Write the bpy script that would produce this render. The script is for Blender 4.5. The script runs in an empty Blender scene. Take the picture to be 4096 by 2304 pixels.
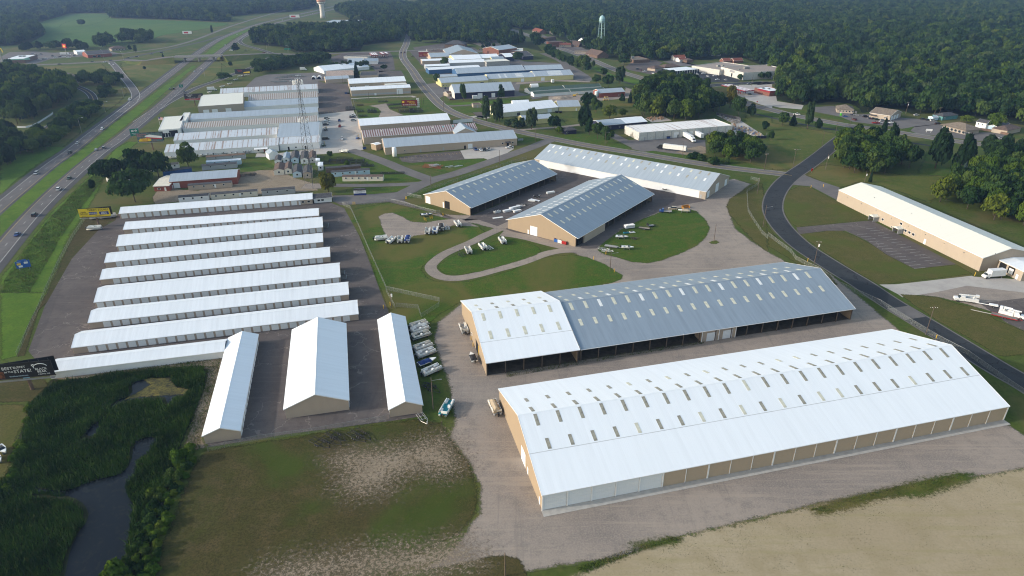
import bpy, bmesh, math, random
import numpy as np
from mathutils import Vector, Matrix
from mathutils.geometry import tessellate_polygon

# ---------------------------------------------------------------- camera, sky, sun, exposure
sc = bpy.context.scene
COL = sc.collection
PITCH, ROLL, CAMZ, FPX = 26.47, 0.27, 120.0, 2640.0
cd = bpy.data.cameras.new('camera'); cam = bpy.data.objects.new('camera', cd); COL.objects.link(cam)
cd.sensor_fit = 'HORIZONTAL'; cd.sensor_width = 36.0; cd.lens = 36.0*FPX/4096; cd.clip_start = 1.0; cd.clip_end = 20000
cam.matrix_world = Matrix.Translation((0,0,CAMZ)) @ Matrix.Rotation(math.radians(90-PITCH),4,'X') @ Matrix.Rotation(math.radians(-ROLL),4,'Z')
sc.camera = cam
SUN_EL, SHADOW_ANG = 19.5, 9.5           # shadows run 9.5 degrees left of +X
sd = Vector((-math.cos(math.radians(SHADOW_ANG)), -math.sin(math.radians(SHADOW_ANG)), math.tan(math.radians(SUN_EL)))).normalized()
world = bpy.data.worlds.new('World'); sc.world = world; world.use_nodes = True
wn = world.node_tree.nodes; wl = world.node_tree.links
sky = wn.new('ShaderNodeTexSky'); sky.sky_type = 'NISHITA'; sky.sun_disc = False
sky.sun_elevation = math.radians(SUN_EL); sky.sun_rotation = math.atan2(sd.x, sd.y)
sky.air_density = 1.5; sky.dust_density = 2.6; sky.ozone_density = 1.2
wn['Background'].inputs['Strength'].default_value = 0.15
wl.new(sky.outputs['Color'], wn['Background'].inputs['Color'])
sl = bpy.data.lights.new('sun', 'SUN'); sl.energy = 2.0; sl.angle = math.radians(0.6); sl.color = (1.0, 0.965, 0.915)
so = bpy.data.objects.new('sun', sl); COL.objects.link(so); so.rotation_euler = sd.to_track_quat('Z','Y').to_euler()
vs = sc.view_settings; vs.view_transform = 'Standard'; vs.look = 'None'; vs.exposure = 0.85; vs.gamma = 1.0; vs.use_curve_mapping = False
sc.cycles.max_bounces = 6; sc.cycles.diffuse_bounces = 2; sc.cycles.glossy_bounces = 2; sc.cycles.transparent_max_bounces = 24
sc.cycles.volume_bounces = 0; sc.cycles.filter_width = 1.1; sc.cycles.use_denoising = True

# ---------------------------------------------------------------- helpers
RND = random.Random(7)
UP = Vector((0,0,1))
def smooth(me):
    me.polygons.foreach_set('use_smooth', [True]*len(me.polygons))
class MB:
    def __init__(s): s.v=[]; s.f=[]; s.m=[]
    def add(s, vs, fs, m=0):
        o=len(s.v); s.v+= [tuple(q) for q in vs]; s.f+=[tuple(i+o for i in f) for f in fs]; s.m+=[m]*len(fs); return s
    def box(s,x0,x1,y0,y1,z0,z1,m=0):
        return s.add([(x0,y0,z0),(x1,y0,z0),(x1,y1,z0),(x0,y1,z0),(x0,y0,z1),(x1,y0,z1),(x1,y1,z1),(x0,y1,z1)],
            [(0,3,2,1),(4,5,6,7),(0,1,5,4),(1,2,6,5),(2,3,7,6),(3,0,4,7)],m)
    def frus(s,x0,x1,y0,y1,z0,a0,a1,b0,b1,z1,m=0):
        return s.add([(x0,y0,z0),(x1,y0,z0),(x1,y1,z0),(x0,y1,z0),(a0,b0,z1),(a1,b0,z1),(a1,b1,z1),(a0,b1,z1)],
            [(0,3,2,1),(4,5,6,7),(0,1,5,4),(1,2,6,5),(2,3,7,6),(3,0,4,7)],m)
    def prism(s,pts,y0,y1,m=0):           # profile in XZ extruded along Y
        n=len(pts); vs=[(x,y0,z) for x,z in pts]+[(x,y1,z) for x,z in pts]
        fs=[tuple(range(n)), tuple(range(2*n-1,n-1,-1))]+[(i,i+n,(i+1)%n+n,(i+1)%n) for i in range(n)]
        return s.add(vs,fs,m)
    def prismx(s,pts,x0,x1,m=0):          # profile in YZ extruded along X
        n=len(pts); vs=[(x0,y,z) for y,z in pts]+[(x1,y,z) for y,z in pts]
        fs=[tuple(range(n-1,-1,-1)), tuple(range(n,2*n))]+[((i+1)%n,(i+1)%n+n,i+n,i) for i in range(n)]
        return s.add(vs,fs,m)
    def tube(s,p0,p1,r0,r1=None,n=8,m=0,cap=True):
        p0=Vector(p0); p1=Vector(p1); r1=r0 if r1 is None else r1
        d=(p1-p0).normalized(); a=d.orthogonal().normalized(); b=d.cross(a)
        vs=[]
        for p,r in ((p0,r0),(p1,r1)):
            for i in range(n):
                t=2*math.pi*i/n; vs.append(p+a*(r*math.cos(t))+b*(r*math.sin(t)))
        fs=[(i,(i+1)%n,(i+1)%n+n,i+n) for i in range(n)]
        if cap: fs+=[tuple(range(n-1,-1,-1)),tuple(range(n,2*n))]
        return s.add(vs,fs,m)
    def lathe(s,prof,n=16,m=0,c=(0,0)):
        vs=[]; fs=[]
        for r,z in prof:
            for i in range(n):
                t=2*math.pi*i/n; vs.append((c[0]+r*math.cos(t),c[1]+r*math.sin(t),z))
        for k in range(len(prof)-1):
            for i in range(n): fs.append((k*n+i,k*n+(i+1)%n,(k+1)*n+(i+1)%n,(k+1)*n+i))
        fs.append(tuple(range(n-1,-1,-1))); fs.append(tuple(range((len(prof)-1)*n,len(prof)*n)))
        return s.add(vs,fs,m)
    def me(s,name,mats,sm=False):
        me=bpy.data.meshes.new(name); me.from_pydata(s.v,[],s.f)
        for q in (mats if isinstance(mats,(list,tuple)) else [mats]): me.materials.append(q)
        me.polygons.foreach_set('material_index',s.m)
        if sm: smooth(me)
        me.update(); return me
    def build(s,name,mats,parent=None,sm=False,**k): return link(name,s.me(name,mats,sm),parent,**k)
def link(name,me,parent=None,loc=(0,0,0),rz=0,sca=None,rot=None):
    o=bpy.data.objects.new(name,me); COL.objects.link(o); o.parent=parent; o.location=loc
    o.rotation_euler = rot if rot else (0,0,rz)
    if sca is not None: o.scale = sca if isinstance(sca,(tuple,list)) else (sca,sca,sca)
    return o
def tag(o,label,cat,group=None):
    o['label']=label; o['category']=cat
    if group: o['group']=group
    return o
def thing(name,label,cat,loc=(0,0,0),rz=0,group=None,sca=None):
    return tag(link(name,None,None,loc,rz,sca),label,cat,group)
def struct(o): o['kind']='structure'; return o
def ang(a,b): return math.atan2(b[1]-a[1],b[0]-a[0])
def l3(p,z=0.0): return (p[0],p[1],z)

# ---------------------------------------------------------------- materials
MAT={}
def srgb(r,g,b):
    f=lambda c:(c/255/12.92 if c/255<=0.04045 else ((c/255+0.055)/1.055)**2.4)
    return (f(r),f(g),f(b),1)
class NT:
    def __init__(s,name):
        s.mat=bpy.data.materials.new(name); s.mat.use_nodes=True; s.n=s.mat.node_tree.nodes; s.l=s.mat.node_tree.links; s.b=s.n['Principled BSDF']; MAT[name]=s.mat
    def node(s,t,**k):
        n=s.n.new(t)
        for a,b in k.items(): setattr(n,a,b)
        return n
    def math(s,op,a,b=None,c=None,clamp=False):
        n=s.node('ShaderNodeMath',operation=op,use_clamp=clamp)
        for i,q in enumerate((a,b,c)):
            if q is None: continue
            if isinstance(q,(int,float)): n.inputs[i].default_value=q
            else: s.l.new(q,n.inputs[i])
        return n.outputs[0]
    def noise(s,vec,scale,detail=4,rough=.55,dist=0):
        n=s.node('ShaderNodeTexNoise'); n.inputs['Scale'].default_value=scale; n.inputs['Detail'].default_value=detail; n.inputs['Roughness'].default_value=rough; n.inputs['Distortion'].default_value=dist
        s.l.new(vec,n.inputs['Vector']); return n.outputs['Fac']
    def mix(s,f,a,b,blend='MIX'):
        n=s.node('ShaderNodeMix',data_type='RGBA',blend_type=blend)
        for i,q in ((0,f),(6,a),(7,b)):
            if isinstance(q,(int,float)): n.inputs[i].default_value=q
            elif isinstance(q,tuple): n.inputs[i].default_value=q if len(q)==4 else (*q,1)
            else: s.l.new(q,n.inputs[i])
        return n.outputs[2]
    def step(s,v,lo,hi):
        n=s.node('ShaderNodeMapRange'); n.interpolation_type='SMOOTHSTEP'; n.inputs[1].default_value=lo; n.inputs[2].default_value=hi; s.l.new(v,n.inputs[0]); return n.outputs[0]
    def scale(s,vec,sc_,rot=0):
        n=s.node('ShaderNodeMapping'); n.inputs['Scale'].default_value=sc_; n.inputs['Rotation'].default_value=(0,0,rot); s.l.new(vec,n.inputs[0]); return n.outputs[0]
    def pos(s): return s.node('ShaderNodeNewGeometry').outputs['Position']
    def obj(s): return s.node('ShaderNodeTexCoord').outputs['Object']
    def base(s,c):
        if isinstance(c,tuple): s.b.inputs['Base Color'].default_value=c
        else: s.l.new(c,s.b.inputs['Base Color'])
    def bump(s,h,strength,dist=.05):
        n=s.node('ShaderNodeBump'); n.inputs['Strength'].default_value=strength; n.inputs['Distance'].default_value=dist; s.l.new(h,n.inputs['Height']); s.l.new(n.outputs[0],s.b.inputs['Normal'])
    def rough(s,r,spec=None):
        s.b.inputs['Roughness'].default_value=r
        if spec is not None: s.b.inputs['Specular IOR Level'].default_value=spec
        return s.mat
def plain(name,c,r=.6,var=.12,metal=0,spec=.3):
    if name in MAT: return MAT[name]
    t=NT(name); c=c if len(c)==4 else (*c,1); d=tuple(q*(1-var*2) for q in c[:3])+(1,)
    f=t.noise(t.obj(),.7,5); t.base(t.mix(t.step(f,.3,.75),c,d)); t.b.inputs['Metallic'].default_value=metal
    return t.rough(r,spec)
def roofm(name,c,var=.06,rough=.5,spec=.25,streak=.08):
    # sheet-metal roof: panels run down the slope (vary along x), light dirt streaks and ribs
    t=NT(name); o=t.obj(); x=t.node('ShaderNodeSeparateXYZ'); t.l.new(o,x.inputs[0]); X=x.outputs[0]
    w=t.node('ShaderNodeTexWhiteNoise',noise_dimensions='1D'); t.l.new(t.math('FLOOR',t.math('DIVIDE',X,.92)),w.inputs['W'])
    st=t.noise(t.scale(o,(1.2,.06,.2)),1.0,5)
    big=t.noise(o,.05,3)
    k=t.math('ADD',t.math('MULTIPLY',w.outputs[0],var),t.math('ADD',t.math('MULTIPLY',t.step(st,.35,.8),streak),t.math('MULTIPLY',big,var)))
    dark=tuple(q*.55 for q in c[:3])+(1,)
    t.base(t.mix(k,c,dark))
    rib=t.math('PINGPONG',X,.23); t.bump(t.step(rib,.17,.23),.35,.03)
    return t.rough(rough,spec)
def rustm(name,c,rust,amt):
    t=NT(name); o=t.obj(); x=t.node('ShaderNodeSeparateXYZ'); t.l.new(o,x.inputs[0]); X=x.outputs[0]
    w=t.node('ShaderNodeTexWhiteNoise',noise_dimensions='1D'); t.l.new(t.math('FLOOR',t.math('DIVIDE',X,.85)),w.inputs['W'])
    big=t.noise(t.scale(o,(.05,.02,.05)),1,2); n=t.noise(t.scale(o,(1.5,.25,.3)),1,5)
    alt=t.math('GREATER_THAN',t.math('PINGPONG',X,.85),.42)
    f=t.math('MULTIPLY',t.step(t.math('ADD',t.math('MULTIPLY',w.outputs[0],.35),t.math('ADD',t.math('MULTIPLY',big,.55),t.math('MULTIPLY',n,.4))),.75-amt*.5,.95-amt*.5),t.math('ADD',t.math('MULTIPLY',alt,.7),.3))
    t.base(t.mix(f,c,rust)); return t.rough(.6,.2)
def sidingm(name,c,var=.06,per=.3):
    t=NT(name); o=t.obj(); n=t.noise(t.scale(o,(.6,.6,.25)),1,4); k=t.math('MULTIPLY',t.step(n,.3,.8),var*2)
    d=tuple(q*.6 for q in c[:3])+(1,); x=t.node('ShaderNodeSeparateXYZ'); t.l.new(o,x.inputs[0])
    rib=t.step(t.math('PINGPONG',t.math('ADD',x.outputs[0],x.outputs[1]),per*.5),per*.36,per*.5)
    t.base(t.mix(t.math('ADD',k,t.math('MULTIPLY',rib,.08)),c,d)); t.bump(rib,.3,.03)
    return t.rough(.6,.25)
def groundm(name,cols,s1=.03,s2=.35,fine=1.6,rough=.95,soft=True,streak=None,bump=.25,fmix=.35,rot=.25,dry=None,crack=None):
    # world-space ground: large patches (cols[0] to cols[1]), mid mottling (cols[2]), fine grain (cols[3])
    t=NT(name); p=t.pos()
    f1=t.step(t.noise(p,s1,5,.6,.6),.35,.65); c=t.mix(f1,cols[0],cols[1])
    f2=t.step(t.noise(p,s2,5,.6),.45,.7); c=t.mix(t.math('MULTIPLY',f2,.7),c,cols[2])
    f3=t.noise(p,fine,5,.75); c=t.mix(t.math('MULTIPLY',t.step(f3,.42,.62),fmix*1.5),c,cols[3]); f6=t.noise(p,fine*.3,6,.75); c=t.mix(t.math('MULTIPLY',t.step(f6,.5,.68),fmix),c,cols[2])
    if streak:
        f4=t.step(t.noise(t.scale(p,(.03,.55,1),rot),1,5,.65,.5),.48,.68); c=t.mix(t.math('MULTIPLY',f4,.6),c,streak); f4=t.step(t.noise(t.scale(p,(.5,.03,1),rot-.5),1,5,.65,.8),.55,.7); c=t.mix(t.math('MULTIPLY',f4,.35),c,cols[2])
    if dry:
        f5=t.step(t.noise(p,.018,4,.6,1.0),.48,.64); c=t.mix(t.math('MULTIPLY',f5,.8),c,dry)
    if crack:
        v=t.node('ShaderNodeTexVoronoi',feature='DISTANCE_TO_EDGE'); v.inputs['Scale'].default_value=crack[0]; w=t.node('ShaderNodeVectorMath',operation='ADD'); nn=t.node('ShaderNodeTexNoise'); nn.inputs['Scale'].default_value=.35; t.l.new(p,nn.inputs['Vector']); q=t.node('ShaderNodeVectorMath',operation='SCALE'); q.inputs['Scale'].default_value=6; t.l.new(nn.outputs['Color'],q.inputs[0]); t.l.new(p,w.inputs[0]); t.l.new(q.outputs[0],w.inputs[1]); t.l.new(w.outputs[0],v.inputs['Vector'])
        k=t.math('MULTIPLY',t.math('LESS_THAN',v.outputs['Distance'],crack[1]),t.step(f1,.3,.6)); c=t.mix(t.math('MULTIPLY',k,.7),c,crack[2])
    t.base(c); t.bump(f3,bump,.08); t.rough(rough,.1)
    if soft:
        a=t.node('ShaderNodeAttribute',attribute_name='edge'); tr=t.node('ShaderNodeBsdfTransparent'); mx=t.node('ShaderNodeMixShader')
        n=t.noise(p,1.1,8,.85); k=t.step(t.math('ADD',a.outputs['Fac'],t.math('MULTIPLY',t.math('SUBTRACT',n,.5),2.2)),.25,.75)
        k=t.math('MAXIMUM',k,t.math('GREATER_THAN',a.outputs['Fac'],.995))
        t.l.new(k,mx.inputs[0]); t.l.new(tr.outputs[0],mx.inputs[1]); t.l.new(t.b.outputs[0],mx.inputs[2]); t.l.new(mx.outputs[0],t.n['Material Output'].inputs['Surface'])
    return t.mat
def leafm(name,c0,c1,c2):
    t=NT(name); oi=t.node('ShaderNodeObjectInfo'); r=oi.outputs['Random']
    n=t.noise(t.obj(),.35,3); c=t.mix(t.step(r,.1,.9),c0,c1); c=t.mix(t.math('MULTIPLY',t.step(t.math('FRACT',t.math('MULTIPLY',r,7.31)),.7,1),.8),c,c2)
    c=t.mix(t.math('MULTIPLY',t.step(n,.4,.75),.55),c,c2)
    d=t.node('ShaderNodeBsdfDiffuse'); tl=t.node('ShaderNodeBsdfTranslucent'); mx=t.node('ShaderNodeMixShader'); mx.inputs[0].default_value=.22
    t.l.new(c,d.inputs['Color']); t.l.new(c,tl.inputs['Color']); t.l.new(d.outputs[0],mx.inputs[1]); t.l.new(tl.outputs[0],mx.inputs[2]); t.l.new(mx.outputs[0],t.n['Material Output'].inputs['Surface'])
    return t.mat
def paint(name,c,rough=.25,coat=.3,metal=0):
    if name in MAT: return MAT[name]
    t=NT(name); t.base(c if len(c)==4 else (*c,1)); t.b.inputs['Coat Weight'].default_value=coat; t.b.inputs['Metallic'].default_value=metal
    return t.rough(rough,.4)
def fencem(name,c,amt):
    t=NT(name); t.base(c); t.rough(.5)
    tr=t.node('ShaderNodeBsdfTransparent'); mx=t.node('ShaderNodeMixShader'); 
    p=t.obj(); x=t.node('ShaderNodeSeparateXYZ'); t.l.new(p,x.inputs[0]); s=t.math('ADD',x.outputs[0],x.outputs[2]); d=t.math('SUBTRACT',x.outputs[0],x.outputs[2])
    w=t.math('MAXIMUM',t.math('LESS_THAN',t.math('PINGPONG',s,.05),.05*amt),t.math('LESS_THAN',t.math('PINGPONG',d,.05),.05*amt))
    t.l.new(w,mx.inputs[0]); t.l.new(tr.outputs[0],mx.inputs[1]); t.l.new(t.b.outputs[0],mx.inputs[2]); t.l.new(mx.outputs[0],t.n['Material Output'].inputs['Surface'])
    return t.mat

W_ROOF=roofm('white_metal_roof',(.76,.80,.84,1),.13,.5,.25,.13)
W_ROOF2=roofm('bright_white_roof',(.78,.82,.86,1),.08,.5,.25,.08)
G_ROOF=roofm('grey_metal_roof',(.25,.31,.375,1),.16,.5,.35,.30)
B_ROOF=roofm('blue_grey_roof',(.36,.42,.48,1),.15,.5,.35,.25)
BEIGE_ROOF=roofm('beige_roof',(.66,.66,.60,1),.04,.7,.15,.06)
SHINGLE=plain('dark_shingle',(.075,.075,.082,1),.9,.2)
BROWN_SH=plain('brown_shingle',(.13,.09,.075,1),.9,.2)
TAN_SH=plain('tan_shingle',(.20,.165,.13,1),.9,.2)
GREEN_SH=plain('green_shingle',(.055,.095,.075,1),.9,.15)
RED_SH=plain('red_shingle',(.22,.07,.045,1),.9,.15)
RUST1=rustm('rusty_roof',(.50,.51,.51,1),(.24,.19,.155,1),.85)
RUST2=rustm('half_rusty_roof',(.50,.54,.58,1),(.26,.18,.14,1),.22)
RUST3=rustm('red_rust_roof',(.48,.49,.51,1),(.17,.085,.07,1),.9)
MEMB=rustm('patched_membrane',(.74,.72,.70,1),(.34,.22,.18,1),.12)
TAN=sidingm('tan_siding',(.32,.25,.175,1)); TAN_SHADED=sidingm('tan_siding_shade_side',(.43,.335,.24,1)); HOMEC=sidingm('home_cream',(.64,.59,.50,1)); TAN2=sidingm('beige_siding',(.42,.34,.27,1)); CREAM=sidingm('cream_siding',(.37,.315,.255,1))  # same tan paint twice: darker for sunlit gables, lighter for shaded sliding doors
WHITE_S=sidingm('white_siding',(.74,.74,.74,1)); BLUE_S=sidingm('blue_siding',(.035,.10,.22,1)); NAVY=sidingm('navy_siding',(.02,.022,.055,1))
YEL_S=sidingm('yellow_siding',(.55,.50,.24,1)); RED_S=sidingm('red_siding',(.24,.07,.05,1)); GREY_S=sidingm('grey_siding',(.36,.37,.38,1)); PALE_B=sidingm('pale_blue_siding',(.42,.55,.64,1))
BRICK=plain('red_brick',(.23,.10,.07,1),.9,.2); BRICK2=plain('brown_brick',(.17,.11,.08,1),.9,.2); CONC_W=plain('pale_block',(.58,.57,.53,1),.9,.1)
TRIMW=plain('white_trim',(.78,.78,.78,1),.5,.04); DOORW=sidingm('white_door',(.70,.72,.74,1),.05,.5); DOORG=sidingm('pale_grey_door',(.72,.74,.75,1),.05,.5)
DARK=plain('shade_and_black_paint',(.012,.012,.012,1),.95,.1); GLASS=paint('window_glass',(.015,.02,.025,1),.08,0)  # near-black that paints the shade inside doorways; also dark doors and billboard backs
SKYL=plain('fibreglass_skylight',(.62,.61,.50,1),.5,.15); SKYD=plain('dark_skylight',(.36,.345,.28,1),.5,.25); SKYC=plain('clear_skylight',(.74,.76,.76,1),.4,.1)
WOODP=plain('pole_wood',(.13,.10,.08,1),.9,.2); STEEL=plain('galvanised_steel',(.27,.28,.28,1),.45,.1,.6); BLACKM=plain('black_metal',(.018,.018,.02,1),.5,.1)
ALU=plain('bare_aluminium',(.55,.56,.57,1),.35,.1,.5); YELLOWP=plain('yellow_paint',(.62,.38,.03,1),.6,.1); RUBBER=plain('tyre_rubber',(.02,.02,.02,1),.8,.1)
CONC=plain('concrete',(.42,.40,.37,1),.9,.1); LIME=plain('lime_timber',(.25,.2,.14,1),.9,.2)
# ---------------------------------------------------------------- ground materials
ASPH=groundm('brown_asphalt',[(.085,.073,.071,1),(.115,.098,.092,1),(.070,.060,.060,1),(.14,.125,.115,1)],.04,.3,3.0,.9,False,streak=(.125,.108,.1,1),bump=.1,fmix=.2,crack=(.07,.012,(.19,.165,.15,1)))
ROADM=groundm('grey_asphalt',[(.125,.115,.113,1),(.155,.145,.14,1),(.11,.102,.10,1),(.18,.17,.16,1)],.05,.3,3.0,.9,False,bump=.1,fmix=.2)
DROAD=groundm('dark_asphalt',[(.030,.034,.040,1),(.042,.046,.051,1),(.026,.03,.035,1),(.06,.063,.065,1)],.05,.3,3.0,.85,False,bump=.1,fmix=.25,crack=(.09,.016,(.014,.015,.017,1)))
HWY=groundm('highway_asphalt',[(.105,.098,.098,1),(.135,.125,.125,1),(.09,.085,.087,1),(.15,.142,.14,1)],.05,.3,3.0,.85,False,bump=.1,fmix=.2)
SHLD=groundm('shoulder_asphalt',[(.062,.062,.066,1),(.08,.078,.08,1),(.055,.054,.058,1),(.10,.096,.095,1)],.05,.3,3.0,.85,False,bump=.1,fmix=.2)
CONCM=groundm('yard_concrete',[(.36,.335,.31,1),(.41,.385,.35,1),(.31,.29,.27,1),(.44,.41,.38,1)],.06,.3,3.0,.9,False,bump=.08,fmix=.2)
GRAV=groundm('gravel',[(.205,.175,.155,1),(.285,.24,.203,1),(.165,.145,.132,1),(.33,.28,.235,1)],.028,.2,2.4,.95,True,streak=(.33,.275,.225,1),bump=.3,fmix=.4)
DIRT=groundm('dirt',[(.21,.165,.115,1),(.25,.20,.145,1),(.15,.115,.07,1),(.30,.25,.19,1)],.04,.3,1.8,.95,True,bump=.3,fmix=.45)
FLAWN=groundm('parched_lawn',[(.098,.088,.026,1),(.075,.082,.018,1),(.125,.100,.040,1),(.045,.046,.014,1)],.04,.18,1.9,.95,True,dry=(.066,.086,.016,1),fmix=.45)
LAWN=groundm('lawn',[(.060,.105,.012,1),(.045,.105,.010,1),(.105,.105,.024,1),(.030,.050,.009,1)],.035,.22,1.7,.95,True,dry=(.115,.098,.030,1),fmix=.5)
MEAD=groundm('meadow',[(.090,.105,.020,1),(.060,.095,.015,1),(.135,.115,.036,1),(.04,.06,.014,1)],.03,.2,1.1,.95,True,dry=(.14,.112,.04,1),bump=.4)
LUSH=groundm('lush_verge',[(.085,.155,.012,1),(.055,.115,.010,1),(.105,.155,.018,1),(.032,.065,.008,1)],.05,.25,1.2,.95,True,bump=.4)
DRYL=groundm('dry_lawn',[(.068,.056,.020,1),(.055,.058,.015,1),(.10,.074,.035,1),(.032,.032,.011,1)],.04,.18,1.9,.95,True,dry=(.045,.070,.011,1),bump=.3,fmix=.5)
TANF=groundm('dry_field',[(.325,.265,.175,1),(.355,.295,.20,1),(.28,.23,.14,1),(.23,.185,.105,1)],.03,.12,1.6,.95,True,streak=(.28,.24,.13,1),bump=.25,fmix=.22)
CROP=groundm('crop_field',[(.050,.115,.020,1),(.075,.125,.024,1),(.04,.095,.018,1),(.035,.075,.015,1)],.006,.03,.3,.95,True,streak=(.085,.15,.04,1))
FLOOR=groundm('forest_floor',[(.020,.030,.010,1),(.026,.038,.012,1),(.018,.025,.009,1),(.014,.018,.007,1)],.05,.3,1,.95,True)
MUD=groundm('marsh_bed',[(.018,.026,.010,1),(.024,.032,.011,1),(.035,.03,.016,1),(.013,.018,.007,1)],.1,.4,1.5,.95,True)
BASE=groundm('open_grassland',[(.070,.095,.018,1),(.052,.085,.015,1),(.10,.098,.03,1),(.035,.052,.012,1)],.012,.08,.7,.95,False,dry=(.11,.095,.035,1))
WHITEL=plain('road_paint_white',(.52,.52,.50,1),.8,.15); YELL=plain('road_paint_yellow',(.48,.33,.09,1),.8,.15)
# ---------------------------------------------------------------- ground sheets
def resample(pts,step,closed=True):
    out=[]; n=len(pts)
    for i in range(n if closed else n-1):
        a=Vector(pts[i]); b=Vector(pts[(i+1)%n]); k=max(1,int((b-a).length/step))
        for j in range(k): out.append(a.lerp(b,j/k))
    if not closed: out.append(Vector(pts[-1]))
    return out
def chaikin(pts,it=2,closed=True):
    pts=[Vector(p) for p in pts]
    for _ in range(it):
        o=[]; n=len(pts)
        if not closed: o.append(pts[0])
        for i in range(n if closed else n-1):
            a=pts[i]; b=pts[(i+1)%n]; o+= [a.lerp(b,.25),a.lerp(b,.75)]
        if not closed: o.append(pts[-1])
        pts=o
    return pts
def patch(name,pts,mat,z,soft=0.0,rnd=0.0,curve=0):
    pts=chaikin(pts,curve) if curve else [Vector(p) for p in pts]
    ar=sum(pts[i].x*pts[(i+1)%len(pts)].y-pts[(i+1)%len(pts)].x*pts[i].y for i in range(len(pts)))
    if ar<0: pts=pts[::-1]
    rg=random.Random(sum(map(ord,name))+len(pts))
    if soft>0:
        pts=resample(pts,max(2.5,soft*1.2))
        n=len(pts); inn=[]; out=[]; A_=np.array([p[:] for p in pts]); B_=np.roll(A_,-1,0)
        for i in range(n):
            d=(pts[(i+1)%n]-pts[i-1]); nn=Vector((-d.y,d.x))
            if nn.length>0: nn.normalize()
            e=B_-A_; w=np.array(pts[i][:])-A_; den=nn.x*e[:,1]-nn.y*e[:,0]; den=np.where(abs(den)<1e-9,1e-9,den)
            tt=-(w[:,0]*e[:,1]-w[:,1]*e[:,0])/den; uu=-(w[:,0]*nn.y-w[:,1]*nn.x)/den; ok=(uu>=0)&(uu<=1)
            ti=tt[ok&(tt>.05)]; to=-tt[ok&(tt<-.05)]
            inn.append(pts[i]+nn*min(soft*rg.uniform(.6,1.3),.3*ti.min() if len(ti) else 9)); out.append(pts[i]-nn*min(soft*.6,.3*to.min() if len(to) else 9))
        tri=tessellate_polygon([[p.to_3d() for p in inn]])
        vs=[(p.x,p.y,z) for p in inn]+[(p.x,p.y,z-.004-.004*rg.random()) for p in out]; fs=[tuple(t) for t in tri]+[(i,i+n,(i+1)%n+n,(i+1)%n) for i in range(n)]
        ed=[1.0]*n+[0.0]*n
    else:
        tri=tessellate_polygon([[p.to_3d() for p in pts]]); vs=[(p.x,p.y,z) for p in pts]; fs=[tuple(t) for t in tri]; ed=[1.0]*len(pts)
    me=bpy.data.meshes.new(name); me.from_pydata(vs,[],fs); me.materials.append(mat)
    a=me.attributes.new('edge','FLOAT','POINT'); a.data.foreach_set('value',ed)
    bm=bmesh.new(); bm.from_mesh(me); bmesh.ops.recalc_face_normals(bm,faces=bm.faces)
    up=sum(f.normal.z*f.calc_area() for f in bm.faces)
    if up<0: bmesh.ops.reverse_faces(bm,faces=bm.faces)
    bm.to_mesh(me); bm.free(); me.update()
    return struct(link(name,me))
def blotch(name,pts,mat,z,soft,step=1.6):
    A_=np.array(pts); B_=np.roll(A_,-1,0); lo=A_.min(0)-soft; hi=A_.max(0)+soft; nx,ny=[max(2,int((hi[k]-lo[k])/step)) for k in (0,1)]
    X,Y=np.meshgrid(np.linspace(lo[0],hi[0],nx),np.linspace(lo[1],hi[1],ny)); Q=np.stack([X.ravel(),Y.ravel()],1); dm=np.full(len(Q),1e9); ins=np.zeros(len(Q),bool)
    for a,b in zip(A_,B_):
        e=b-a; t=np.clip(((Q-a)@e)/(e@e),0,1); dm=np.minimum(dm,np.linalg.norm(Q-a-t[:,None]*e,axis=1))
        c=(a[1]>Q[:,1])!=(b[1]>Q[:,1]); k=np.where(c,(b[0]-a[0])*(Q[:,1]-a[1])/(b[1]-a[1]+1e-12)+a[0],-1e9); ins^=c&(Q[:,0]<k)
    ed=np.clip(.5+np.where(ins,dm,-dm)/(2*soft),0,1); fs=[]
    for j in range(ny-1):
        for i in range(nx-1):
            q=(j*nx+i,j*nx+i+1,(j+1)*nx+i+1,(j+1)*nx+i)
            if max(ed[k] for k in q)>.02: fs.append(q)
    me=bpy.data.meshes.new(name); me.from_pydata([(x,y,z) for x,y in Q],[],fs); me.materials.append(mat); a=me.attributes.new('edge','FLOAT','POINT'); a.data.foreach_set('value',ed.astype(np.float32)*.99); me.update()
    return struct(link(name,me))
def offsets(line):
    n=len(line); out=[]
    for i in range(n):
        d=(line[min(i+1,n-1)]-line[max(i-1,0)]); d=d.to_2d() if len(d)==3 else d
        d.normalize(); out.append(Vector((-d.y,d.x)))
    return out
def strip(name,line,o0,o1,mat,z,zs=None,parent=None):
    ns=offsets([Vector(p[:2]) for p in line]); vs=[]; fs=[]
    for i,p in enumerate(line):
        zz=z+(zs[i] if zs else 0)
        for o in (o0,o1): vs.append((p[0]+ns[i].x*o,p[1]+ns[i].y*o,zz))
    for i in range(len(line)-1): fs.append((2*i,2*i+1,2*i+3,2*i+2) if o0>o1 else (2*i+1,2*i,2*i+2,2*i+3))
    me=bpy.data.meshes.new(name); me.from_pydata(vs,[],fs); me.materials.append(mat)
    a=me.attributes.new('edge','FLOAT','POINT'); a.data.foreach_set('value',[1.0]*len(vs)); me.update()
    o=link(name,me,parent)
    if not parent: struct(o)
    return o
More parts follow.
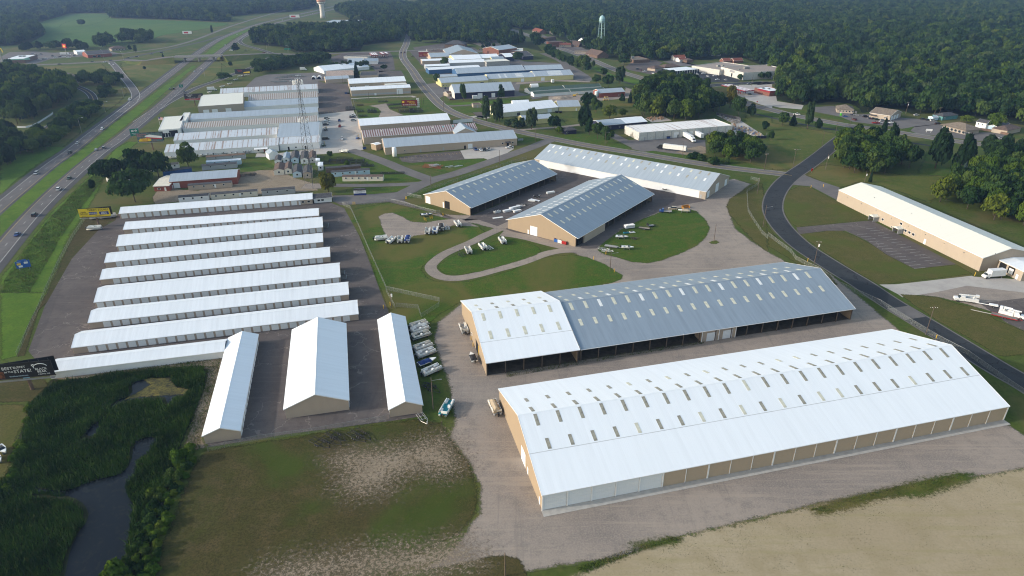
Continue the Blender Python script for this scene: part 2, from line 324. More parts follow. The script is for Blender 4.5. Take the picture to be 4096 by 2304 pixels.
def dashes(name,line,off,w,dl,per,mat,z,parent,zs=None):
    pts=[Vector(p[:2]) for p in line]; ns=offsets(pts); mb=MB(); s=0; nxt=0
    for i in range(len(pts)-1):
        L=(pts[i+1]-pts[i]).length
        while nxt<s+L-dl:
            t=(nxt-s)/L; a=pts[i].lerp(pts[i+1],t)+ns[i]*off; d=(pts[i+1]-pts[i]).normalized(); b=a+d*dl; q=Vector((-d.y,d.x))*w/2
            zz=z+((zs[i]*(1-t)+zs[i+1]*t) if zs else 0); e=q.to_3d()
            mb.add([(a.x-q.x,a.y-q.y,zz),(b.x-q.x,b.y-q.y,zz),(b.x+q.x,b.y+q.y,zz),(a.x+q.x,a.y+q.y,zz)],[(0,1,2,3)]); nxt+=per
        s+=L
    if mb.v: return mb.build(name,mat,parent)
def road(name,pts,w,mat,z,curve=2,marks='',zs=None,edge=None,ew=.6,kerb=None):
    line=chaikin(pts,curve,False)
    if zs:
        zz=chaikin([(a,0) for a in zs],curve,False); zs=[p.x for p in zz]
    r=strip(name,line,-w/2,w/2,mat,z,zs)
    if edge:
        for s in (-1,1): strip('road_edge',line,s*w/2,s*(w/2+ew),edge,z-.004,zs,r)
    if kerb:
        for s in (-1,1):
            mb=MB(); ns=offsets(line); n=len(line)
            for i in range(n-1):
                a=line[i]+ns[i]*s*w/2; b=line[i+1]+ns[i+1]*s*w/2; c=line[i+1]+ns[i+1]*s*(w/2+.45); d=line[i]+ns[i]*s*(w/2+.45)
                q=[(p.x,p.y,h) for h in (z-.05,z+.12) for p in (a,b,c,d)]
                mb.add(q,[(4,5,6,7),(0,1,5,4),(2,3,7,6),(7,6,5,4)][:3])
            mb.build('kerb',CONC,r)
    k=z+.012; lw=.32
    if 'e' in marks:
        for s in (-1,1): strip('edge_line',line,s*(w/2-.7),s*(w/2-.7)+lw,WHITEL,k,zs,r)
    if 'y' in marks: strip('centre_line',line,-.18,.18,YELL,k,zs,r)
    if 'd' in marks: dashes('centre_dashes',line,0,.3,4,12,WHITEL,k,r,zs)
    return r

# ================================================================ SETTING
mb=MB(); mb.add([(-5200,-700,0),(5200,-700,0),(5200,5600,0),(-5200,5600,0)],[(0,1,2,3)]); struct(mb.build('ground',BASE))
# ---- lawns, fields, verges
patch('crop_field',[(-771.33,1136.5),(-788.62,1143.19),(-859.11,1300.94),(-924.14,1400.75),(-1032.22,1540.78),(-1129.63,1817.18),(-1022.32,1824.55),(-938.29,1661.22),(-864.83,1635.48),(-724.33,1586.24),(-638.12,1537.12),(-586.05,1501.64),(-612.67,1332.74),(-631.98,1274.49),(-608.71,1189.88),(-625.39,1113.79),(-648.71,1085.18),(-705.29,1139.36)],CROP,.03,4,0,1)
patch('crop_field',[(-941.6,1457.39),(-1034.46,1718.86),(-1027.22,1824.22),(-964.98,1723.36),(-888.34,1522.75),(-887.29,1448.49)],CROP,.05,3,0,1)
patch('far_field',[(1454.59,2460.29),(1599.71,2401.33),(1705.15,2596.67),(1516.58,2580.06)],TANF,.05,5)
patch('interchange_meadow',[(-514.13,906.76),(-510.51,923.92),(-464.39,952.3),(-435.91,917.93),(-422.27,877.47),(-379.38,695.57),(-411.03,743.4),(-467.59,831.21)],MEAD,.04,3,0,1)
patch('roadside_meadow',[(-611.18,879.01),(-535.39,906.02),(-473.59,817.05),(-422.22,743.08),(-392.56,695.21),(-370.86,639.3),(-358.97,590.94),(-337.98,520.74),(-319.6,461.81),(-330.4,450.02),(-354.15,449.59),(-379.53,486.03),(-389.91,525.72),(-396.05,578.97),(-391.33,617.68),(-411.55,679.76),(-474.36,741.59),(-477.88,777.5),(-502.4,802.61),(-553.56,842.86),(-567.49,828.03)],MEAD,.026,3)
patch('ramp_meadow',[(-336.96,676.86),(-341.31,712.19),(-333.87,763.31),(-350.73,834.93),(-405.01,973.15),(-394.98,919.36),(-359.21,774.8),(-345.26,706.81)],MEAD,.03,2)
patch('ramp_meadow',[(-393.69,1069.09),(-372.0,1032.25),(-342.23,1003.83),(-324.05,914.84),(-333.09,895.59),(-357.85,867.71),(-396.08,932.01),(-385.09,974.23)],MEAD,.035,2)
patch('grass_verge',[(-217.06,252.79),(-224.39,274.96),(-236.27,305.83),(-248.48,341.35),(-256.42,372.93),(-268.96,421.31),(-283.41,467.4),(-284.86,487.89),(-276.09,488.06),(-271.38,462.03),(-260.65,416.8),(-240.45,369.4),(-227.63,335.22),(-214.89,298.14),(-188.94,239.0),(-207.33,238.81)],LUSH,.03,2)
patch('grass_verge',[(-207.33,238.81),(-188.94,239.0),(-182.63,223.64),(-168.11,190.74),(-172.07,188.19)],LUSH,.032,1.5)
patch('grass_verge',[(-295.14,364.87),(-303.97,395.16),(-313.87,433.8),(-319.83,472.41),(-353.86,480.54),(-338.59,427.25)],LUSH,.03,3)
patch('mown_strip',[(-188.54,239.01),(-210.33,290.58),(-222.84,326.02),(-219.04,327.59),(-207.35,326.23),(-202.52,321.09),(-206.83,319.57),(-200.98,295.74),(-193.99,270.84),(-183.74,239.06),(-182.25,223.65),(-165.76,190.76),(-168.11,190.74),(-179.14,214.25)],DRYL,.045,1.2)
patch('meadow',[(225.73,655.27),(241.34,621.63),(162.72,399.1),(140.74,411.81),(133.99,427.8),(185.67,487.04),(188.01,535.45),(193.25,561.41),(252.48,499.22),(180.52,408.48),(149.14,403.33)],MEAD,.03,3)
patch('meadow',[(42.11,558.13),(67.67,572.41),(73.85,638.41),(108.06,652.33),(116.95,635.2),(114.13,595.25),(112.83,566.47),(82.31,559.01),(65.9,542.31),(44.33,538.69)],MEAD,.03,2)
patch('meadow',[(181.18,394.83),(197.09,415.89),(206.44,418.48),(244.14,393.63),(267.91,394.0),(241.73,353.6),(228.43,342.75),(216.98,373.3),(208.91,381.33),(190.24,367.95)],MEAD,.03,3)
patch('side_lawn',[(251.88,398.18),(297.99,465.65),(304.23,422.58),(287.99,401.01),(267.95,389.65)],LAWN,.04,3)
patch('roadside_lawn',[(28.17,497.35),(48.87,508.89),(65.69,503.6),(73.22,490.15),(85.41,461.46),(81.16,457.84),(58.4,473.15),(34.26,489.4)],LAWN,.04,1.2)
patch('roadside_lawn',[(91.97,453.37),(98.87,454.65),(118.14,443.65),(133.34,447.27),(151.33,428.1),(166.68,410.3),(163.98,402.65),(132.02,420.59),(106.96,435.8),(92.35,448.8)],LAWN,.04,1.2)
patch('street_lawn',[(-78.78,585.86),(-84.47,655.58),(-79.71,651.85),(-70.53,619.2),(-60.7,587.86),(-66.41,579.9)],LAWN,.04,1)
patch('street_lawn',[(-55.68,605.89),(-46.87,614.57),(-25.96,603.25),(-24.19,591.88),(-34.46,586.87),(-27.75,568.62),(-33.3,565.53),(-45.98,583.47)],LAWN,.04,1)
patch('street_lawn',[(-65.73,626.36),(-0.85,646.23),(-0.81,627.93),(-62.15,617.66)],LUSH,.04,1)
patch('median_grass',[(-302.44,450.53),(-313.39,495.42),(-327.71,546.0),(-340.13,599.01),(-362.9,690.95),(-387.16,793.0),(-408.2,885.86),(-399.38,878.24),(-389.86,833.69),(-356.86,706.5),(-330.14,607.07),(-312.81,536.68),(-301.19,487.56),(-292.31,450.71),(-279.38,405.24),(-270.24,368.95),(-260.36,333.19),(-248.36,297.72),(-271.87,331.47),(-282.98,372.52),(-296.39,418.5),(-306.39,464.16)],LUSH,.045,.8)
patch('median_grass',[(-440.46,1000.11),(-472.95,1120.22),(-505.08,1262.44),(-517.1,1422.35),(-508.0,1396.31),(-477.26,1212.11),(-440.52,1054.38),(-422.72,995.07)],LUSH,.045,1)
# ---- gravel and yards
patch('gravel_yard',[(-23.38,98.26),(-14.0,107.91),(-8.21,118.79),(-8.18,128.24),(-13.6,140.31),(-17.63,146.93),(-16.8,155.91),(-20.42,174.15),(-27.47,198.4),(-27.83,212.54),(-19.81,227.75),(17.75,233.9),(42.15,250.64),(29.22,275.58),(2.2,299.46),(-19.98,315.44),(-38.16,315.2),(-48.07,329.78),(0.24,324.41),(47.03,353.8),(83.33,368.55),(135.54,388.59),(142.63,376.94),(117.48,341.5),(110.73,306.12),(115.03,283.53),(122.03,262.77),(134.62,255.58),(137.06,235.14),(137.79,226.69),(139.08,208.27),(139.47,188.31),(140.51,174.37),(140.67,155.24),(145.69,139.82),(142.28,135.13),(134.47,133.57),(102.06,126.85),(74.62,121.26),(38.22,111.1),(24.58,105.9),(2.21,101.48),(0.47,97.39)],GRAV,.02,1.6)
patch('gravel_apron',[(-69.48,325.11),(-67.69,329.66),(-63.22,331.26),(-57.06,325.28),(-51.9,318.02),(-44.52,315.97),(-37.29,319.66),(-27.29,322.71),(-16.39,310.05),(-29.51,311.95),(-35.77,304.38),(-41.19,300.35),(-47.23,298.32),(-49.19,295.1),(-60.27,295.6),(-65.38,310.79)],GRAV,.075,1)
patch('fairground_lawn',[(-92.53,337.11),(-84.53,337.22),(-67.62,348.07),(-61.5,344.01),(-46.39,331.49),(-37.88,325.54),(-34.56,323.35),(-25.34,316.94),(-16.39,310.05),(-13.15,303.34),(-13.94,298.74),(-17.99,292.97),(-24.57,285.53),(-30.89,278.41),(-35.94,270.48),(-38.58,262.94),(-38.94,258.79),(-35.97,251.83),(-32.21,248.01),(-25.83,246.18),(-17.64,247.22),(-7.45,253.13),(-0.04,258.21),(5.67,266.62),(13.31,271.05),(21.52,273.92),(26.97,274.54),(33.51,272.39),(37.5,268.06),(41.17,263.84),(44.75,256.69),(47.15,252.74),(46.16,248.86),(41.07,245.03),(32.47,241.34),(17.81,234.95),(-19.91,229.08),(-27.42,218.65),(-31.52,208.97),(-39.91,202.37),(-44.9,215.4),(-52.41,236.68),(-62.94,267.88),(-74.1,298.5)],LAWN,.05,1)
patch('island_lawn',[(-32.29,260.92),(-31.84,265.12),(-28.03,271.67),(-19.64,280.86),(-8.42,290.6),(-0.11,293.82),(6.96,289.56),(12.41,283.6),(13.62,278.94),(11.19,274.36),(5.26,269.32),(-0.05,265.49),(-5.5,261.75),(-13.93,256.54),(-22.23,253.46),(-28.7,254.87)],LAWN,.09,.8)
patch('trailer_lawn',[(39.28,279.82),(42.03,287.55),(54.02,305.53),(66.31,319.59),(78.64,330.14),(90.6,336.5),(95.05,335.0),(98.01,331.94),(99.66,320.03),(98.85,307.45),(93.44,294.35),(86.68,284.49),(76.66,275.13),(66.07,267.31),(60.28,264.59),(52.65,266.09),(46.81,271.44),(41.41,274.71)],LAWN,.05,1.2)
patch('pole_tuft',[(92.99,288.17),(94.66,290.02),(97.2,290.67),(98.17,288.23),(95.92,286.04),(93.68,286.37)],MEAD,.05,.8)
patch('dry_lawn',[(-83.98,142.25),(-74.46,144.48),(-37.53,153.53),(-28.59,155.45),(-20.33,154.03),(-17.41,146.94),(-11.78,137.15),(-8.61,126.82),(-9.18,118.78),(-12.55,112.57),(-21.01,106.19),(-27.82,99.25),(-78.61,97.95),(-80.16,106.4),(-82.96,122.24),(-84.96,138.21)],DRYL,.05,1.6)
blotch('worn_dirt',[(-47.8,138.59),(-45.05,140.61),(-34.4,141.5),(-26.49,143.2),(-20.0,146.62),(-16.44,140.81),(-15.22,135.69),(-17.37,133.4),(-25.28,134.1),(-30.14,131.82),(-33.16,127.12),(-39.22,126.03),(-43.72,129.18),(-43.28,132.85),(-44.94,135.49)],DIRT,.075,13)
blotch('worn_dirt',[(-53.7,102.03),(-43.46,104.5),(-32.85,106.76),(-19.49,107.68),(-12.84,109.14),(-9.16,104.69),(-18.83,102.23),(-33.71,100.34),(-53.0,99.95)],DIRT,.075,13)
patch('weedy_lawn',[(-29.16,99.06),(-23.12,101.68),(-14.59,103.58),(-9.16,104.69),(-5.88,105.81),(-1.86,106.11),(1.62,105.3),(2.69,102.35),(3.3,99.24)],DRYL,.07,1)
patch('dry_field',[(0.47,95.43),(24.5,105.35),(38.22,111.1),(74.62,121.26),(102.06,126.85),(134.47,133.57),(149.79,136.71),(118.94,96.08)],TANF,.05,2)
blotch('weed_strip',[(72.11,119.39),(76.67,121.04),(83.44,123.07),(89.2,124.8),(97.95,127.28),(106.94,129.82),(115.74,131.7),(119.39,131.36),(116.54,128.81),(106.87,125.26),(102.18,123.53),(95.98,123.49),(89.3,122.44),(84.68,120.44),(76.41,118.13),(73.4,117.8)],MEAD,.075,2.5,.9)
blotch('weed_strip',[(26.36,108.52),(31.16,109.98),(36.61,110.89),(38.79,110.32),(36.64,108.86),(30.85,108.26)],MEAD,.075,2.5,.9)
patch('field_edge',[(127.96,309.18),(126.92,289.8),(126.78,276.85),(131.01,266.99),(135.01,253.71),(133.42,242.41),(127.7,242.35),(126.01,256.58),(123.38,270.14),(119.16,283.7)],FLAWN,.04,1.2)
patch('fence_verge',[(115.73,338.43),(120.71,349.94),(141.04,377.11),(149.39,379.15),(140.09,346.88),(132.35,321.92),(116.76,276.73),(114.34,289.65),(113.76,307.64),(113.8,324.61)],FLAWN,.04,1.5)
patch('factory_lawn',[(149.57,348.68),(158.45,364.4),(169.53,373.75),(174.85,371.03),(179.22,346.61),(184.26,317.57),(164.18,312.4),(142.16,307.33),(141.01,313.48),(143.93,331.03)],FLAWN,.04,.8)
patch('factory_lawn',[(140.3,298.75),(154.81,302.18),(161.97,302.92),(165.55,295.88),(168.35,284.88),(169.22,272.86),(173.15,257.41),(193.81,261.92),(195.04,252.41),(158.02,243.49),(150.21,242.59),(146.9,253.84),(142.66,273.66),(140.64,288.75)],FLAWN,.04,.8)
patch('roadside_lawn',[(154.37,234.19),(167.79,231.33),(172.17,225.56),(177.87,222.4),(178.95,212.44),(183.63,204.57),(184.18,199.11),(172.66,188.72),(165.91,187.44),(163.36,188.64),(160.45,200.24),(156.82,212.23),(154.77,225.39)],FLAWN,.05,1)
patch('concrete_drive',[(150.62,242.59),(157.59,242.66),(193.41,250.45),(194.07,249.5),(205.81,247.73),(216.75,245.04),(208.47,233.36),(185.53,241.05),(170.22,235.56),(153.94,231.1),(153.7,233.66)],CONCM,.035)
patch('gravel_yard',[(154.6,234.62),(158.26,235.53),(186.15,242.05),(225.08,250.89),(185.76,196.47),(184.12,205.28),(182.43,217.75),(173.16,227.21),(167.79,231.33)],GRAV,.03,1)
patch('asphalt_lot',[(181.07,225.65),(201.23,229.98),(216.49,233.53),(184.5,190.07),(183.63,204.57),(181.16,210.25)],ASPH,.055)
patch('storage_lot',[(-166.52,193.97),(-181.64,226.77),(-198.43,272.9),(-206.25,308.54),(-204.98,321.64),(-212.12,340.08),(-109.91,357.06),(-90.41,338.58),(-74.1,298.5),(-62.53,265.73),(-52.73,236.68),(-43.42,210.91),(-36.89,201.02),(-26.21,156.78),(-35.97,154.46),(-63.69,148.85),(-83.7,143.41),(-87.95,149.03),(-97.06,191.24),(-149.77,178.7)],ASPH,.06)
patch('street_asphalt',[(-99.18,350.15),(-93.5,343.56),(-67.62,348.07),(-63.91,348.97),(-37.81,330.07),(-35.01,322.61),(-25.44,318.37),(-20.8,326.52),(-0.23,351.58),(14.37,375.17),(28.42,414.8),(54.93,395.7),(87.88,376.3),(108.07,348.08),(89.16,339.65),(72.53,325.54),(54.02,305.53),(39.02,281.56),(31.19,281.47),(14.17,293.37),(-0.13,303.5),(-3.9,307.48),(-16.85,319.93),(-29.86,322.68),(-46.76,334.59),(-59.76,350.72),(-59.6,361.16),(-51.54,364.88),(-69.32,375.8),(-79.4,360.87),(-101.43,360.54)],ASPH,.055)
patch('street_asphalt',[(-101.76,358.97),(-67.78,364.18),(-60.71,370.72),(-56.81,375.74),(-60.21,353.48),(-65.68,351.15),(-88.55,344.95),(-99.3,349.92)],ROADM,.07)
patch('factory_lot',[(141.51,306.92),(183.7,316.43),(193.94,262.13),(173.26,257.61),(169.22,272.86),(168.04,289.09),(165.84,296.51),(163.64,302.29),(154.92,302.44),(139.57,298.1)],ASPH,.05)
patch('factory_drive',[(181.12,395.63),(183.33,387.53),(191.39,370.36),(180.13,347.45),(175.61,372.91),(164.72,376.52)],ROADM,.05)
patch('sales_yard',[(-209.02,738.86),(-176.92,739.77),(-157.37,661.55),(-138.59,590.85),(-128.34,560.51),(-105.27,464.88),(-104.28,460.97),(-113.03,456.07),(-129.72,449.96),(-174.4,442.45),(-177.44,454.14),(-166.33,450.37),(-137.21,467.21),(-146.84,502.03)],CONCM,.05)
patch('sales_yard',[(-214.19,758.57),(-202.22,743.93),(-176.92,739.77),(-157.37,661.55),(-140.63,597.29),(-167.5,580.72)],ASPH,.065)
patch('sales_yard',[(-281.3,719.77),(-197.23,699.56),(-213.14,760.62),(-190.4,761.28),(-205.74,827.18),(-286.6,807.12),(-292.8,784.63)],ROADM,.045)
patch('trailer_yard_gravel',[(-130.65,617.76),(-117.46,628.68),(-109.95,625.29),(-113.6,618.17),(-108.75,601.32),(-98.3,585.42),(-92.39,576.24),(-113.16,566.73),(-115.01,591.4),(-120.61,607.72)],GRAV,.055,.8)
patch('trailer_yard_lawn',[(-147.3,631.56),(-97.44,655.26),(-84.47,655.58),(-77.48,585.89),(-85.98,576.38),(-128.34,560.51)],LAWN,.04,.8)
patch('forecourt',[(-76.6,440.77),(-63.31,447.73),(-35.26,457.49),(-3.64,470.13),(1.35,460.52),(-7.52,439.78),(-13.74,431.04),(-18.62,437.4),(-66.44,426.98),(-72.63,430.03)],ASPH,.06)
patch('forecourt',[(-35.87,457.47),(-28.21,462.37),(-1.76,470.17),(1.97,461.73),(-7.52,439.78),(-13.74,431.04),(-18.62,437.4),(-31.43,436.09)],CONCM,.075)
patch('corner_lawn',[(-68.58,425.9),(-38.1,431.68),(-23.36,438.41),(-14.06,432.1),(-25.56,414.45),(-36.94,403.05),(-44.35,406.35),(-55.94,415.93)],LAWN,.06,.7)
patch('corner_lawn',[(-11.1,441.92),(5.13,472.78),(4.72,501.7),(20.79,488.48),(21.67,478.13),(15.05,468.02),(-0.47,448.85),(-6.93,439.79)],LAWN,.06,.7)
patch('corner_lawn',[(-114.24,456.05),(-51.54,387.85),(-67.6,385.84),(-96.88,382.77),(-107.07,381.75),(-107.1,399.66),(-117.77,403.24),(-128.85,446.55)],LAWN,.06,.8)
patch('corner_lawn',[(-96.36,373.47),(-59.49,376.53),(-58.23,374.88),(-66.54,365.79),(-82.27,361.6),(-102.27,362.09),(-96.05,365.34)],LAWN,.06,.7)
patch('mesh_verge',[(-60.16,356.51),(-59.35,361.16),(-47.21,372.57),(-29.75,393.56),(-4.94,420.81),(14.23,437.98),(25.79,463.36),(25.33,453.91),(2.43,420.94),(-48.0,366.06),(-56.52,355.04)],LAWN,.06,.7)
patch('gravel_yard',[(-203.53,357.36),(-208.39,375.68),(-182.66,370.39),(-170.72,400.63),(-168.47,411.64),(-149.51,411.96),(-131.22,392.84),(-115.89,381.0),(-112.87,369.58),(-123.32,365.73),(-175.79,354.27),(-196.89,347.14)],DIRT,.035,1)
patch('home_yard_lawn',[(-180.27,440.44),(-160.16,440.79),(-132.46,441.28),(-114.71,435.95),(-105.94,398.28),(-117.45,393.39),(-138.05,400.96),(-153.19,419.1),(-164.06,408.71),(-172.86,406.91)],LAWN,.04,1)
patch('truck_yard',[(72.97,498.23),(78.46,509.48),(86.7,485.15),(93.59,487.9),(119.96,496.42),(142.85,483.63),(133.94,447.28),(118.14,443.65),(98.87,454.65),(91.76,452.22),(84.61,460.26),(85.61,462.66)],ROADM,.05)
patch('sandy_patch',[(124.64,460.99),(135.76,468.42),(138.23,463.62),(133.94,447.28),(118.74,443.66),(113.33,451.46)],DIRT,.065,1)
patch('stone_yard',[(145.83,505.18),(170.98,511.33),(179.28,541.53),(175.48,571.3),(189.42,551.38),(191.01,495.1),(159.73,486.55)],CONCM,.05)
patch('stone_yard',[(112.35,559.66),(129.16,566.82),(132.93,550.17),(115.09,543.35)],CONCM,.05)
patch('works_yard',[(-115.99,883.21),(-106.31,857.34),(-90.74,798.28),(-77.88,746.34),(-63.92,663.03),(-57.95,643.96),(6.21,660.88),(9.93,729.59),(71.67,760.59),(87.97,761.06),(76.58,838.32),(65.54,889.25),(17.91,908.4),(0.28,944.44),(-12.7,1008.71),(-46.45,990.51),(-90.27,1032.2),(-128.89,987.46),(-127.01,947.57)],ROADM,.034)
patch('town_lot',[(56.29,1253.45),(75.95,1143.37),(105.42,1076.1),(120.75,971.13),(109.27,929.86),(89.13,991.7),(66.3,1061.78),(46.71,1142.14)],ROADM,.038)
patch('works_yard',[(36.42,664.1),(79.73,669.84),(81.81,689.07),(114.01,680.19),(119.53,710.29),(126.16,690.23),(119.87,652.63),(89.54,638.79),(65.62,629.76),(64.77,638.18),(35.1,637.46)],GRAV,.045,1)
patch('works_yard',[(45.63,740.1),(69.17,760.52),(87.97,761.06),(90.19,781.9),(75.57,826.32),(67.49,814.41),(64.62,755.36)],ROADM,.04)
patch('works_yard',[(3.55,729.41),(46.18,749.86),(85.86,741.23),(87.43,756.01),(8.62,758.78)],GRAV,.045,1)
patch('works_yard',[(-72.54,691.54),(-58.58,651.51),(-22.41,644.84),(6.21,660.88),(18.06,669.1),(20.36,645.9),(30.68,653.74),(6.4,685.16),(3.45,702.2),(-22.91,660.14),(-54.87,659.33),(-64.23,683.31)],ROADM,.045)
patch('works_yard',[(-92.99,736.21),(-77.41,741.47),(-64.9,727.51),(-61.23,683.39),(-70.05,651.22),(-60.9,629.23),(-75.17,658.81),(-85.63,699.82)],ROADM,.042)
patch('works_yard',[(-33.55,586.17),(-23.23,589.57),(-21.06,565.12),(-27.24,562.05)],ASPH,.05)
patch('retail_lot',[(165.63,773.36),(189.97,799.1),(223.97,813.23),(247.12,841.4),(248.04,807.35),(258.12,758.17),(244.2,737.87),(209.87,739.69),(183.99,750.28)],DROAD,.045)
patch('retail_lot',[(141.48,852.43),(162.7,915.4),(191.99,912.25),(195.89,892.17),(175.48,839.15),(193.01,846.83),(189.97,799.1),(170.83,779.63),(159.41,798.19),(141.34,831.08)],ASPH,.045)
patch('retail_lot',[(197.54,900.21),(221.82,917.42),(233.06,870.2),(247.12,841.4),(222.27,806.58),(233.67,855.37),(209.26,861.95)],ROADM,.05)
patch('station_forecourt',[(226.02,692.85),(241.14,718.82),(277.9,725.15),(232.98,597.98),(227.08,621.29),(222.02,659.66)],CONCM,.045)
patch('station_forecourt',[(234.07,668.13),(249.79,674.23),(259.59,663.16),(249.05,630.94),(266.29,611.57),(256.93,592.67),(240.36,601.5),(223.59,635.45)],CONCM,.053)
patch('shop_lot',[(270.22,602.19),(291.59,607.39),(294.17,571.56),(306.14,571.82),(329.46,555.77),(350.0,548.25),(344.55,532.81),(305.66,517.47),(302.68,524.59),(279.09,542.86),(277.54,562.82),(263.69,583.87)],ROADM,.045)
patch('shop_lot',[(319.73,524.94),(342.82,532.78),(344.7,501.02),(364.1,504.76),(374.41,498.27),(359.84,478.83),(338.61,478.44),(325.72,490.8),(308.72,500.32),(308.57,510.51)],ROADM,.045)
patch('shop_lawn',[(240.47,599.18),(256.93,592.67),(261.02,575.1),(275.69,558.67),(279.12,544.8),(266.75,550.44),(255.47,574.97)],LAWN,.05,1)
patch('shop_lawn',[(304.72,515.68),(319.73,524.94),(308.57,510.51),(308.72,500.32),(325.72,490.8),(314.06,495.45),(306.48,503.63)],LAWN,.05,1)
patch('shop_lawn',[(214.34,569.8),(242.27,542.09),(260.29,516.56),(266.18,514.91),(271.2,523.95),(259.94,534.82),(250.35,562.23),(237.47,583.28),(218.26,600.99),(209.52,591.6)],LAWN,.04,1)
patch('retail_verge',[(139.22,831.01),(159.41,798.19),(169.58,773.48),(154.76,732.62),(140.98,778.75),(135.01,817.2)],LAWN,.04,1)
patch('retail_verge',[(105.37,866.06),(117.76,796.94),(136.96,754.72),(151.94,732.54),(135.96,715.97),(119.37,766.0),(102.58,822.99),(98.59,843.84)],LUSH,.04,1)
patch('town_lot',[(54.85,1065.68),(85.11,1106.39),(98.04,1039.45),(116.71,1031.16),(111.25,979.84),(84.12,1003.77)],ASPH,.04)
patch('town_lot',[(98.43,1272.96),(129.02,1292.44),(141.13,1146.12),(114.64,1076.46),(102.77,1116.13),(94.49,1173.93)],ROADM,.04)
patch('town_lot',[(90.0,1367.89),(128.85,1330.06),(114.38,1291.75),(85.15,1290.37)],ROADM,.04)
patch('town_lot',[(-149.82,1065.94),(-109.46,1121.3),(-58.98,1069.56),(-41.39,1009.43),(-98.83,1007.26),(-134.62,1005.92)],ASPH,.04)
patch('town_lot',[(-123.94,921.78),(-150.72,1028.75),(-118.88,1006.51),(-104.73,903.35),(-110.76,867.11)],ASPH,.042)
patch('town_lot',[(-61.81,1123.29),(-2.02,1200.93),(-1.75,1071.83),(-40.27,1057.59)],ROADM,.04)
patch('gas_lot',[(-249.21,957.78),(-241.43,1001.9),(-176.49,1015.92),(-163.3,960.88),(-141.59,840.83),(-158.98,816.35),(-179.91,882.48),(-230.91,899.06)],ASPH,.04)
patch('scrap_lot',[(-166.62,831.91),(-133.13,832.97),(-121.74,787.48),(-152.41,786.57)],ASPH,.04)
patch('truck_stop_lot',[(-657.72,885.42),(-657.84,918.74),(-622.29,903.02),(-632.25,955.42),(-597.88,985.32),(-563.55,1006.63),(-606.02,1047.4),(-648.18,1034.83),(-671.96,1023.22),(-715.49,1043.05),(-742.48,1031.12),(-710.98,961.88)],ROADM,.04)
patch('park_ride_lot',[(-567.49,828.03),(-551.47,842.93),(-502.4,802.61),(-469.14,777.76),(-490.06,764.78),(-520.45,788.95)],ASPH,.045)
patch('school_lot',[(-421.11,1342.32),(-448.26,1321.2),(-426.12,1404.95),(-403.09,1474.99),(-337.32,1515.58),(-332.53,1455.14),(-381.75,1364.67)],ROADM,.05)
# ---- pond and marsh
patch('marsh',[(-148.04,176.55),(-134.76,181.27),(-114.91,187.45),(-103.48,188.79),(-96.79,175.85),(-93.28,160.2),(-92.58,148.69),(-87.54,128.89),(-83.08,109.59),(-79.66,96.29),(-114.22,96.1),(-133.08,121.68),(-133.1,136.04),(-142.62,155.05),(-147.28,164.76),(-147.47,172.67)],MUD,.03,1.2)
t=NT('pond_water'); n=t.noise(t.pos(),1.2,4); t.base(t.mix(t.step(t.noise(t.pos(),.5,5,.65,.4),.52,.62),(.006,.009,.013,1),(.012,.014,.014,1))); t.bump(n,.15,.02); POND=t.rough(.22,.14)
t=NT('duckweed'); POND2=groundm('algae_mat',[(.17,.14,.035,1),(.11,.10,.03,1),(.015,.02,.022,1),(.02,.022,.02,1)],.15,.4,1.2,.8,True,fmix=.5)
patch('pond',[(-95.8,96.2),(-98.43,102.57),(-100.87,108.05),(-102.13,113.62),(-101.9,117.66),(-105.06,121.86),(-110.75,125.22),(-120.37,126.2),(-121.0,127.95),(-113.09,126.59),(-107.77,130.93),(-102.36,132.82),(-101.89,137.42),(-105.36,145.15),(-103.34,147.73),(-99.72,147.76),(-99.03,141.86),(-101.17,138.61),(-98.54,132.47),(-99.32,129.53),(-96.84,125.31),(-93.35,121.94),(-91.89,117.72),(-89.39,112.49),(-87.5,106.72),(-87.96,101.83),(-85.95,96.25)],POND,.05,0,0,1)
patch('pond',[(-121.19,174.54),(-116.59,177.38),(-110.23,177.43),(-106.03,172.46),(-100.95,170.88),(-101.01,168.23),(-104.81,167.16),(-102.32,163.09),(-104.35,163.58),(-107.5,167.66),(-114.3,166.56),(-119.28,164.47),(-120.11,160.48),(-120.39,155.68),(-121.43,152.44),(-121.11,148.48),(-117.48,148.5),(-119.35,153.83),(-119.64,158.54),(-121.06,164.97),(-117.23,168.1)],POND,.05,0,0,1)
patch('pond_algae',[(-118.26,176.24),(-115.32,177.39),(-110.23,177.43),(-106.03,172.46),(-100.95,170.88),(-101.01,168.23),(-105.66,167.67),(-114.43,166.82),(-118.92,165.5),(-117.19,168.63),(-114.67,173.49)],POND2,.058,.8)
patch('pond_bank',[(-147.12,177.12),(-134.43,180.68),(-115.2,188.07),(-97.87,190.73),(-94.52,178.13),(-91.47,165.2),(-88.93,154.06),(-87.82,148.72),(-84.38,143.2),(-90.17,140.29),(-92.35,151.35),(-94.46,160.19),(-96.9,173.08),(-99.8,181.56),(-106.67,183.88),(-125.36,181.93),(-135.36,176.66)],DIRT,.04,1.6)
patch('rough_lawn',[(-163.09,175.3),(-158.93,177.59),(-150.66,177.66),(-146.88,173.22),(-146.67,164.76),(-155.35,164.19),(-165.47,169.82)],DRYL,.04,1)
patch('rough_lawn',[(-163.61,163.11),(-148.11,163.74),(-144.36,160.78),(-141.43,154.13),(-140.1,148.34),(-129.54,129.33),(-135.57,125.05)],FLAWN,.042,1.5)
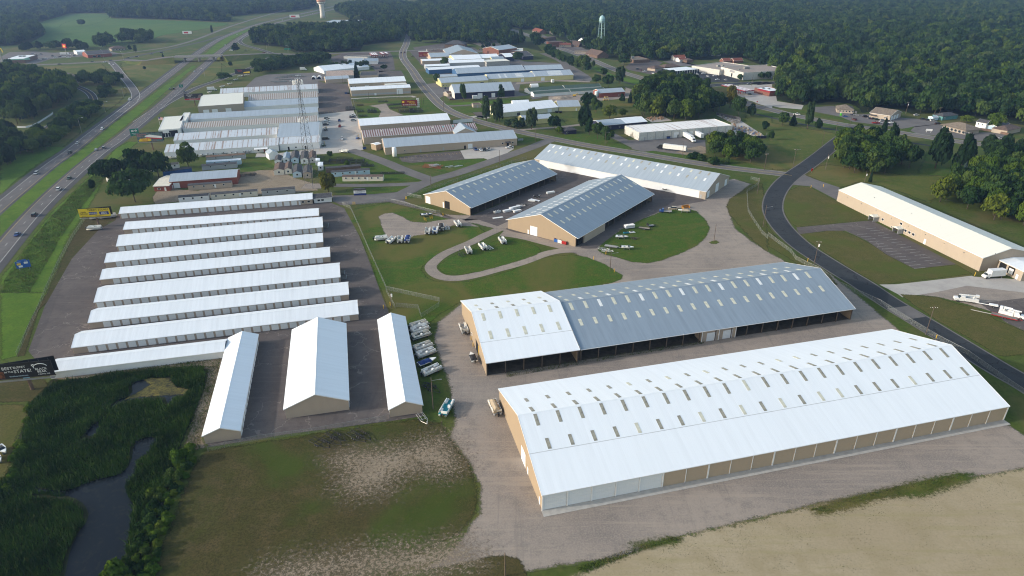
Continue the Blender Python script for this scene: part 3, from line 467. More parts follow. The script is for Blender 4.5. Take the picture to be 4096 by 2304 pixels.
# ---- roads
SB=[(-246.87,242.87),(-267.0,301.41),(-280.15,343.36),(-290.64,380.12),(-304.07,426.65),(-311.5,462.67),(-326.68,516.51),(-346.32,593.12),(-364.81,666.61),(-393.18,773.79),(-428.81,909.71),(-454.65,1010.8),(-475.64,1098.71),(-503.51,1223.96),(-531.37,1463.2),(-531.34,1570.02),(-526.68,1725.3),(-519.59,1878.14),(-515.78,2032.02),(-502.19,2284.07),(-450.04,2746.2)]
NB=[(-207.16,202.98),(-224.39,247.83),(-236.19,280.25),(-249.04,315.4),(-262.31,356.39),(-269.83,383.42),(-280.59,423.47),(-290.31,464.46),(-294.31,490.37),(-310.31,559.74),(-328.09,636.03),(-349.37,720.01),(-385.46,855.72),(-410.27,954.26),(-434.68,1048.7),(-503.57,1383.63),(-504.18,1506.23),(-500.37,1651.86),(-492.97,1816.67),(-484.3,1948.34),(-471.09,2210.43),(-419.56,2670.98)]
for nm,pts in (('southbound_highway',SB),('northbound_highway',NB)):
    ln=chaikin(pts,2,False); s=1 if nm[0]=='s' else -1
    r=strip(nm,ln,-4.1,4.1,HWY,.06)
    strip('outer_shoulder',ln,s*4.1,s*7.3,SHLD,.055,None,r); strip('inner_shoulder',ln,-s*4.1,-s*5.6,SHLD,.055,None,r)
    strip('edge_line',ln,s*3.75,s*3.55,WHITEL,.075,None,r); strip('edge_line',ln,-s*3.75,-s*3.58,YELL,.075,None,r)
    dashes('lane_dashes',ln,0,.22,3.4,15.2,WHITEL,.075,r)
road('highway_ramp',[(-530.98,918.89),(-505.7,882.57),(-459.87,810.65),(-426.61,760.6),(-397.88,715.97),(-373.82,675.9),(-358.65,639.6),(-350.33,606.59),(-336.44,554.09)],8.5,HWY,.05,2,'e')
road('highway_ramp',[(-311.38,554.64),(-320.48,603.36),(-325.22,640.43),(-330.08,686.84),(-332.34,723.2),(-329.56,752.72),(-327.33,774.2),(-327.71,826.83),(-324.3,877.67),(-328.58,924.44),(-334.68,976.08)],8.5,SHLD,.048,2,'e')
road('highway_ramp',[(-481.2,1319.58),(-468.08,1229.29),(-454.28,1173.07),(-434.81,1129.0),(-411.45,1094.95),(-395.95,1075.53),(-368.21,1038.51),(-343.64,1003.77)],7.5,SHLD,.05,2,'e')
road('frontage_road',[(-609.52,994.78),(-579.06,995.94),(-562.5,1011.8),(-547.0,1044.25),(-529.25,1090.52),(-535.43,1200.76),(-564.11,1378.25),(-585.13,1566.88),(-604.17,1816.41),(-610.66,2108.52),(-636.91,2440.74)],7,ROADM,.05)
road('highway_ramp',[(-527.87,948.18),(-528.92,983.01),(-522.53,1020.61),(-517.5,1094.58),(-509.52,1174.04),(-517.6,1253.51)],7,SHLD,.052)
road('frontage_road',[(-396.05,578.97),(-390.73,593.99),(-396.06,625.85)],6,DROAD,.045)
road('frontage_road',[(-471.96,735.95),(-449.2,714.55),(-427.43,689.23),(-405.22,656.29),(-396.87,638.65),(-392.14,613.59),(-389.61,592.12),(-376.05,543.33),(-369.07,512.7),(-360.18,481.14)],8.5,DROAD,.047,2,'ey')
road('park_drive',[(-465.54,770.1),(-491.04,791.0),(-481.68,755.79)],7,ASPH,.05)
# elevated cross road over the highway
X1=[(-663.01,869.42),(-644.14,881.88),(-614.78,896.65),(-591.15,904.1),(-563.47,915.18),(-536.07,928.25),(-521.83,941.17),(-481.53,901.61),(-463.15,912.81),(-447.25,920.54)]
X2=[(-447.25,920.54),(-386.9,930.04)]
X3=[(-349.51,945.59),(-342.15,970.62),(-340.36,993.64),(-306.75,990.39),(-268.35,995.2),(-228.46,1008.13),(-186.97,1017.87),(-159.13,1026.04),(-131.0,1035.53),(-101.02,1030.66),(-56.39,1020.49),(-1.62,1010.92)]
road('cross_street',X1,13,ROADM,.07,2,'d',zs=[0,0,0,0,0,0,0.5,3.2,5.6,6.4])
road('cross_street',[X2[1]]+X3[1:],12,ROADM,.07,2,'d',zs=[6.4,4,1.2]+[0]*(len(X3)-3))
def embank(name,line,zs,w):
    ln=chaikin(line,1,False); zz=[p.x for p in chaikin([(a,0) for a in zs],1,False)]; ns=offsets(ln); vs=[]; fs=[]
    for p,n,h in zip(ln,ns,zz):
        for o,k in ((-(w/2+h*2.4+.5),-.3),(-w/2-.8,h-.03),(w/2+.8,h-.03),(w/2+h*2.4+.5,-.3)): vs.append((p.x+n.x*o,p.y+n.y*o,k))
    for i in range(len(ln)-1):
        for j in range(3): fs.append((4*i+j,4*i+4+j,4*i+5+j,4*i+1+j))
    m=len(vs)-4; fs+=[(0,1,2,3),(m+3,m+2,m+1,m)]
    me=bpy.data.meshes.new(name); me.from_pydata(vs,[],[f[::-1] for f in fs]); me.materials.append(MEAD); a=me.attributes.new('edge','FLOAT','POINT'); a.data.foreach_set('value',[1.0]*len(vs)); struct(link(name,me))
embank('embankment',X1[5:],[0,.45,3.1,5.5,6.3],13)
embank('embankment',[X2[1]]+X3[1:4],[6.3,3.9,1.1,0],12)
# main street, side streets
road('main_street',[(-174.52,1185.39),(-165.26,1105.09),(-159.48,1028.41),(-150.3,961.35),(-137.02,902.25),(-121.04,841.48),(-104.27,766.79),(-91.48,715.44),(-80.79,675.48),(-69.71,634.59),(-58.22,600.23),(-45.87,577.22),(-31.86,555.81),(-14.73,535.17),(-0.59,519.52),(46.13,476.69),(69.24,459.98),(85.81,449.14),(101.53,437.87),(121.3,423.05),(140.57,411.22),(159.68,402.2),(167.45,398.55),(172.7,394.47)],9.5,ROADM,.075,2,'y',edge=CONCM,ew=.5)
road('side_street',[(271.67,521.34),(239.32,480.07),(212.64,444.3),(190.17,415.23),(175.13,397.62),(160.34,377.4),(147.84,355.43),(138.93,334.04),(135.2,316.22),(133.99,298.67),(134.75,282.12),(137.66,268.14),(140.95,253.77),(144.07,242.52),(145.37,232.8),(147.5,222.5),(150.06,213.27),(152.83,202.21),(155.39,192.01),(158.06,180.54),(161.04,171.94),(162.79,164.67)],9.6,DROAD,.085,2,'',edge=ROADM,ew=.7)
road('asphalt_patch',[(147.63,222.74),(148.33,219.75),(149.1,216.28),(149.73,214.02)],9.5,ROADM,.1,1)
road('yard_street',[(-114.07,460.79),(-103.36,450.43),(-84.15,429.83),(-69.9,411.74),(-58.2,398.59),(-47.85,387.91)],9,ROADM,.08,1)
road('yard_street',[(-64.32,357.98),(-58.69,370.75),(-48.04,389.68),(-35.67,400.82),(-20.23,420.56),(-3.41,442.06),(13.72,464.35),(24.33,480.73),(31.14,488.68)],9.5,ROADM,.078,1)
road('yard_street',[(-105.41,379.21),(-85.57,378.32),(-60.07,380.76),(-50.09,384.37)],6,ROADM,.076,1)
road('gravel_loop',[(6.18,320.24),(-0.96,314.42),(-5.4,308.14),(-8.75,303.39),(-13.43,298.1),(-18.76,289.86),(-26.57,281.36),(-31.47,274.98),(-35.02,266.15),(-35.74,260.89),(-32.88,254.33),(-28.29,250.46),(-21.98,250.04),(-13.82,254.04),(-5.46,259.68),(-0.05,262.85),(6.56,267.71),(14.84,275.53),(21.84,279.03),(28.29,279.69),(34.53,278.03)],5.2,GRAV,.085,2)
road('gravel_loop',[(-4.99,300.81),(5.65,297.06),(18.61,287.26),(31.9,279.15),(40.1,271.36),(47.79,262.87),(55.79,258.83)],6.5,GRAV,.087,2)
# highway 61 style through road and town roads
road('through_road',[(-10.18,1383.53),(26.34,1260.77),(52.2,1157.05),(70.85,1061.96),(95.65,970.23),(108.2,920.11),(118.47,865.95),(128.86,817.5),(144.99,774.06),(153.89,744.15),(159.12,721.9),(164.61,696.21),(172.74,662.97),(185.43,636.87),(206.89,629.93),(217.11,615.25),(229.27,594.32),(239.07,570.34),(256.19,546.27),(270.34,527.59),(285.48,517.06),(301.37,500.17),(316.36,484.25),(326.51,475.15),(340.17,466.42),(351.32,446.78),(356.27,431.01)],11,ROADM,.06,2,'y',edge=CONCM,ew=.7)
road('bike_path',[(201.47,595.98),(214.72,565.6),(231.15,538.01),(245.79,521.62),(257.1,509.49)],3.5,DROAD,.06,2)
road('bike_path',[(267.13,499.51),(280.01,489.92),(287.54,474.42),(297.99,465.65),(308.09,457.15)],3.5,DROAD,.06,2)
road('bike_path',[(101.79,816.18),(115.46,765.88),(124.65,737.32),(138.7,710.81)],3,DROAD,.06,2)
road('through_road',[(-14.18,1393.88),(-66.49,1518.11),(-173.09,1741.32),(-342.76,2036.0)],9,ROADM,.05,2)
road('retail_street',[(200.93,712.48),(224.16,723.68),(254.76,732.65),(281.79,736.14),(251.77,723.34),(285.03,734.19),(316.88,745.29)],13,DROAD,.055,2,'d',edge=CONCM,ew=.7)
road('retail_street',[(210.21,917.02),(220.36,900.98),(230.85,870.13),(239.24,851.9),(246.63,820.63)],7,ROADM,.05)
road('retail_street',[(219.49,622.69),(217.52,635.31),(194.95,672.79),(200.93,712.48),(202.76,733.95)],10,ROADM,.052,2)
road('north_street',[(-174.52,1185.39),(-184.27,1259.76),(-188.32,1353.97),(-185.24,1486.91)],9,ROADM,.06)
road('works_street',[(45.12,990.08),(62.48,928.24),(69.73,881.82),(79.76,823.75),(87.89,765.51),(81.42,745.34),(70.63,771.89)],9,ROADM,.05,1)
road('works_street',[(-63.9,616.83),(-48.75,615.46),(-35.39,620.99),(-24.45,623.0)],5,ROADM,.05,1)
road('works_street',[(7.45,519.32),(22.88,524.74),(40.9,529.0),(64.61,541.49)],5,GRAV,.05,1)
road('works_street',[(-36.66,561.85),(-32.66,569.32),(-25.09,570.98),(-19.71,562.22)],6,CONCM,.05,1)
road('park_path',[(294.61,412.71),(295.56,404.55),(295.09,395.53)],3,GRAV,.06,1)
road('park_path',[(273.42,446.77),(274.87,442.73),(277.76,440.1)],3,GRAV,.06,1)
road('far_highway',[(-243.16,2412.56),(-191.84,2165.94),(-144.41,1964.44),(-118.41,1813.05)],9,ROADM,.06,1)
road('yard_lane',[(-154.95,653.8),(-137.02,658.14),(-99.05,667.01),(-93.62,659.24)],4,CONCM,.06,1)
# parking bay lines
def bays(a,b,n,ln,mat=WHITEL,z=.085,parent=None,lab=None):
    mb=MB(); a=Vector(a); b=Vector(b); d=(b-a).normalized(); q=Vector((-d.y,d.x))*ln
    for i in range(n+1):
        p=a.lerp(b,i/n); e=d*.06
        mb.add([(p.x-e.x,p.y-e.y,z),(p.x+e.x,p.y+e.y,z),(p.x+e.x+q.x,p.y+e.y+q.y,z),(p.x-e.x+q.x,p.y-e.y+q.y,z)],[(0,1,2,3)])
    o=mb.build('parking_lines',mat); struct(o)
bays((180.5,305.81),(188.26,263.94),14,-5.5,z=.06); bays((167.11,297.16),(173.32,258.11),13,5.5,z=.06)
bays((-145.68,554.36),(-131.58,502.33),6,4.5,YELL); bays((-163.98,631.15),(-148.91,571.93),3,.3,YELL)
bays((-166.38,583.87),(-152.61,588.93),4,9,YELL); bays((-128.42,549.06),(-117.17,512.37),6,4,YELL)
bays((-75.42,440.79),(-36.14,452.8),16,-4.5,YELL); bays((-162.26,455.42),(-136.13,463.05),10,-4,YELL)

# ================================================================ BUILDINGS
PC={}
def panel_mesh(kind,w,h,mat,dep=.08):
    k=(kind,round(w,2),round(h,2),mat.name,dep)
    if k not in PC:
        mb=MB()
        if kind=='ring':
            t=.09; mb.box(-w/2,w/2,-dep,0,0,t).box(-w/2,w/2,-dep,0,h-t,h).box(-w/2,-w/2+t,-dep,0,t,h-t).box(w/2-t,w/2,-dep,0,t,h-t)
        elif kind=='odoor':                       # overhead door of four leaves with open joints
            n=4
            for i in range(n): mb.box(-w/2,w/2,-dep,0,h*i/n+(.0 if i==0 else .03),h*(i+1)/n)
            mb.box(-w/2,w/2,-dep*.5,0,0.01,h-.01)
        elif kind=='slide':
            mb.box(-w/2,w/2,-dep,0,0,h)
            for s in (-1,1): mb.box(s*w*.22-.12,s*w*.22+.12,-dep-.04,-dep,h*.45,h*.45+.16,0)
        else: mb.box(-w/2,w/2,-dep,0,0,h)
        PC[k]=mb.me(kind,mat)
    return PC[k]
def put(root,side,pos,z0,me,name,dims,off=0):
    L,W,oh,og=dims
    if side=='F': loc,r=(pos,oh-off,z0),0
    elif side=='B': loc,r=(pos,W-oh+off,z0),math.pi
    elif side=='L': loc,r=(og-off,pos,z0),-math.pi/2
    else: loc,r=(L-og+off,pos,z0),math.pi/2
    return link(name,me,root,loc,r)
def feature(root,f,dims):
    k,side,pos,z0,w,h=f[:6]; mat=f[6] if len(f)>6 else None
    if k=='door': return put(root,side,pos,z0,panel_mesh('odoor',w,h,mat or DOORW),'door',dims)
    if k=='slide': return put(root,side,pos,z0,panel_mesh('slide',w,h,mat or TAN2),'sliding_door',dims)
    if k=='mdoor': return put(root,side,pos,z0,panel_mesh('flat',w,h,mat or DOORW),'door',dims)
    if k=='hole': return put(root,side,pos,z0,panel_mesh('flat',w,h,DARK,.02),'black_doorway_panel',dims)  # flat panel painting the inner shade of doorways, and black dock seals
    if k=='post': return put(root,side,pos,z0,panel_mesh('flat',w,h,mat or TRIMW,.22),'post',dims)
    if k=='band': return put(root,side,pos,z0,panel_mesh('flat',w,h,mat,.03),'wall_band',dims)
    if k=='vent': return put(root,side,pos,z0,panel_mesh('flat',w,h,mat or STEEL,.3),'vent',dims)
    if k=='win':
        o=put(root,side,pos,z0,panel_mesh('ring',w,h,TRIMW,.1),'window',dims); link('pane',panel_mesh('flat',w-.12,h-.12,GLASS,.04),o,(0,0,.06)); return o
    if k=='cano':
        mb=MB(); mb.add([(-w/2,-h,z0),(w/2,-h,z0),(w/2,0,z0+.5),(-w/2,0,z0+.5),(-w/2,-h,z0+.12),(w/2,-h,z0+.12),(w/2,0,z0+.62),(-w/2,0,z0+.62)],[(0,3,2,1),(4,5,6,7),(0,1,5,4),(1,2,6,5),(2,3,7,6),(3,0,4,7)])
        for s in (-1,1): mb.box(s*w/2*.92-.06,s*w/2*.92+.06,-h+.1,-h+.22,0,z0)
        return put(root,side,pos,0,mb.me('canopy',mat or TRIMW),'canopy',dims)
def basics(name,label,g,cat,group):
    A=Vector(g[:2]); B=Vector(g[2:4]); L=(B-A).length; r=ang(g[:2],g[2:4])
    return thing(name,label,cat,(A.x,A.y,0),r,group),L
def shed(name,label,g,roof,wall,oh=.35,og=.25,feats=(),opn='',sky=(),cat='building',group=None,trim=True,bays=6.1,th=.16,cap=True,gwall=None,x0=0,seam=None):
    W,ze,zr=g[4],g[5],g[6]; root,L=basics(name,label,g,cat,group); s=(zr-ze)/(W/2); dims=(L,W,oh,og); zi=lambda y: ze-th+s*min(y,W-y)-.02
    mb=MB(); t=.18
    if 'F' not in opn: mb.box(og,L-og,oh,oh+t,0,zi(oh))
    if 'B' not in opn: mb.box(og,L-og,W-oh-t,W-oh,0,zi(oh))
    gm=1 if gwall else 0
    for sd,xx in (('L',og),('R',L-og-t)):
        if sd in opn: continue
        mb.prismx([(oh+t+.002,0),(W-oh-t-.002,0),(W-oh-t-.002,zi(oh+t)),(W/2,zi(W/2)),(oh+t+.002,zi(oh+t))],xx,xx+t,gm)
    if mb.v: mb.build('wall',[wall]+([gwall] if gwall else []),root)
    if opn:
        m2=MB(); m2.box(og+.3,L-og-.3,oh+.3,W-oh-.3,0,.1); m2.build('floor',plain('shed_floor',(.09,.075,.06,1),.95,.2),root)
        pm=MB().box(-.13,.13,-.13,.13,0,1).me('post',WOODP); n=max(2,int(round((L-2*og)/bays)))
        for sd in opn:
            if sd in 'FB':
                for i in range(n+1):
                    y=oh if sd=='F' else W-oh; link('post',pm,root,(og+.15+(L-2*og-.3)*i/n,y,0),0,(1,1,zi(oh)))
        # roof trusses under the sheet, one per bay
        tm=MB(); 
        for (y0,z0,y1,z1) in ((oh,zi(oh)-.3,W-oh,zi(oh)-.3),(oh,zi(oh)-.25,W/2,zi(W/2)-.2),(W-oh,zi(oh)-.25,W/2,zi(W/2)-.2),(W*.3,zi(oh)-.3,W*.3,zi(W*.3)-.2),(W*.7,zi(oh)-.3,W*.7,zi(W*.3)-.2)): tm.tube((0,y0,z0),(0,y1,z1),.12,n=4)
        for y in (W*.25,W*.5,W*.75): tm.box(-.1,.1,y-.1,y+.1,0,zi(oh)-.3)
        tme=tm.me('truss',WOODP)
        for i in range(1,n): link('truss',tme,root,(og+.15+(L-2*og-.3)*i/n,0,0))
    rb=MB(); 
    rb.prismx([(0,ze),(W/2,zr),(W/2,zr-th),(0,ze-th)],0,L).prismx([(W/2+.001,zr),(W,ze),(W,ze-th),(W/2+.001,zr-th)],0,L)
    rf=rb.build('roof',roof,root)
    if cap: MB().prismx([(W/2-.35,zr-.35*s+.03),(W/2,zr+.05),(W/2+.35,zr-.35*s+.03)],-.02,L+.02).build('ridge_cap',roof,rf)
    if seam:
        for q in seam:
            y=W/2*q; MB().prismx([(y-.1,ze+s*(y-.1)+.015),(y+.1,ze+s*(y+.1)+.015),(y+.1,ze+s*(y+.1)-.05),(y-.1,ze+s*(y-.1)-.05)],.03,L-.03).build('lap_seam',SEAM,rf)
    if trim:
        tb=MB()
        for x in (-.04,L-.02):
            tb.prismx([(-.02,ze+.03),(W/2,zr+.05),(W+.02,ze+.03),(W+.02,ze-th-.08),(W/2,zr-th-.08),(-.02,ze-th-.08)],x,x+.06)
        tb.box(.02,L-.02,-.06,-.005,ze-th-.06,ze-.005); tb.box(.02,L-.02,W+.005,W+.06,ze-th-.06,ze-.005); tb.build('fascia',TRIMW,root)
    for f in feats: feature(root,f,dims)
    for sl,xs,t0,t1,w,mats in sky:                # skylight sheets lying proud of the roof
        key=('sky',sl,round(W,2),round(s,3),t0,t1,w)
        for i,x in enumerate(xs):
            m=mats[i%len(mats)] if isinstance(mats,(list,tuple)) else mats
            if m is None: continue
            kk=key+(m.name,)
            if kk not in PC:
                y0,y1=W/2*t0,W/2*t1; q=.05
                pr=[(y0,ze+s*y0+q),(y1,ze+s*y1+q),(y1,ze+s*y1-.06),(y0,ze+s*y0-.06)]
                if sl=='B': pr=[(W-a,b) for a,b in pr][::-1]
                PC[kk]=MB().prismx(pr,-w/2,w/2).me('skylight',m)
            link('skylight',PC[kk],rf,(x,0,0))
    return root
SEAM=plain('roof_seam',(.55,.57,.6,1),.6,.1)
def flatb(name,label,g,wall,roofm_,h=None,par=.5,feats=(),cat='building',group=None,units=()):
    W,z=g[4],g[5]; root,L=basics(name,label,g,cat,group); mb=MB(); t=.3
    mb.box(0,L,0,t,0,z).box(0,L,W-t,W,0,z).box(0,t,t+.002,W-t-.002,0,z-.003).box(L-t,L,t+.002,W-t-.002,0,z-.003); mb.build('wall',wall,root)
    r=MB().box(t,L-t,t,W-t,z-par-.1,z-par).build('roof',roofm_,root)
    for (x,y,a,b,c) in units: MB().box(L*x-a/2,L*x+a/2,W*y-b/2,W*y+b/2,z-par-.01,z-par+c).build('roof_unit',STEEL,r)
    for f in feats: feature(root,f,(L,W,0,0))
    return root
def hip(name,label,g,roof,wall,oh=.6,feats=(),cat='house',group=None,zr=None):
    W,ze=g[4],g[5]; zr=zr or ze+W*.2; root,L=basics(name,label,g,cat,group); MB().box(oh,L-oh,oh,W-oh,0,ze-.02).build('wall',wall,root)
    k=min(W/2,L/2-.5); rb=MB(); rb.add([(0,0,ze),(L,0,ze),(L,W,ze),(0,W,ze),(k,W/2,zr),(L-k,W/2,zr),(0,0,ze-.15),(L,0,ze-.15),(L,W,ze-.15),(0,W,ze-.15)],[(0,1,5,4),(1,2,5),(2,3,4,5),(3,0,4),(6,7,1,0),(7,8,2,1),(8,9,3,2),(9,6,0,3),(9,8,7,6)]); rb.build('roof',roof,root)
    for f in feats: feature(root,f,(L,W,oh,oh))
    return root
def doors(x0,x1,pitch,w=2.45,h=2.2,side='F',mat=None,z0=.04):
    n=max(1,int((x1-x0)/pitch)); return [('door',side,x0+(i+.5)*(x1-x0)/n,z0,w,h,mat or DOORG) for i in range(n)]
# ---- self-storage rows
RWS=[('first storage row from the back with office windows at its right end',(-203.6,323.56,-109.09,345.68,10.81,2.9,4.74),.4,8,3.75,2.75),
 ('second storage row from the back, white metal roof over roll-up doors',(-189.81,301.48,-99.16,320.31,11.47,2.7,4.65),3.6,3,3.1,2.3),
 ('third storage row from the back, wide white metal roof over roll-up doors',(-181.99,280.49,-92.68,303.69,15.27,2.7,5.3),.4,.4,3.1,2.3),
 ('fourth storage row from the back, white metal roof over roll-up doors',(-177.33,262.21,-87.84,284.89,11.64,2.7,4.68),4,3,3.1,2.3),
 ('fifth storage row from the back, white metal roof over roll-up doors',(-169.83,245.16,-80.32,267.66,11.56,2.7,4.67),4.4,3,3.1,2.3),
 ('sixth storage row from the back, wide ribbed white roof over roll-up doors',(-160.81,224.88,-70.97,246.54,15.05,2.7,5.26),.4,.4,3.1,2.3),
 ('seventh storage row from the back, ribbed white roof over roll-up doors',(-153.93,208.89,-63.96,230.79,11.67,2.7,4.68),4.4,3,3.1,2.3),
 ('eighth storage row from the back, ribbed white roof, behind the short gabled sheds',(-149.69,191.65,-56.88,214.74,11.69,2.7,4.69),4.4,3,3.1,2.3)]
for i,(lab,g,m0,m1,pit,h) in enumerate(RWS):
    L=math.hypot(g[2]-g[0],g[3]-g[1]); ft=doors(m0,L-m1,pit,pit*.78,h-.1)
    if i==0: ft+=[('mdoor','F',L-7,.05,1.0,2.1,DOORW),('win','F',L-5.3,1.0,1.5,1.2),('win','F',L-2.2,1.0,1.5,1.2)]
    o=shed('storage_row',lab,g,W_ROOF,TAN2,.3,.2,ft,group='self-storage rows',gwall=TAN2)
g=(-148.18,176.59,-96.65,188.93,8.51,2.7,4.15)
shed('storage_row','storage row with blank pale back wall above the marsh',g,W_ROOF,WHITE_S,.3,.2,group='self-storage rows')
g=(-109.12,346.37,-99.14,349.07,9,2.7,4.0)
shed('storage_office','small office with dark shingle roof at the end of the storage rows',g,SHINGLE,WHITE_S,.6,.4,[('win','F',5,.9,1.5,1.1),('win','F',3,.9,1.5,1.1),('mdoor','F',1.3,.05,1,2.1)],cap=False)
F1=(-75.79,146.88,-88.81,199.88,10.07,2.9,4.85); F2=(-48.26,159.96,-59.48,206.32,18.7,3.5,7.26); F3=(-26.24,158.37,-39.19,212.26,10.15,2.9,5.09)
for lab,g,dw in (('narrow white-roofed storage shed running along the marsh edge',F1,1),('wide white-roofed storage shed in the middle of the asphalt',F2,1),('narrow white-roofed storage shed beside the row of parked pontoon boats',F3,0)):
    L=math.hypot(g[2]-g[0],g[3]-g[1])
    shed('storage_shed',lab,g,W_ROOF2,TAN2,.35,.25,doors(1,L-1,3.1,2.4,2.2)+doors(1,L-1,3.1,2.4,2.2,'B'),group='gabled storage sheds')
# ---- big boat sheds
g=(6.9,119.32,142.29,153.59,45.54,5.0,12.06); L=math.hypot(g[2]-g[0],g[3]-g[1]); pit=(L-.6)/22
ft=[]
for i in range(22):
    x=.3+pit*(i+.5)
    if i<5: ft.append(('door','F',x,.12,pit-.45,4.55,DOORW))
    else: ft.append(('slide','F',x,.12,pit-.16,4.6,TAN_SHADED))
for i in range(23):
    x=.3+pit*i
    if i<=5: ft.append(('post','F',min(max(x,.3),L-.3),.06,.34,4.75))
    else: ft.append(('post','F',min(x,L-.35),.06,.42 if (i-7)%3==0 else .14,4.72))
ft+=[('door','L',17.5,.1,4.2,4.4,DOORW),('mdoor','L',2.4,.1,1.0,2.1),('mdoor','L',13.2,.1,1.0,2.1),('mdoor','R',30,.1,1.0,2.1)]
xs=[6.2*i+4.6 for i in range(22)]
rs=random.Random(3)
pick=lambda n,ms,wt:[rs.choices(ms,wt)[0] for _ in range(n)]
shed('boat_shed','largest foreground boat shed with long white ribbed roof and tan sliding doors',g,W_ROOF2,TAN,.25,.25,ft,sky=[('F',xs,.82,.975,.95,pick(22,[SKYD,SKYL],[8,1])),('F',[x+1.0 for x in xs],.51,.645,.95,pick(22,[SKYD,SKYL],[7,2])),('B',xs,.82,.97,.95,SKYD),('B',[x+.6 for x in xs],.51,.63,.95,pick(22,[SKYD,SKYL],[8,1]))],group='big boat sheds',seam=[.49])
mb=MB(); mb.box(0,L,-2.0,.2,0,.07); o=mb.build('concrete_apron',CONC,None,loc=(g[0],g[1],.02),rz=ang(g[:2],g[2:4])); struct(o)
gw=(-8.33,176.7,22.24,184.57,44.47,5.4,12.29); gg=(22.64,185.16,125.79,212.69,42.17,5.0,11.54)
gg=gg[:4]+(43.2,5.0,11.7)
L=math.hypot(gw[2]-gw[0],gw[3]-gw[1]); xs=[3.5+5.9*i for i in range(5)]
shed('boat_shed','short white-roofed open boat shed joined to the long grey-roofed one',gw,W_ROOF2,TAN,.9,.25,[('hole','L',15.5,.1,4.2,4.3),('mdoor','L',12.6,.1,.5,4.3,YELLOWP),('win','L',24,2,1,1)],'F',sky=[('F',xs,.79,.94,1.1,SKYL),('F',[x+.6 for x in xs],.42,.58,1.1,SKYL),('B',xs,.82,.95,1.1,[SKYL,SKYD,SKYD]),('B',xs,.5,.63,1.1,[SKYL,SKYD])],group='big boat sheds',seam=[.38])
L=math.hypot(gg[2]-gg[0],gg[3]-gg[1]); xs=[3.2+5.35*i for i in range(19)]
o=shed('boat_shed','long grey-roofed open boat shed with two rows of pale skylights',gg,G_ROOF,TAN,.9,.25,[],'F',sky=[('F',xs,.80,.96,1.1,[SKYL,SKYL,SKYC]),('F',[x+.8 for x in xs],.46,.6,1.1,SKYL),('B',xs,.8,.95,1.1,[SKYL,SKYC]),('B',xs,.5,.62,1.1,SKYL)],group='big boat sheds')
x0=[45.06,58.27]
MB().box(x0[0],x0[1],1.0,5.5,0,4.2).build('enclosed_bay',TAN2,o)
for k in (.28,.76): link('door',panel_mesh('odoor',3.6,3.3,DOORW),o,(x0[0]+(x0[1]-x0[0])*k,.99,.1))
for k in (0,.5,1): link('post',panel_mesh('flat',.25,4.2,TRIMW,.2),o,(x0[0]+(x0[1]-x0[0])*k,.99,0))
g=(-21.05,325.42,27.62,385.52,35.5,4.5,10.19); L=math.hypot(g[2]-g[0],g[3]-g[1]); xs=[4+5.5*i for i in range(13)]
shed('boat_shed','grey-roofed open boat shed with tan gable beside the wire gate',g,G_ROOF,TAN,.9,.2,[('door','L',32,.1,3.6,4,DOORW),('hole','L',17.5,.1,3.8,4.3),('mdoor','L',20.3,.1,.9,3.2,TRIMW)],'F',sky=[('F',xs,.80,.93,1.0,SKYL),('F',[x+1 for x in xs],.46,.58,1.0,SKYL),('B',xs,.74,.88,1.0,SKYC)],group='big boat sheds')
g=(30.54,282.82,78.38,346.72,41.9,4.5,11.86); L=math.hypot(g[2]-g[0],g[3]-g[1]); xs=[4+4.9*i for i in range(16)]
o=shed('boat_shed','grey-roofed open boat shed with white door in tan gable, centre of yard',g,G_ROOF,TAN,1.2,.2,[('door','L',25,.1,4.2,4.6,DOORW),('mdoor','L',28.2,.1,.9,2.2)],'F',sky=[('F',xs,.80,.93,1.0,[SKYL,SKYL,SKYC,SKYL]),('F',[x+1 for x in xs],.50,.62,1.0,SKYL),('B',xs,.76,.9,1.0,SKYC),('B',xs,.45,.58,1.0,SKYC)],group='big boat sheds')
MB().box(6.5,26,.3,1.1,0,4.2).build('enclosed_bay',TAN2,o); link('black_doorway_panel',panel_mesh('flat',4.4,3.9,DARK,.02),o,(4,1.18,.05))  # black panel paints the inner shade of the open bay
g=(14.72,419.5,107.7,350.07,36.64,4.5,10.54); L=math.hypot(g[2]-g[0],g[3]-g[1]); xs=[4.5+5.3*i for i in range(21)]
shed('boat_shed','grey-roofed boat shed with long white wall along the street',g,B_ROOF,CREAM,.35,.25,[('door','R',4,.1,3.6,3.8,DOORW),('door','R',17,.1,4.6,5,DOORW),('door','R',31,.1,3.6,3.8,DOORW),('mdoor','F',L-3,.1,1,2.1,GREY_S)]+[('band','F',L/2,.05,L-8,4.1,WHITE_S)],sky=[('F',xs,.80,.95,1.1,[SKYC,SKYC,SKYD,SKYC,SKYL,SKYD,SKYD]),('F',xs,.50,.64,1.1,[SKYC,SKYL,SKYC,SKYD,SKYL]),('B',xs,.6,.75,1,SKYL)],group='big boat sheds')
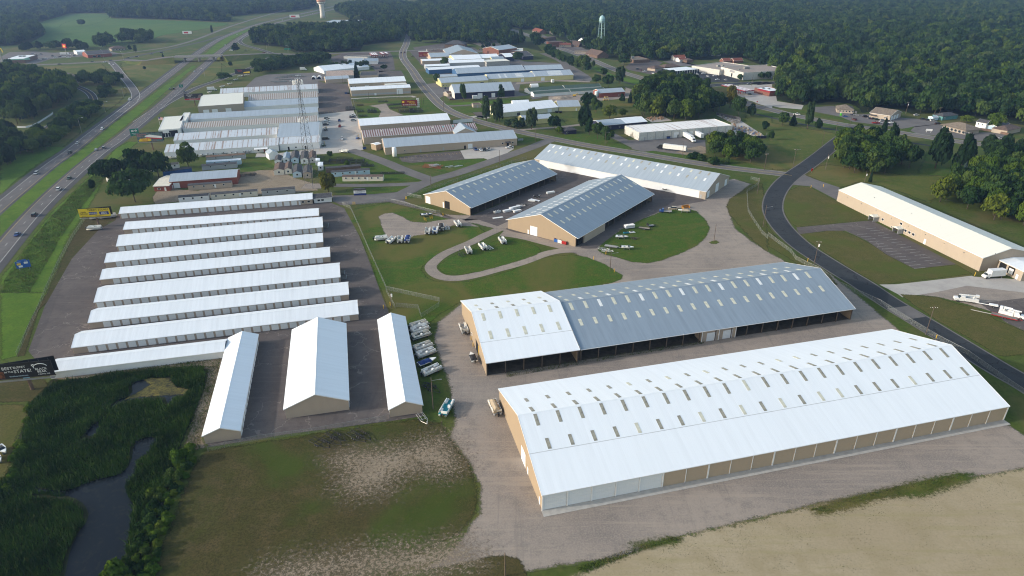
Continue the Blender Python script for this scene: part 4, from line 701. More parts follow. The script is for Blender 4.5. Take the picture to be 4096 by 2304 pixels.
# ---- long factory on the right
g=(179.09,347.07,199.06,254.64,26.51,6.3,9.53); L=math.hypot(g[2]-g[0],g[3]-g[1])
ps=[31.2,35.59,42.4,48.26,51.21,53.8,56.28,47.55,63.65]
ft=[('win','F',ps[k],z,1.6,1.3) for k,z in ((1,1.4),(4,1.4),(5,1.4),(6,1.4),(7,3.6))]+[('mdoor','F',ps[8],.1,1.2,2.4),('win','F',ps[2],.2,1.2,.8)]
ft+=[('vent','F',8+11*i,4.6,.35,.3) for i in range(8)]
o=shed('factory','long cream factory with off-white roof beside the side street',g,BEIGE_ROOF,CREAM,.15,.15,ft,gwall=TAN2)
for k in (0,3):
    x=ps[k]; mb=MB(); mb.box(x-1.8,x-1.6,-3,.1,.06,2.6).box(x+1.6,x+1.8,-3,.1,.06,2.6); mb.build('porch_wall',GREY_S,o); MB().prism([(x-2,2.5),(x,3.4),(x+2,2.5)],-3.2,.1).build('porch_roof',BEIGE_ROOF,o)
    MB().box(x-1.3,x+1.3,-.2,.1,.07,2.4).build('entrance',BRICK2,o)
for x,y in ((20,6),(45,7),(62,8),(95,5)): MB().tube((x,y,6.9),(x,y,8.3),.12,n=6).build('vent_pipe',STEEL,o)
A=Vector(g[:2]); B=Vector(g[2:4]); d=(B-A).normalized(); n=Vector((-d.y,d.x)); P0=B+n*8.5; P1=P0+d*12
g2=(P0.x,P0.y,P1.x,P1.y,14,4.6,5.2)
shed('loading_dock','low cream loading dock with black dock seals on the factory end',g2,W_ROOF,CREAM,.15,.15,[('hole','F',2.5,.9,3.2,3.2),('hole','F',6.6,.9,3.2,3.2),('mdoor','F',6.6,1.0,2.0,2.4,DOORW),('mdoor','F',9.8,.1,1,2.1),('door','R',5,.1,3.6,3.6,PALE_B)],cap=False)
# ---- marina hall bays (left centre)
def bay(lab,g,roof,wall=WHITE_S,**k): return shed('marina_hall',lab,g,roof,wall,.1,.1,group='joined marina halls',cap=False,**k)
bay('front marina hall with white wall and row of small boats',(-234.34,439.83,-162.97,458.15,22.97,4.4,6.93),RUST2,feats=[('cano','F',62,2.9,9,3),('mdoor','F',64,.1,1.2,2.2,RED_S),('win','F',60,1,1.4,1.2)])
bay('front marina hall end bay with rusted striped roof by the lot',(-163.03,460.08,-136.24,465.29,20.07,4.6,6.81),RUST2,feats=[('mdoor','F',6,.1,1.1,2.3,DARK),('mdoor','F',17.5,.1,1.1,2.3,DARK),('win','F',11,1.2,1.3,1.1),('mdoor','F',9.5,.1,.9,2,DOORG)])
bay('marina hall bay with brown and white rust-streaked roof',(-242.9,472.35,-174.32,490.43,23.53,4.4,6.99),RUST2)
bay('marina hall bay with smooth blue-grey roof above the rest',(-170.37,478.69,-141.61,484.31,45.29,5.0,9.98),B_ROOF)
bay('long marina hall bay with fully striped rusty roof',(-252.93,510.17,-155.42,534.8,21.3,4.4,6.74),RUST1)
bay('marina hall bay with pale grey roof behind the striped one',(-261.21,542.29,-164.08,569.09,22.98,4.4,6.93),B_ROOF)
bay('short marina hall bay with white and grey roof beside the tall block',(-235.36,592.14,-174.43,608.99,25.78,4.4,7.24),B_ROOF)
bay('short marina hall bay with striped roof near the lattice tower top',(-242.92,623.4,-182.59,639.54,27.39,4.4,7.41),RUST1)
bay('rearmost marina hall bay with white left end and rusted edge',(-283.18,659.01,-194.1,684.49,24.99,4.4,7.15),RUST2)
g=(-268.25,575.01,-233.59,587.48,58.43,8.5); L=math.hypot(g[2]-g[0],g[3]-g[1])
flatb('workshop_block','tall beige flat-roofed workshop with three grey overhead doors',g,sidingm('khaki_siding',(.33,.29,.23,1)),BEIGE_ROOF,par=.15,feats=[('door','F',6,.1,4.6,5.2,DOORG),('door','F',13,.1,4.6,5.2,DOORG),('door','F',24,.1,4.6,5.2,DOORG)])
g=(-266.15,499.02,-251.96,504.32,49.78,6.0); L=math.hypot(g[2]-g[0],g[3]-g[1])
o=flatb('showroom','white flat-roofed showroom with glass front facing the highway',g,WHITE_S,BEIGE_ROOF,par=.15,feats=[('hole','F',L*.66,.1,6,4.8)]+[('win','F',L*.08+i*1.9,.2,1.8,3.2) for i in range(4)])
g=(-264.61,530.45,-259.93,531.94,33.11,6.0); flatb('showroom','narrow white flat-roofed wing behind the glass-fronted showroom',g,WHITE_S,BEIGE_ROOF,par=.15)
g=(-161.6,435.74,-157.06,438.71,6,4.4,6.2)
d=Vector(g[2:4])-Vector(g[:2]); d.normalize(); n=Vector((-d.y,d.x)); a=Vector(g[2:4]); b=a+n*8
shed('entrance_porch','small white gabled entrance porch on the front marina hall',(a.x,a.y,b.x,b.y,6.5,4.0,5.8),B_ROOF,WHITE_S,.2,.15,cap=False)
# ---- tan halls east of the sales yard
g=(-86.71,447.03,4.33,471.6,23.04,5.2,8.66); L=math.hypot(g[2]-g[0],g[3]-g[1])
ps=[55.94,59.76,87.23,83.43,90.99,24.55,40.59,13.65]
shed('tan_hall','long tan hall with blue-grey roof, white tank and four parked pickups',g,B_ROOF,TAN2,.3,.2,[('mdoor','F',ps[0],.1,1.3,2.4,DARK),('door','F',ps[1],.1,3.3,3.4,DOORW),('mdoor','F',ps[2],.1,1.6,2.4,DARK),('cano','F',ps[2],2.6,4,2.2,SHINGLE),('win','F',ps[3],1.6,1.3,1.2),('win','F',ps[4],1.6,1.3,1.2),('mdoor','F',ps[5],.1,1.1,2.3,GREY_S),('mdoor','F',ps[6],.1,1,2.3,GREY_S),('win','F',ps[7],1.4,1,1)])
shed('side_shed','small white-roofed lean shed against the long tan hall',(-94.93,458.78,-91.64,462.52,5.87,4.0,4.44),W_ROOF,TAN,.15,.1,cap=False)
g=(-106.94,475.19,-25.5,498.7,19.18,5.5,8.38); L=math.hypot(g[2]-g[0],g[3]-g[1])
shed('tan_hall','tan hall with red rust-striped roof and small skylights',g,RUST3,TAN2,.3,.2,sky=[('F',[14+7.6*i for i in range(6)],.62,.82,.9,SKYL),('F',[60,67.5],.62,.82,.9,plain('teal_sheet',(.1,.4,.4,1)))])
A=Vector(g[:2]); B=Vector(g[2:4]); d=(B-A).normalized(); n=Vector((-d.y,d.x)); P0=A+d*(L-3)+n*(-9); P1=P0+n*19
shed('tan_hall','short cross-gabled hall with blue-grey roof against the rust-striped one',(P0.x,P0.y,P1.x,P1.y,16,5.6,9.2),B_ROOF,TAN2,.3,.2)
shed('tan_hall','tan hall with smooth white roof behind the rust-striped one',(-116.28,510.07,-48.4,529.74,26.12,6.0,8.61),W_ROOF,TAN2,.15,.15,[('band','F',35,.05,69,2.2,GREY_S)],cap=False)
g=(-156.72,663.76,-100.13,679.25,17.56,6.0,7.76); L=math.hypot(g[2]-g[0],g[3]-g[1])
shed('tan_hall','white-roofed tan hall with pale band and large white door',g,W_ROOF,TAN2,.15,.15,[('band','F',L/2,.8,L-2,1.6,GREY_S),('door','F',L*.81,.1,6,5.2,DOORW),('mdoor','F',L*.4,.1,2,2.2,DOORW)],cap=False)
g=(-166.93,702.81,-110.44,718.52,28.76,6.0,8.88)
shed('tan_hall','rear white-roofed tan hall with two small windows at its left',g,W_ROOF,TAN2,.15,.15,[('win','F',2,2,1.3,1.6),('win','F',6,2,1.3,1.6),('door','F',18,.1,4,3.4,DOORW)],cap=False)
flatb('annex','low beige annex between the two white-roofed tan halls',(-129.85,703.02,-108.16,710.06,14.73,4.5),TAN2,BEIGE_ROOF,par=.1)
shed('old_hall','old grey hall with faded pink-brown roof beside the tall spruce',(-205.26,760.0,-175.78,766.22,32.53,5.0,8.25),plain('faded_roof',(.42,.33,.28,1),.8,.2),GREY_S,.2,.2,cap=False)
shed('old_hall','low grey shed in front of the faded pink-brown roof',(-201.26,742.13,-177.22,750.47,17.74,4.2,5.97),B_ROOF,TAN2,.2,.2,cap=False)
flatb('low_shop','low dark flat-roofed shop right of the tall spruce',(-169.36,767.74,-149.51,771.03,33.74,4.0),TAN2,SHINGLE,par=.2)
flatb('fuel_shop','low white shop with blue signs near the main street corner',(-225.8,936.83,-192.35,930.32,14.82,4.0),CONC_W,SHINGLE,par=.3)
shed('workshop','pale grey roofed workshop behind the row of garden trees',(-207.4,878.88,-187.87,883.01,27.78,4.0,6.78),B_ROOF,WHITE_S,.2,.2,cap=False); shed('workshop','darker grey workshop wing facing the main street',(-188.56,886.48,-171.27,888.48,21.23,4.0,6.12),G_ROOF,WHITE_S,.2,.2,cap=False)
shed('long_greenhouse','long white greenhouse hidden behind the row of garden trees',(-219.95,808.87,-173.26,844.02,31.93,3.5,7.49),W_ROOF,WHITE_S,.2,.2,cap=False)
# ---- works east of main street
g=(-54.1,647.35,3.62,662.15,31.21,6.0,11.46); L=math.hypot(g[2]-g[0],g[3]-g[1])
shed('works_hall','navy works hall with arched pale roof and grey overhead doors',g,B_ROOF,NAVY,.3,.2,[('door','F',L*.42,.1,4.6,4.4,DOORG),('door','F',L*.64,.1,3.6,4,DOORG),('mdoor','F',L*.33,.1,1.1,2.3),('mdoor','F',L*.49,.1,1.1,2.3)],gwall=CONC_W)
shed('guard_hut','small pinkish hut with brown roof at the navy works hall corner',(-61.84,661.33,-56.35,665.51,8.69,2.8,4.32),BROWN_SH,CREAM,.2,.2,[('mdoor','F',3,.1,.9,2,BRICK2)],cap=False)
for lab,g,rf in (('yellow works building, left part with white silos',(-73.04,714.64,-24.0,731.83,25.4,4.5,7.67),B_ROOF),('yellow works building, middle part with open loading bays',(-24.17,737.3,26.29,750.38,25.11,4.8,7.94),B_ROOF),('yellow works building, right part with striped roof lights',(26.45,750.34,69.5,760.45,28.8,5.2,8.8),B_ROOF)):
    L=math.hypot(g[2]-g[0],g[3]-g[1]); sk=[]
    if 'right' in lab: sk=[('F',[L*.38+1.15*i for i in range(14)],.05,.9,.5,SKYC)]
    elif 'middle' in lab: sk=[('F',[L*.62+1.2*i for i in range(7)]+[L*.25,L*.27,L*.38,L*.4],.05,.9,.5,SKYC)]
    shed('yellow_works',lab,g,rf,YEL_S,.2,.15,[('door','F',L*.2,.1,4,3.6,DOORG)] if 'right' in lab else ([('door','F',L*.73,.1,3.6,3.4,DOORG)]+[('win','F',L*k,1.6,.9,.9) for k in (.08,.12,.16,.2)] if 'middle' in lab else [('hole','F',L*.86,.1,3.6,2.6),('win','F',L*.04,1.2,1,1),('win','F',L*.1,1.2,1,1)]),sky=sk,cap=False,group='yellow works buildings')
for lab,g,rf,wl in (('long dark blue hall with grey roof, middle section',(-60.6,773.9,16.89,796.99,28.98,5.0,9.06),B_ROOF,BLUE_S),('dark blue hall with grey roof, right section by trees',(17.26,798.15,61.6,806.52,26.04,5.0,8.26),B_ROOF,BLUE_S),('dark blue hall with whitish roof, left section by street',(-95.76,802.71,-36.17,822.52,19.96,5.0,6.2),W_ROOF,BLUE_S),('low pale grey hall in front of the dark blue hall',(-79.59,765.22,-59.92,769.51,16.08,3.0,4.21),B_ROOF,CONC_W),
  ('narrow white-roofed grey hall behind the dark blue halls',(-76.62,859.34,-32.3,868.87,20.7,5.0,7.07),W_ROOF2,GREY_S),('short bright white roof behind a round street tree',(-103.85,838.05,-74.57,845.34,16.24,4.0,5.22),W_ROOF2,GREY_S),('tan hall with bright white roof and street-side canopy',(-113.25,882.24,-72.68,892.06,17.46,4.5,5.81),W_ROOF2,TAN2),('large bright white roof above the tan hall',(-73.16,886.41,-37.28,895.5,39.2,5.5,8.44),W_ROOF2,YEL_S),('bright white roof, right end of the large hall',(-37.45,899.82,-14.34,906.47,34.78,5.5,8.11),W_ROOF2,CONC_W),
  ('pale yellow hall end with grey roof beside concrete block hall',(-24.23,893.42,-8.41,897.55,18.44,5.0,6.84),G_ROOF,YEL_S),('hall with grey roof beside the street corner sign',(-106.46,920.06,-64.82,932.98,30.47,4.5,7.55),B_ROOF,TAN2),('dark shed with grey roof among trees left of the through road',(16.08,920.45,29.91,927.0,38.44,5.0,8.84),SHINGLE,NAVY),('navy shed with white roof beside the dark shed',(-7.08,912.17,4.2,916.28,30.07,5.0,8.01),W_ROOF2,NAVY)):
    shed('works_hall',lab,g,rf,wl,.2,.15,cap=False,group='works halls east of the street')
flatb('block_hall','plain grey concrete block hall with flat roof',(-30.35,861.37,-1.32,870.48,20.3,6.0),plain('grey_block',(.33,.33,.32,1),.9,.1),BEIGE_ROOF,par=.2)
a=(-43.69,942.58); b=(-69.71,1007.59); shed('gabled_hall','wide grey gabled hall beyond the white roofs',(a[0],a[1],a[0]-12,a[1]+55,42,6,12),G_ROOF,TAN2,.3,.2,cap=False)
flatb('brown_flat_roof','low building with brown flat roof beside the gabled hall',(-115.75,966.99,-80.97,972.45,41.29,4.5),CONC_W,BROWN_SH,par=.3,units=[(.2,.6,3,2,1.2),(.35,.6,3,2,1.2),(.6,.7,4,2,1)])
o=flatb('brick_school','red brick building with flat wings and metal gabled hall',(-33.46,984.37,17.08,982.9,37.7,4.0),BRICK,BEIGE_ROOF,par=.3,units=[(.75,.5,4,3,1.2),(.85,.4,3,3,1)])
shed('brick_gable','tall red brick gable of the flat-winged building',(-16.89,970.37,8.75,997.36,32.57,7.0,10.26),B_ROOF,BRICK,.2,.2,cap=False)
hip('bank_building','brown brick office with hipped grey roof and tall windows',(-101.11,1062.64,-69.75,1059.0,24,5),SHINGLE,BRICK2,.5,[('win','F',L_*2.2+14,.4,1.9,3.4) for L_ in range(8)],'building')
for lab,g in (('green-roofed mini storage row, rear left section',(18.11,673.02,54.58,686.61,13.8,2.9,4.97)),('green-roofed mini storage row, rear right section',(54.81,687.43,92.67,698.61,13.57,2.9,4.94)),('green-roofed mini storage row, front left section',(22.2,656.97,59.2,669.17,10.13,2.9,4.42)),('green-roofed mini storage row, front right section',(59.01,668.52,94.54,679.59,10.97,2.9,4.55))):
    L=math.hypot(g[2]-g[0],g[3]-g[1]); shed('mini_storage',lab,g,GREEN_SH,WHITE_S,.3,.2,doors(1.5,L-.5,3.1,2.5,2.2),group='green-roofed mini storage rows',cap=False)
g=(85.45,651.75,110.88,659.36,16.28,4.5,6.94)
shed('red_barn','red metal building with pale roof beside a white tank',g,B_ROOF,RED_S,.2,.15,[('win','F',20,1,1.2,.9),('win','F',24,1,1.2,.9),('door','L',8,.1,3.6,3.4,DOORW)],cap=False)
g=(-10.92,564.09,41.54,588.48,27.01,4.0,8.05); L=math.hypot(g[2]-g[0],g[3]-g[1])
shed('pale_hall','long pale yellow hall with white roof behind leafy trees',g,W_ROOF,plain('pale_yellow',(.60,.58,.42,1),.7,.08),.2,.15,[('door','F',L*.85,.1,4,3.2,DOORG),('win','F',L*.52,1.3,1.2,1),('mdoor','F',L*.33,.1,3,2.6,SHINGLE)],cap=False)
shed('pale_hall','pale yellow hall end with grey roof next to the white one',(41.7,588.81,61.3,591.56,22.31,4.0,7.35),B_ROOF,YEL_S,.2,.15,[('mdoor','F',16,.1,1.2,2.2,DOORG)],cap=False)
shed('pale_hall','pale yellow shed with pale roof in front, behind a leafy tree',(10.03,537.13,34.2,544.64,15.69,4.0,5.96),B_ROOF,YEL_S,.2,.15,cap=False)
flatb('pump_hut','small cream hut with flat brown roof by the lane',(-34.22,606.49,-27.1,608.04,8.28,3.0),CREAM,BROWN_SH,par=.1,feats=[('mdoor','F',4,.1,1,2,GREY_S)])
shed('white_barn','pale gabled roof just behind the long pale yellow hall',(1.72,606.27,16.56,609.39,8.73,4.0,5.75),W_ROOF,WHITE_S,.2,.2,cap=False)
g=(70.17,515.28,90.18,522.34,19.21,4.0,5.92); shed('navy_workshop','navy workshop with blue-grey roof, left half',g,B_ROOF,NAVY,.2,.15,[('win','F',8,1.4,1,1),('win','F',16,1.4,1,1)],cap=False)
shed('navy_workshop','navy workshop with off-white roof, right half',(90.23,522.64,108.61,529.53,19.46,4.0,5.95),W_ROOF,NAVY,.2,.15,[('win','F',4,1.4,1,1)],cap=False)
g=(93.82,483.05,168.67,505.55,24.52,6.0); L=math.hypot(g[2]-g[0],g[3]-g[1])
o=flatb('white_warehouse','long white flat-roofed warehouse with patched roof and dock doors',g,CONC_W,MEMB,par=.25,feats=[('post','F',L*k,.1,.5,5.4,GREY_S) for k in (.085,.17,.255,.34,.425,.51,.595,.67,.755,.84,.93)]+[('door','F',L*.39,.1,4,4,DOORG),('mdoor','F',L*.06,.1,1.2,2.2,GREY_S),('mdoor','F',L*.41,.1,1.2,2.2,SHINGLE),('door','F',L*.47,.9,3,3,DOORG),('door','F',L*.55,.9,3,3,DOORG),('mdoor','F',L*.9,.1,1.2,2.2,GREY_S)])
hip('dark_house','low dark shingled house between roadside trees',(40.94,503.04,50.48,506.09,9,3),SHINGLE,NAVY,.4,[('win','F',2,1,1.2,1)])
# ---- retail strip and town
g=(254.62,751.18,313.05,767.2,45.92,8.0)
flatb('big_box_store','large cream concrete store with flat brown roof and white cars',g,CONC_W,plain('tan_gravel_roof',(.30,.25,.22,1),.9,.15),par=.6,units=[(.35,.6,6,4,2),(.15,.5,2,2,1)],feats=[('win','L',22,.3,3,4),('band','L',22,5,10,2.4,plain('grey_panel',(.3,.3,.32,1)))])
flatb('flat_store','lower cream store with flat roof left of the large one',(238.63,786.2,284.26,818.08,41.19,6.0),CONC_W,plain('pink_gravel_roof',(.33,.28,.25,1),.9,.15),par=.5,units=[(.4,.5,4,3,1.6),(.55,.5,2,2,1.2)])
g=(186.48,783.61,218.87,799.05,23.69,5.0); L=math.hypot(g[2]-g[0],g[3]-g[1])
flatb('car_showroom','glass-walled car showroom with wide white flat roof',g,GLASS,W_ROOF,par=.1,feats=[('post','F',L*i/10+.4,.1,.4,4.6,TRIMW) for i in range(10)])
hip('office_house','cream cottage with brown hipped roof beside the car lot',(171.34,816.81,183.67,829.03,12,3),BROWN_SH,CREAM); hip('office_house','long brown-roofed house behind the glass showroom',(184.09,826.23,205.69,834.01,14,3.4),BROWN_SH,BRICK2)
flatb('brick_office','flat-roofed brown brick office across the through road',(156.99,886.49,179.18,893.75,32.57,4.0),BRICK2,TAN_SH,par=.3,units=[(.3,.5,4,3,2.4)])
for lab,v in (('white house with red tiled roof among trees',(213.96,907.4,230.06,910.5,12,4,6.5)),('small red-roofed annex of the white house',(217.97,894.54,228.58,898.98,9,3,5))): shed('town_house',lab,v,RED_SH,WHITE_S,.3,.2,[('win','F',3,1,1,1.2),('win','F',6,1,1,1.2)],cat='house',cap=False)
hip('brown_house','brown-roofed house behind the retail street trees',(225.66,886.74,235.66,891.09,10,3),BROWN_SH,BRICK2)
for lab,v in (('left red-brown house beyond the big store',(270.63,880.32,281.41,883.05,10,3,6)),('right red-brown house beyond the big store',(284.05,880.77,297.62,885.18,10,3,6))): shed('brick_house',lab,v,RED_SH,BRICK,.3,.2,cat='house',cap=False)
RAIL=paint('canopy_red',(.22,.012,.018,1),.5,.1)
def canopy(name,lab,g,h=5,stripes=8):
    root,L=basics(name,lab,g,'canopy',None); W=g[4]; MB().box(0,L,0,W,h-.9,h-.06).build('fascia',RAIL,root); MB().box(.4,L-.4,.4,W-.4,h-.07,h).build('roof',TRIMW,root)
    for i in range(stripes): MB().box(L*(i+.35)/stripes,L*(i+.65)/stripes,.4,W-.4,h-.01,h+.03).build('roof_stripe',RAIL,root)
    for x in (.12,.37,.63,.88):
        for y in (.3,.7): link('column',MB().box(-.2,.2,-.2,.2,0,h-.9).me('column',RAIL),root,(L*x,W*y,0))
        link('fuel_pump',MB().box(-.4,.4,-.6,.6,0,1.9).me('fuel_pump',TRIMW),root,(L*x,W*.5,0))
    return root
canopy('fuel_canopy','red and white striped filling station canopy on the right',(226.51,657.67,237.54,661.7,36.77,5),5,3)
canopy('fuel_canopy','dark red filling station canopy by the far street corner',(-188.99,939.38,-179.71,942.09,27.08,5),5,4)
canopy('fuel_canopy','small red-edged filling station canopy left of the junction',(-176.5,952.6,-167.6,956.18,17.98,5),5,1)
g=(250.02,654.77,265.1,660.85,21.73,5.0); o=flatb('station_shop','red-fronted filling station shop with white flat roof',g,BRICK,W_ROOF2,par=.3,units=[(.5,.5,2,2,1),(.3,.7,2,2,1)],feats=[('band','L',8,3.4,17,1.5,RAIL),('band','F',8,3.4,15,1.5,RAIL)])
g=(281.1,578.55,294.4,573.58,16,3); hip('clinic','cream office with brown hipped roof and clipped hedge',g,TAN_SH,CREAM,.6,[('win','F',3+2.5*i,.9,1.4,1.4) for i in range(6)],'building',zr=6)
g=(299.18,558.1,310.31,544.84,22.0,4.2,7.5); L=math.hypot(g[2]-g[0],g[3]-g[1])
shed('auto_shop','cream auto shop with grey-brown gable roof and three bay doors',g,TAN_SH,CREAM,.4,.4,[('door','R',4+5.2*i,.1,3.6,3.4,DOORW) for i in range(3)]+[('win','F',L*.75,1.2,1.2,1.4),('win','F',L*.83,1.2,1.2,1.4),('cano','F',L*.2,2.4,6,1.6,SHINGLE)],cap=False)
g=(334.36,516.98,341.27,495.19,17,3.4); L=math.hypot(g[2]-g[0],g[3]-g[1])
hip('shop_strip','low shop strip with brown hipped roof and columned front',g,TAN_SH,CREAM,1.6,[('win','F',3+3.4*i,.4,2.4,2) for i in range(7)],'building',zr=6.6)
shed('white_house','two-storey white house half hidden by a round tree',(361.46,516.29,365.13,509.14,9,5.5,7.5),SHINGLE,WHITE_S,.3,.2,[('win','F',2,3.5,1,1.3),('win','F',5,3.5,1,1.3),('win','L',4,3.5,1,1.3)],cat='house',cap=False)
shed('white_house','low white house wing right of the round tree',(372.13,503.89,390.05,518.42,9,3.5,5),SHINGLE,PALE_B,.3,.2,cat='house',cap=False)
hip('teal_house','dark-roofed teal house in the shade of tall trees',(353.65,545.61,370.59,552.01,10,3.2),SHINGLE,plain('teal_siding',(.10,.26,.27,1)),.4,[('win','F',3,1,1.2,1.2)]); shed('garden_shed','small pale garden shed near the teal house',(345.6,545.14,351.53,547.25,5,2.4,3.4),B_ROOF,PALE_B,.2,.1,cap=False)
hip('brown_house','brown-roofed house at the right edge behind trees',(372.72,494.98,390.89,505.54,12,3.2),BROWN_SH,CREAM)
for i,(lab,v,rf,wl) in enumerate([
 ('brown gabled restaurant by the legged water tower',(103.1,963.38,116.03,932.54,18,3.5,9),BROWN_SH,BRICK2),('low cream building left of the legged water tower',(89.72,984.03,114.49,979.38,14,3.6,4.2),TAN_SH,CREAM),
 ('white church with steep grey roof behind the brick shops',(114.01,1081.11,134.4,1091.6,20,6,11),SHINGLE,WHITE_S),('dark chalet-roofed building on the main street',(92.37,1068.0,103.96,1061.99,14,3,8),BROWN_SH,BRICK2),('red-roofed restaurant on the main street',(73.79,1062.7,91.98,1063.44,12,3.5,5.5),RED_SH,CREAM),
 ('two-storey brick shop on the main street corner',(60.08,1062.69,80.22,1070.25,16,7,7.4),BROWN_SH,BRICK),('brown shop left of the two-storey brick shop',(56.46,1145.85,75.29,1162.04,12,5,5.4),BROWN_SH,BRICK2),('red-roofed hall among trees at the far street',(38.68,1290.93,50.93,1254.75,14,4,8),RED_SH,BRICK2),
 ('tan flat-roofed shop behind the far brick shops',(74.88,1255.89,84.99,1261.77,12,4,4.4),TAN_SH,CREAM),('white gabled house right of the legged water tower',(165.63,1173.92,171.48,1174.19,9,5,9),SHINGLE,WHITE_S),('white farmhouse with grey roof in the wood edge',(208.04,965.68,218.94,971.56,9,5,8),SHINGLE,WHITE_S),
 ('long dark roof half hidden in the wood',(295.65,1158.67,325.16,1137.51,22,4,7),SHINGLE,CREAM),('pale roof at a clearing deep in the wood',(570.18,1667.39,589.84,1653.55,20,4,6),B_ROOF,WHITE_S),
 ('white house on the far hillside clearing',(686.37,1529.43,693.86,1519.69,12,4,7),TAN_SH,WHITE_S),('small white barn below the far hillside house',(636.63,1423.3,644.19,1423.7,9,3.5,5.5),RED_SH,WHITE_S),('low house with orange roof in the far wood',(570.43,1495.71,583.11,1491.54,10,3,5.5),RED_SH,CREAM),('pale block at the far left edge of the wood',(547.42,1539.62,580.86,1554.78,16,5,5.5),TAN_SH,CREAM),
 ('distant white house near the far field',(1193.56,2042.27,1204.2,2038.64,14,5,8),RED_SH,WHITE_S),('distant pale house right of the far field edge',(1256.62,2060.33,1266.28,2043.21,14,5,8),TAN_SH,WHITE_S),('grey roof behind the leaning pole in the wood',(430.78,818.89,444.81,823.29,12,4,6.5),SHINGLE,CREAM)]):
    shed('town_building',lab,v,rf,wl,.4,.3,[('win','F',2+3*k,1.2,1.2,1.3) for k in range(3)],cap=False,trim=False)
rh=random.Random(31)
for p in [(188.73,1170.39),(208.64,1160.75),(220.48,1171.76),(260.23,1050.67),(275.29,1690.17),(128.75,1349.66),(139.75,1326.73),(128.84,1416.3),(159.32,1351.17),(176.05,1140.36),(236.36,1203.48),(103.97,1348.44),(277.72,950.72),(325.66,973.2),(322.16,932.32),(48.41,1452.36),(252.15,1081.93),(582.44,1574.99),(599.12,922.5),(624.68,994.76),(652.18,936.82),(438.53,596.5),(454.4,605.51),(655.95,1167.84),(487.64,984.37)]:
    a=rh.uniform(.1,.4); w=rh.uniform(9,15); nm,rf=rh.choice((('grey',SHINGLE),('brown',BROWN_SH),('tan',TAN_SH),('red',RED_SH))); wn_,wl=rh.choice((('white',WHITE_S),('cream',HOMEC),('pale',PALE_B)))
    shed('town_house',f'small {wn_} house with {nm} roof among the town trees',(p[0],p[1],p[0]+w*math.cos(a),p[1]+w*math.sin(a),9,3.4,6),rf,wl,.4,.3,[('win','F',2.5,1,1.1,1.2),('win','F',6,1,1.1,1.2)],cat='house',cap=False,trim=False,group='houses among the town trees')
# ---- west of the highway
g=(-664.01,909.41,-641.83,914.66,43.11,5.5); o=flatb('truck_stop','truck stop shop under a green-edged flat canopy roof',g,BRICK2,W_ROOF,par=.2,feats=[('band','F',15,4.2,30,1.3,plain('mint_fascia',(.25,.48,.40,1))),('band','R',8,4.2,16,1.3,MAT['mint_fascia'])],units=[(.4,.6,3,3,1.4),(.6,.6,3,3,1.4)])
shed('red_store','red-walled store with wide dark roof near the ramp lights',(-584.78,960.45,-562.33,981.05,32.19,4.5,7.72),SHINGLE,RED_S,.3,.2,[('win','F',8,.4,4,2.4),('win','F',14,.4,4,2.4)],cap=False)
shed('white_annex','white annex with pale roof behind the red store',(-622.33,998.42,-613.67,1006.08,22.18,4.0,5.11),W_ROOF,WHITE_S,.2,.2,cap=False)
hip('motel','low tan motel with brown roof at the field edge',(-595.33,1038.91,-579.43,1053.06,16,3.2),BROWN_SH,CREAM,1,[('win','F',4+4*i,.6,2,1.6) for i in range(8)],'building')
flatb('far_school','long grey-brown flat building below the white water tower',(-378.48,1382.06,-314.68,1376.52,98.7,9.0),plain('grey_brown_block',(.26,.22,.20,1),.9,.1),B_ROOF,par=.4); flatb('far_store','low tan flat-roofed store with cars beyond the tree belt',(-394.85,1322.36,-322.54,1394.3,43.34,5.0),CREAM,plain('pink_gravel_roof2',(.36,.32,.30,1),.9,.1),par=.3)
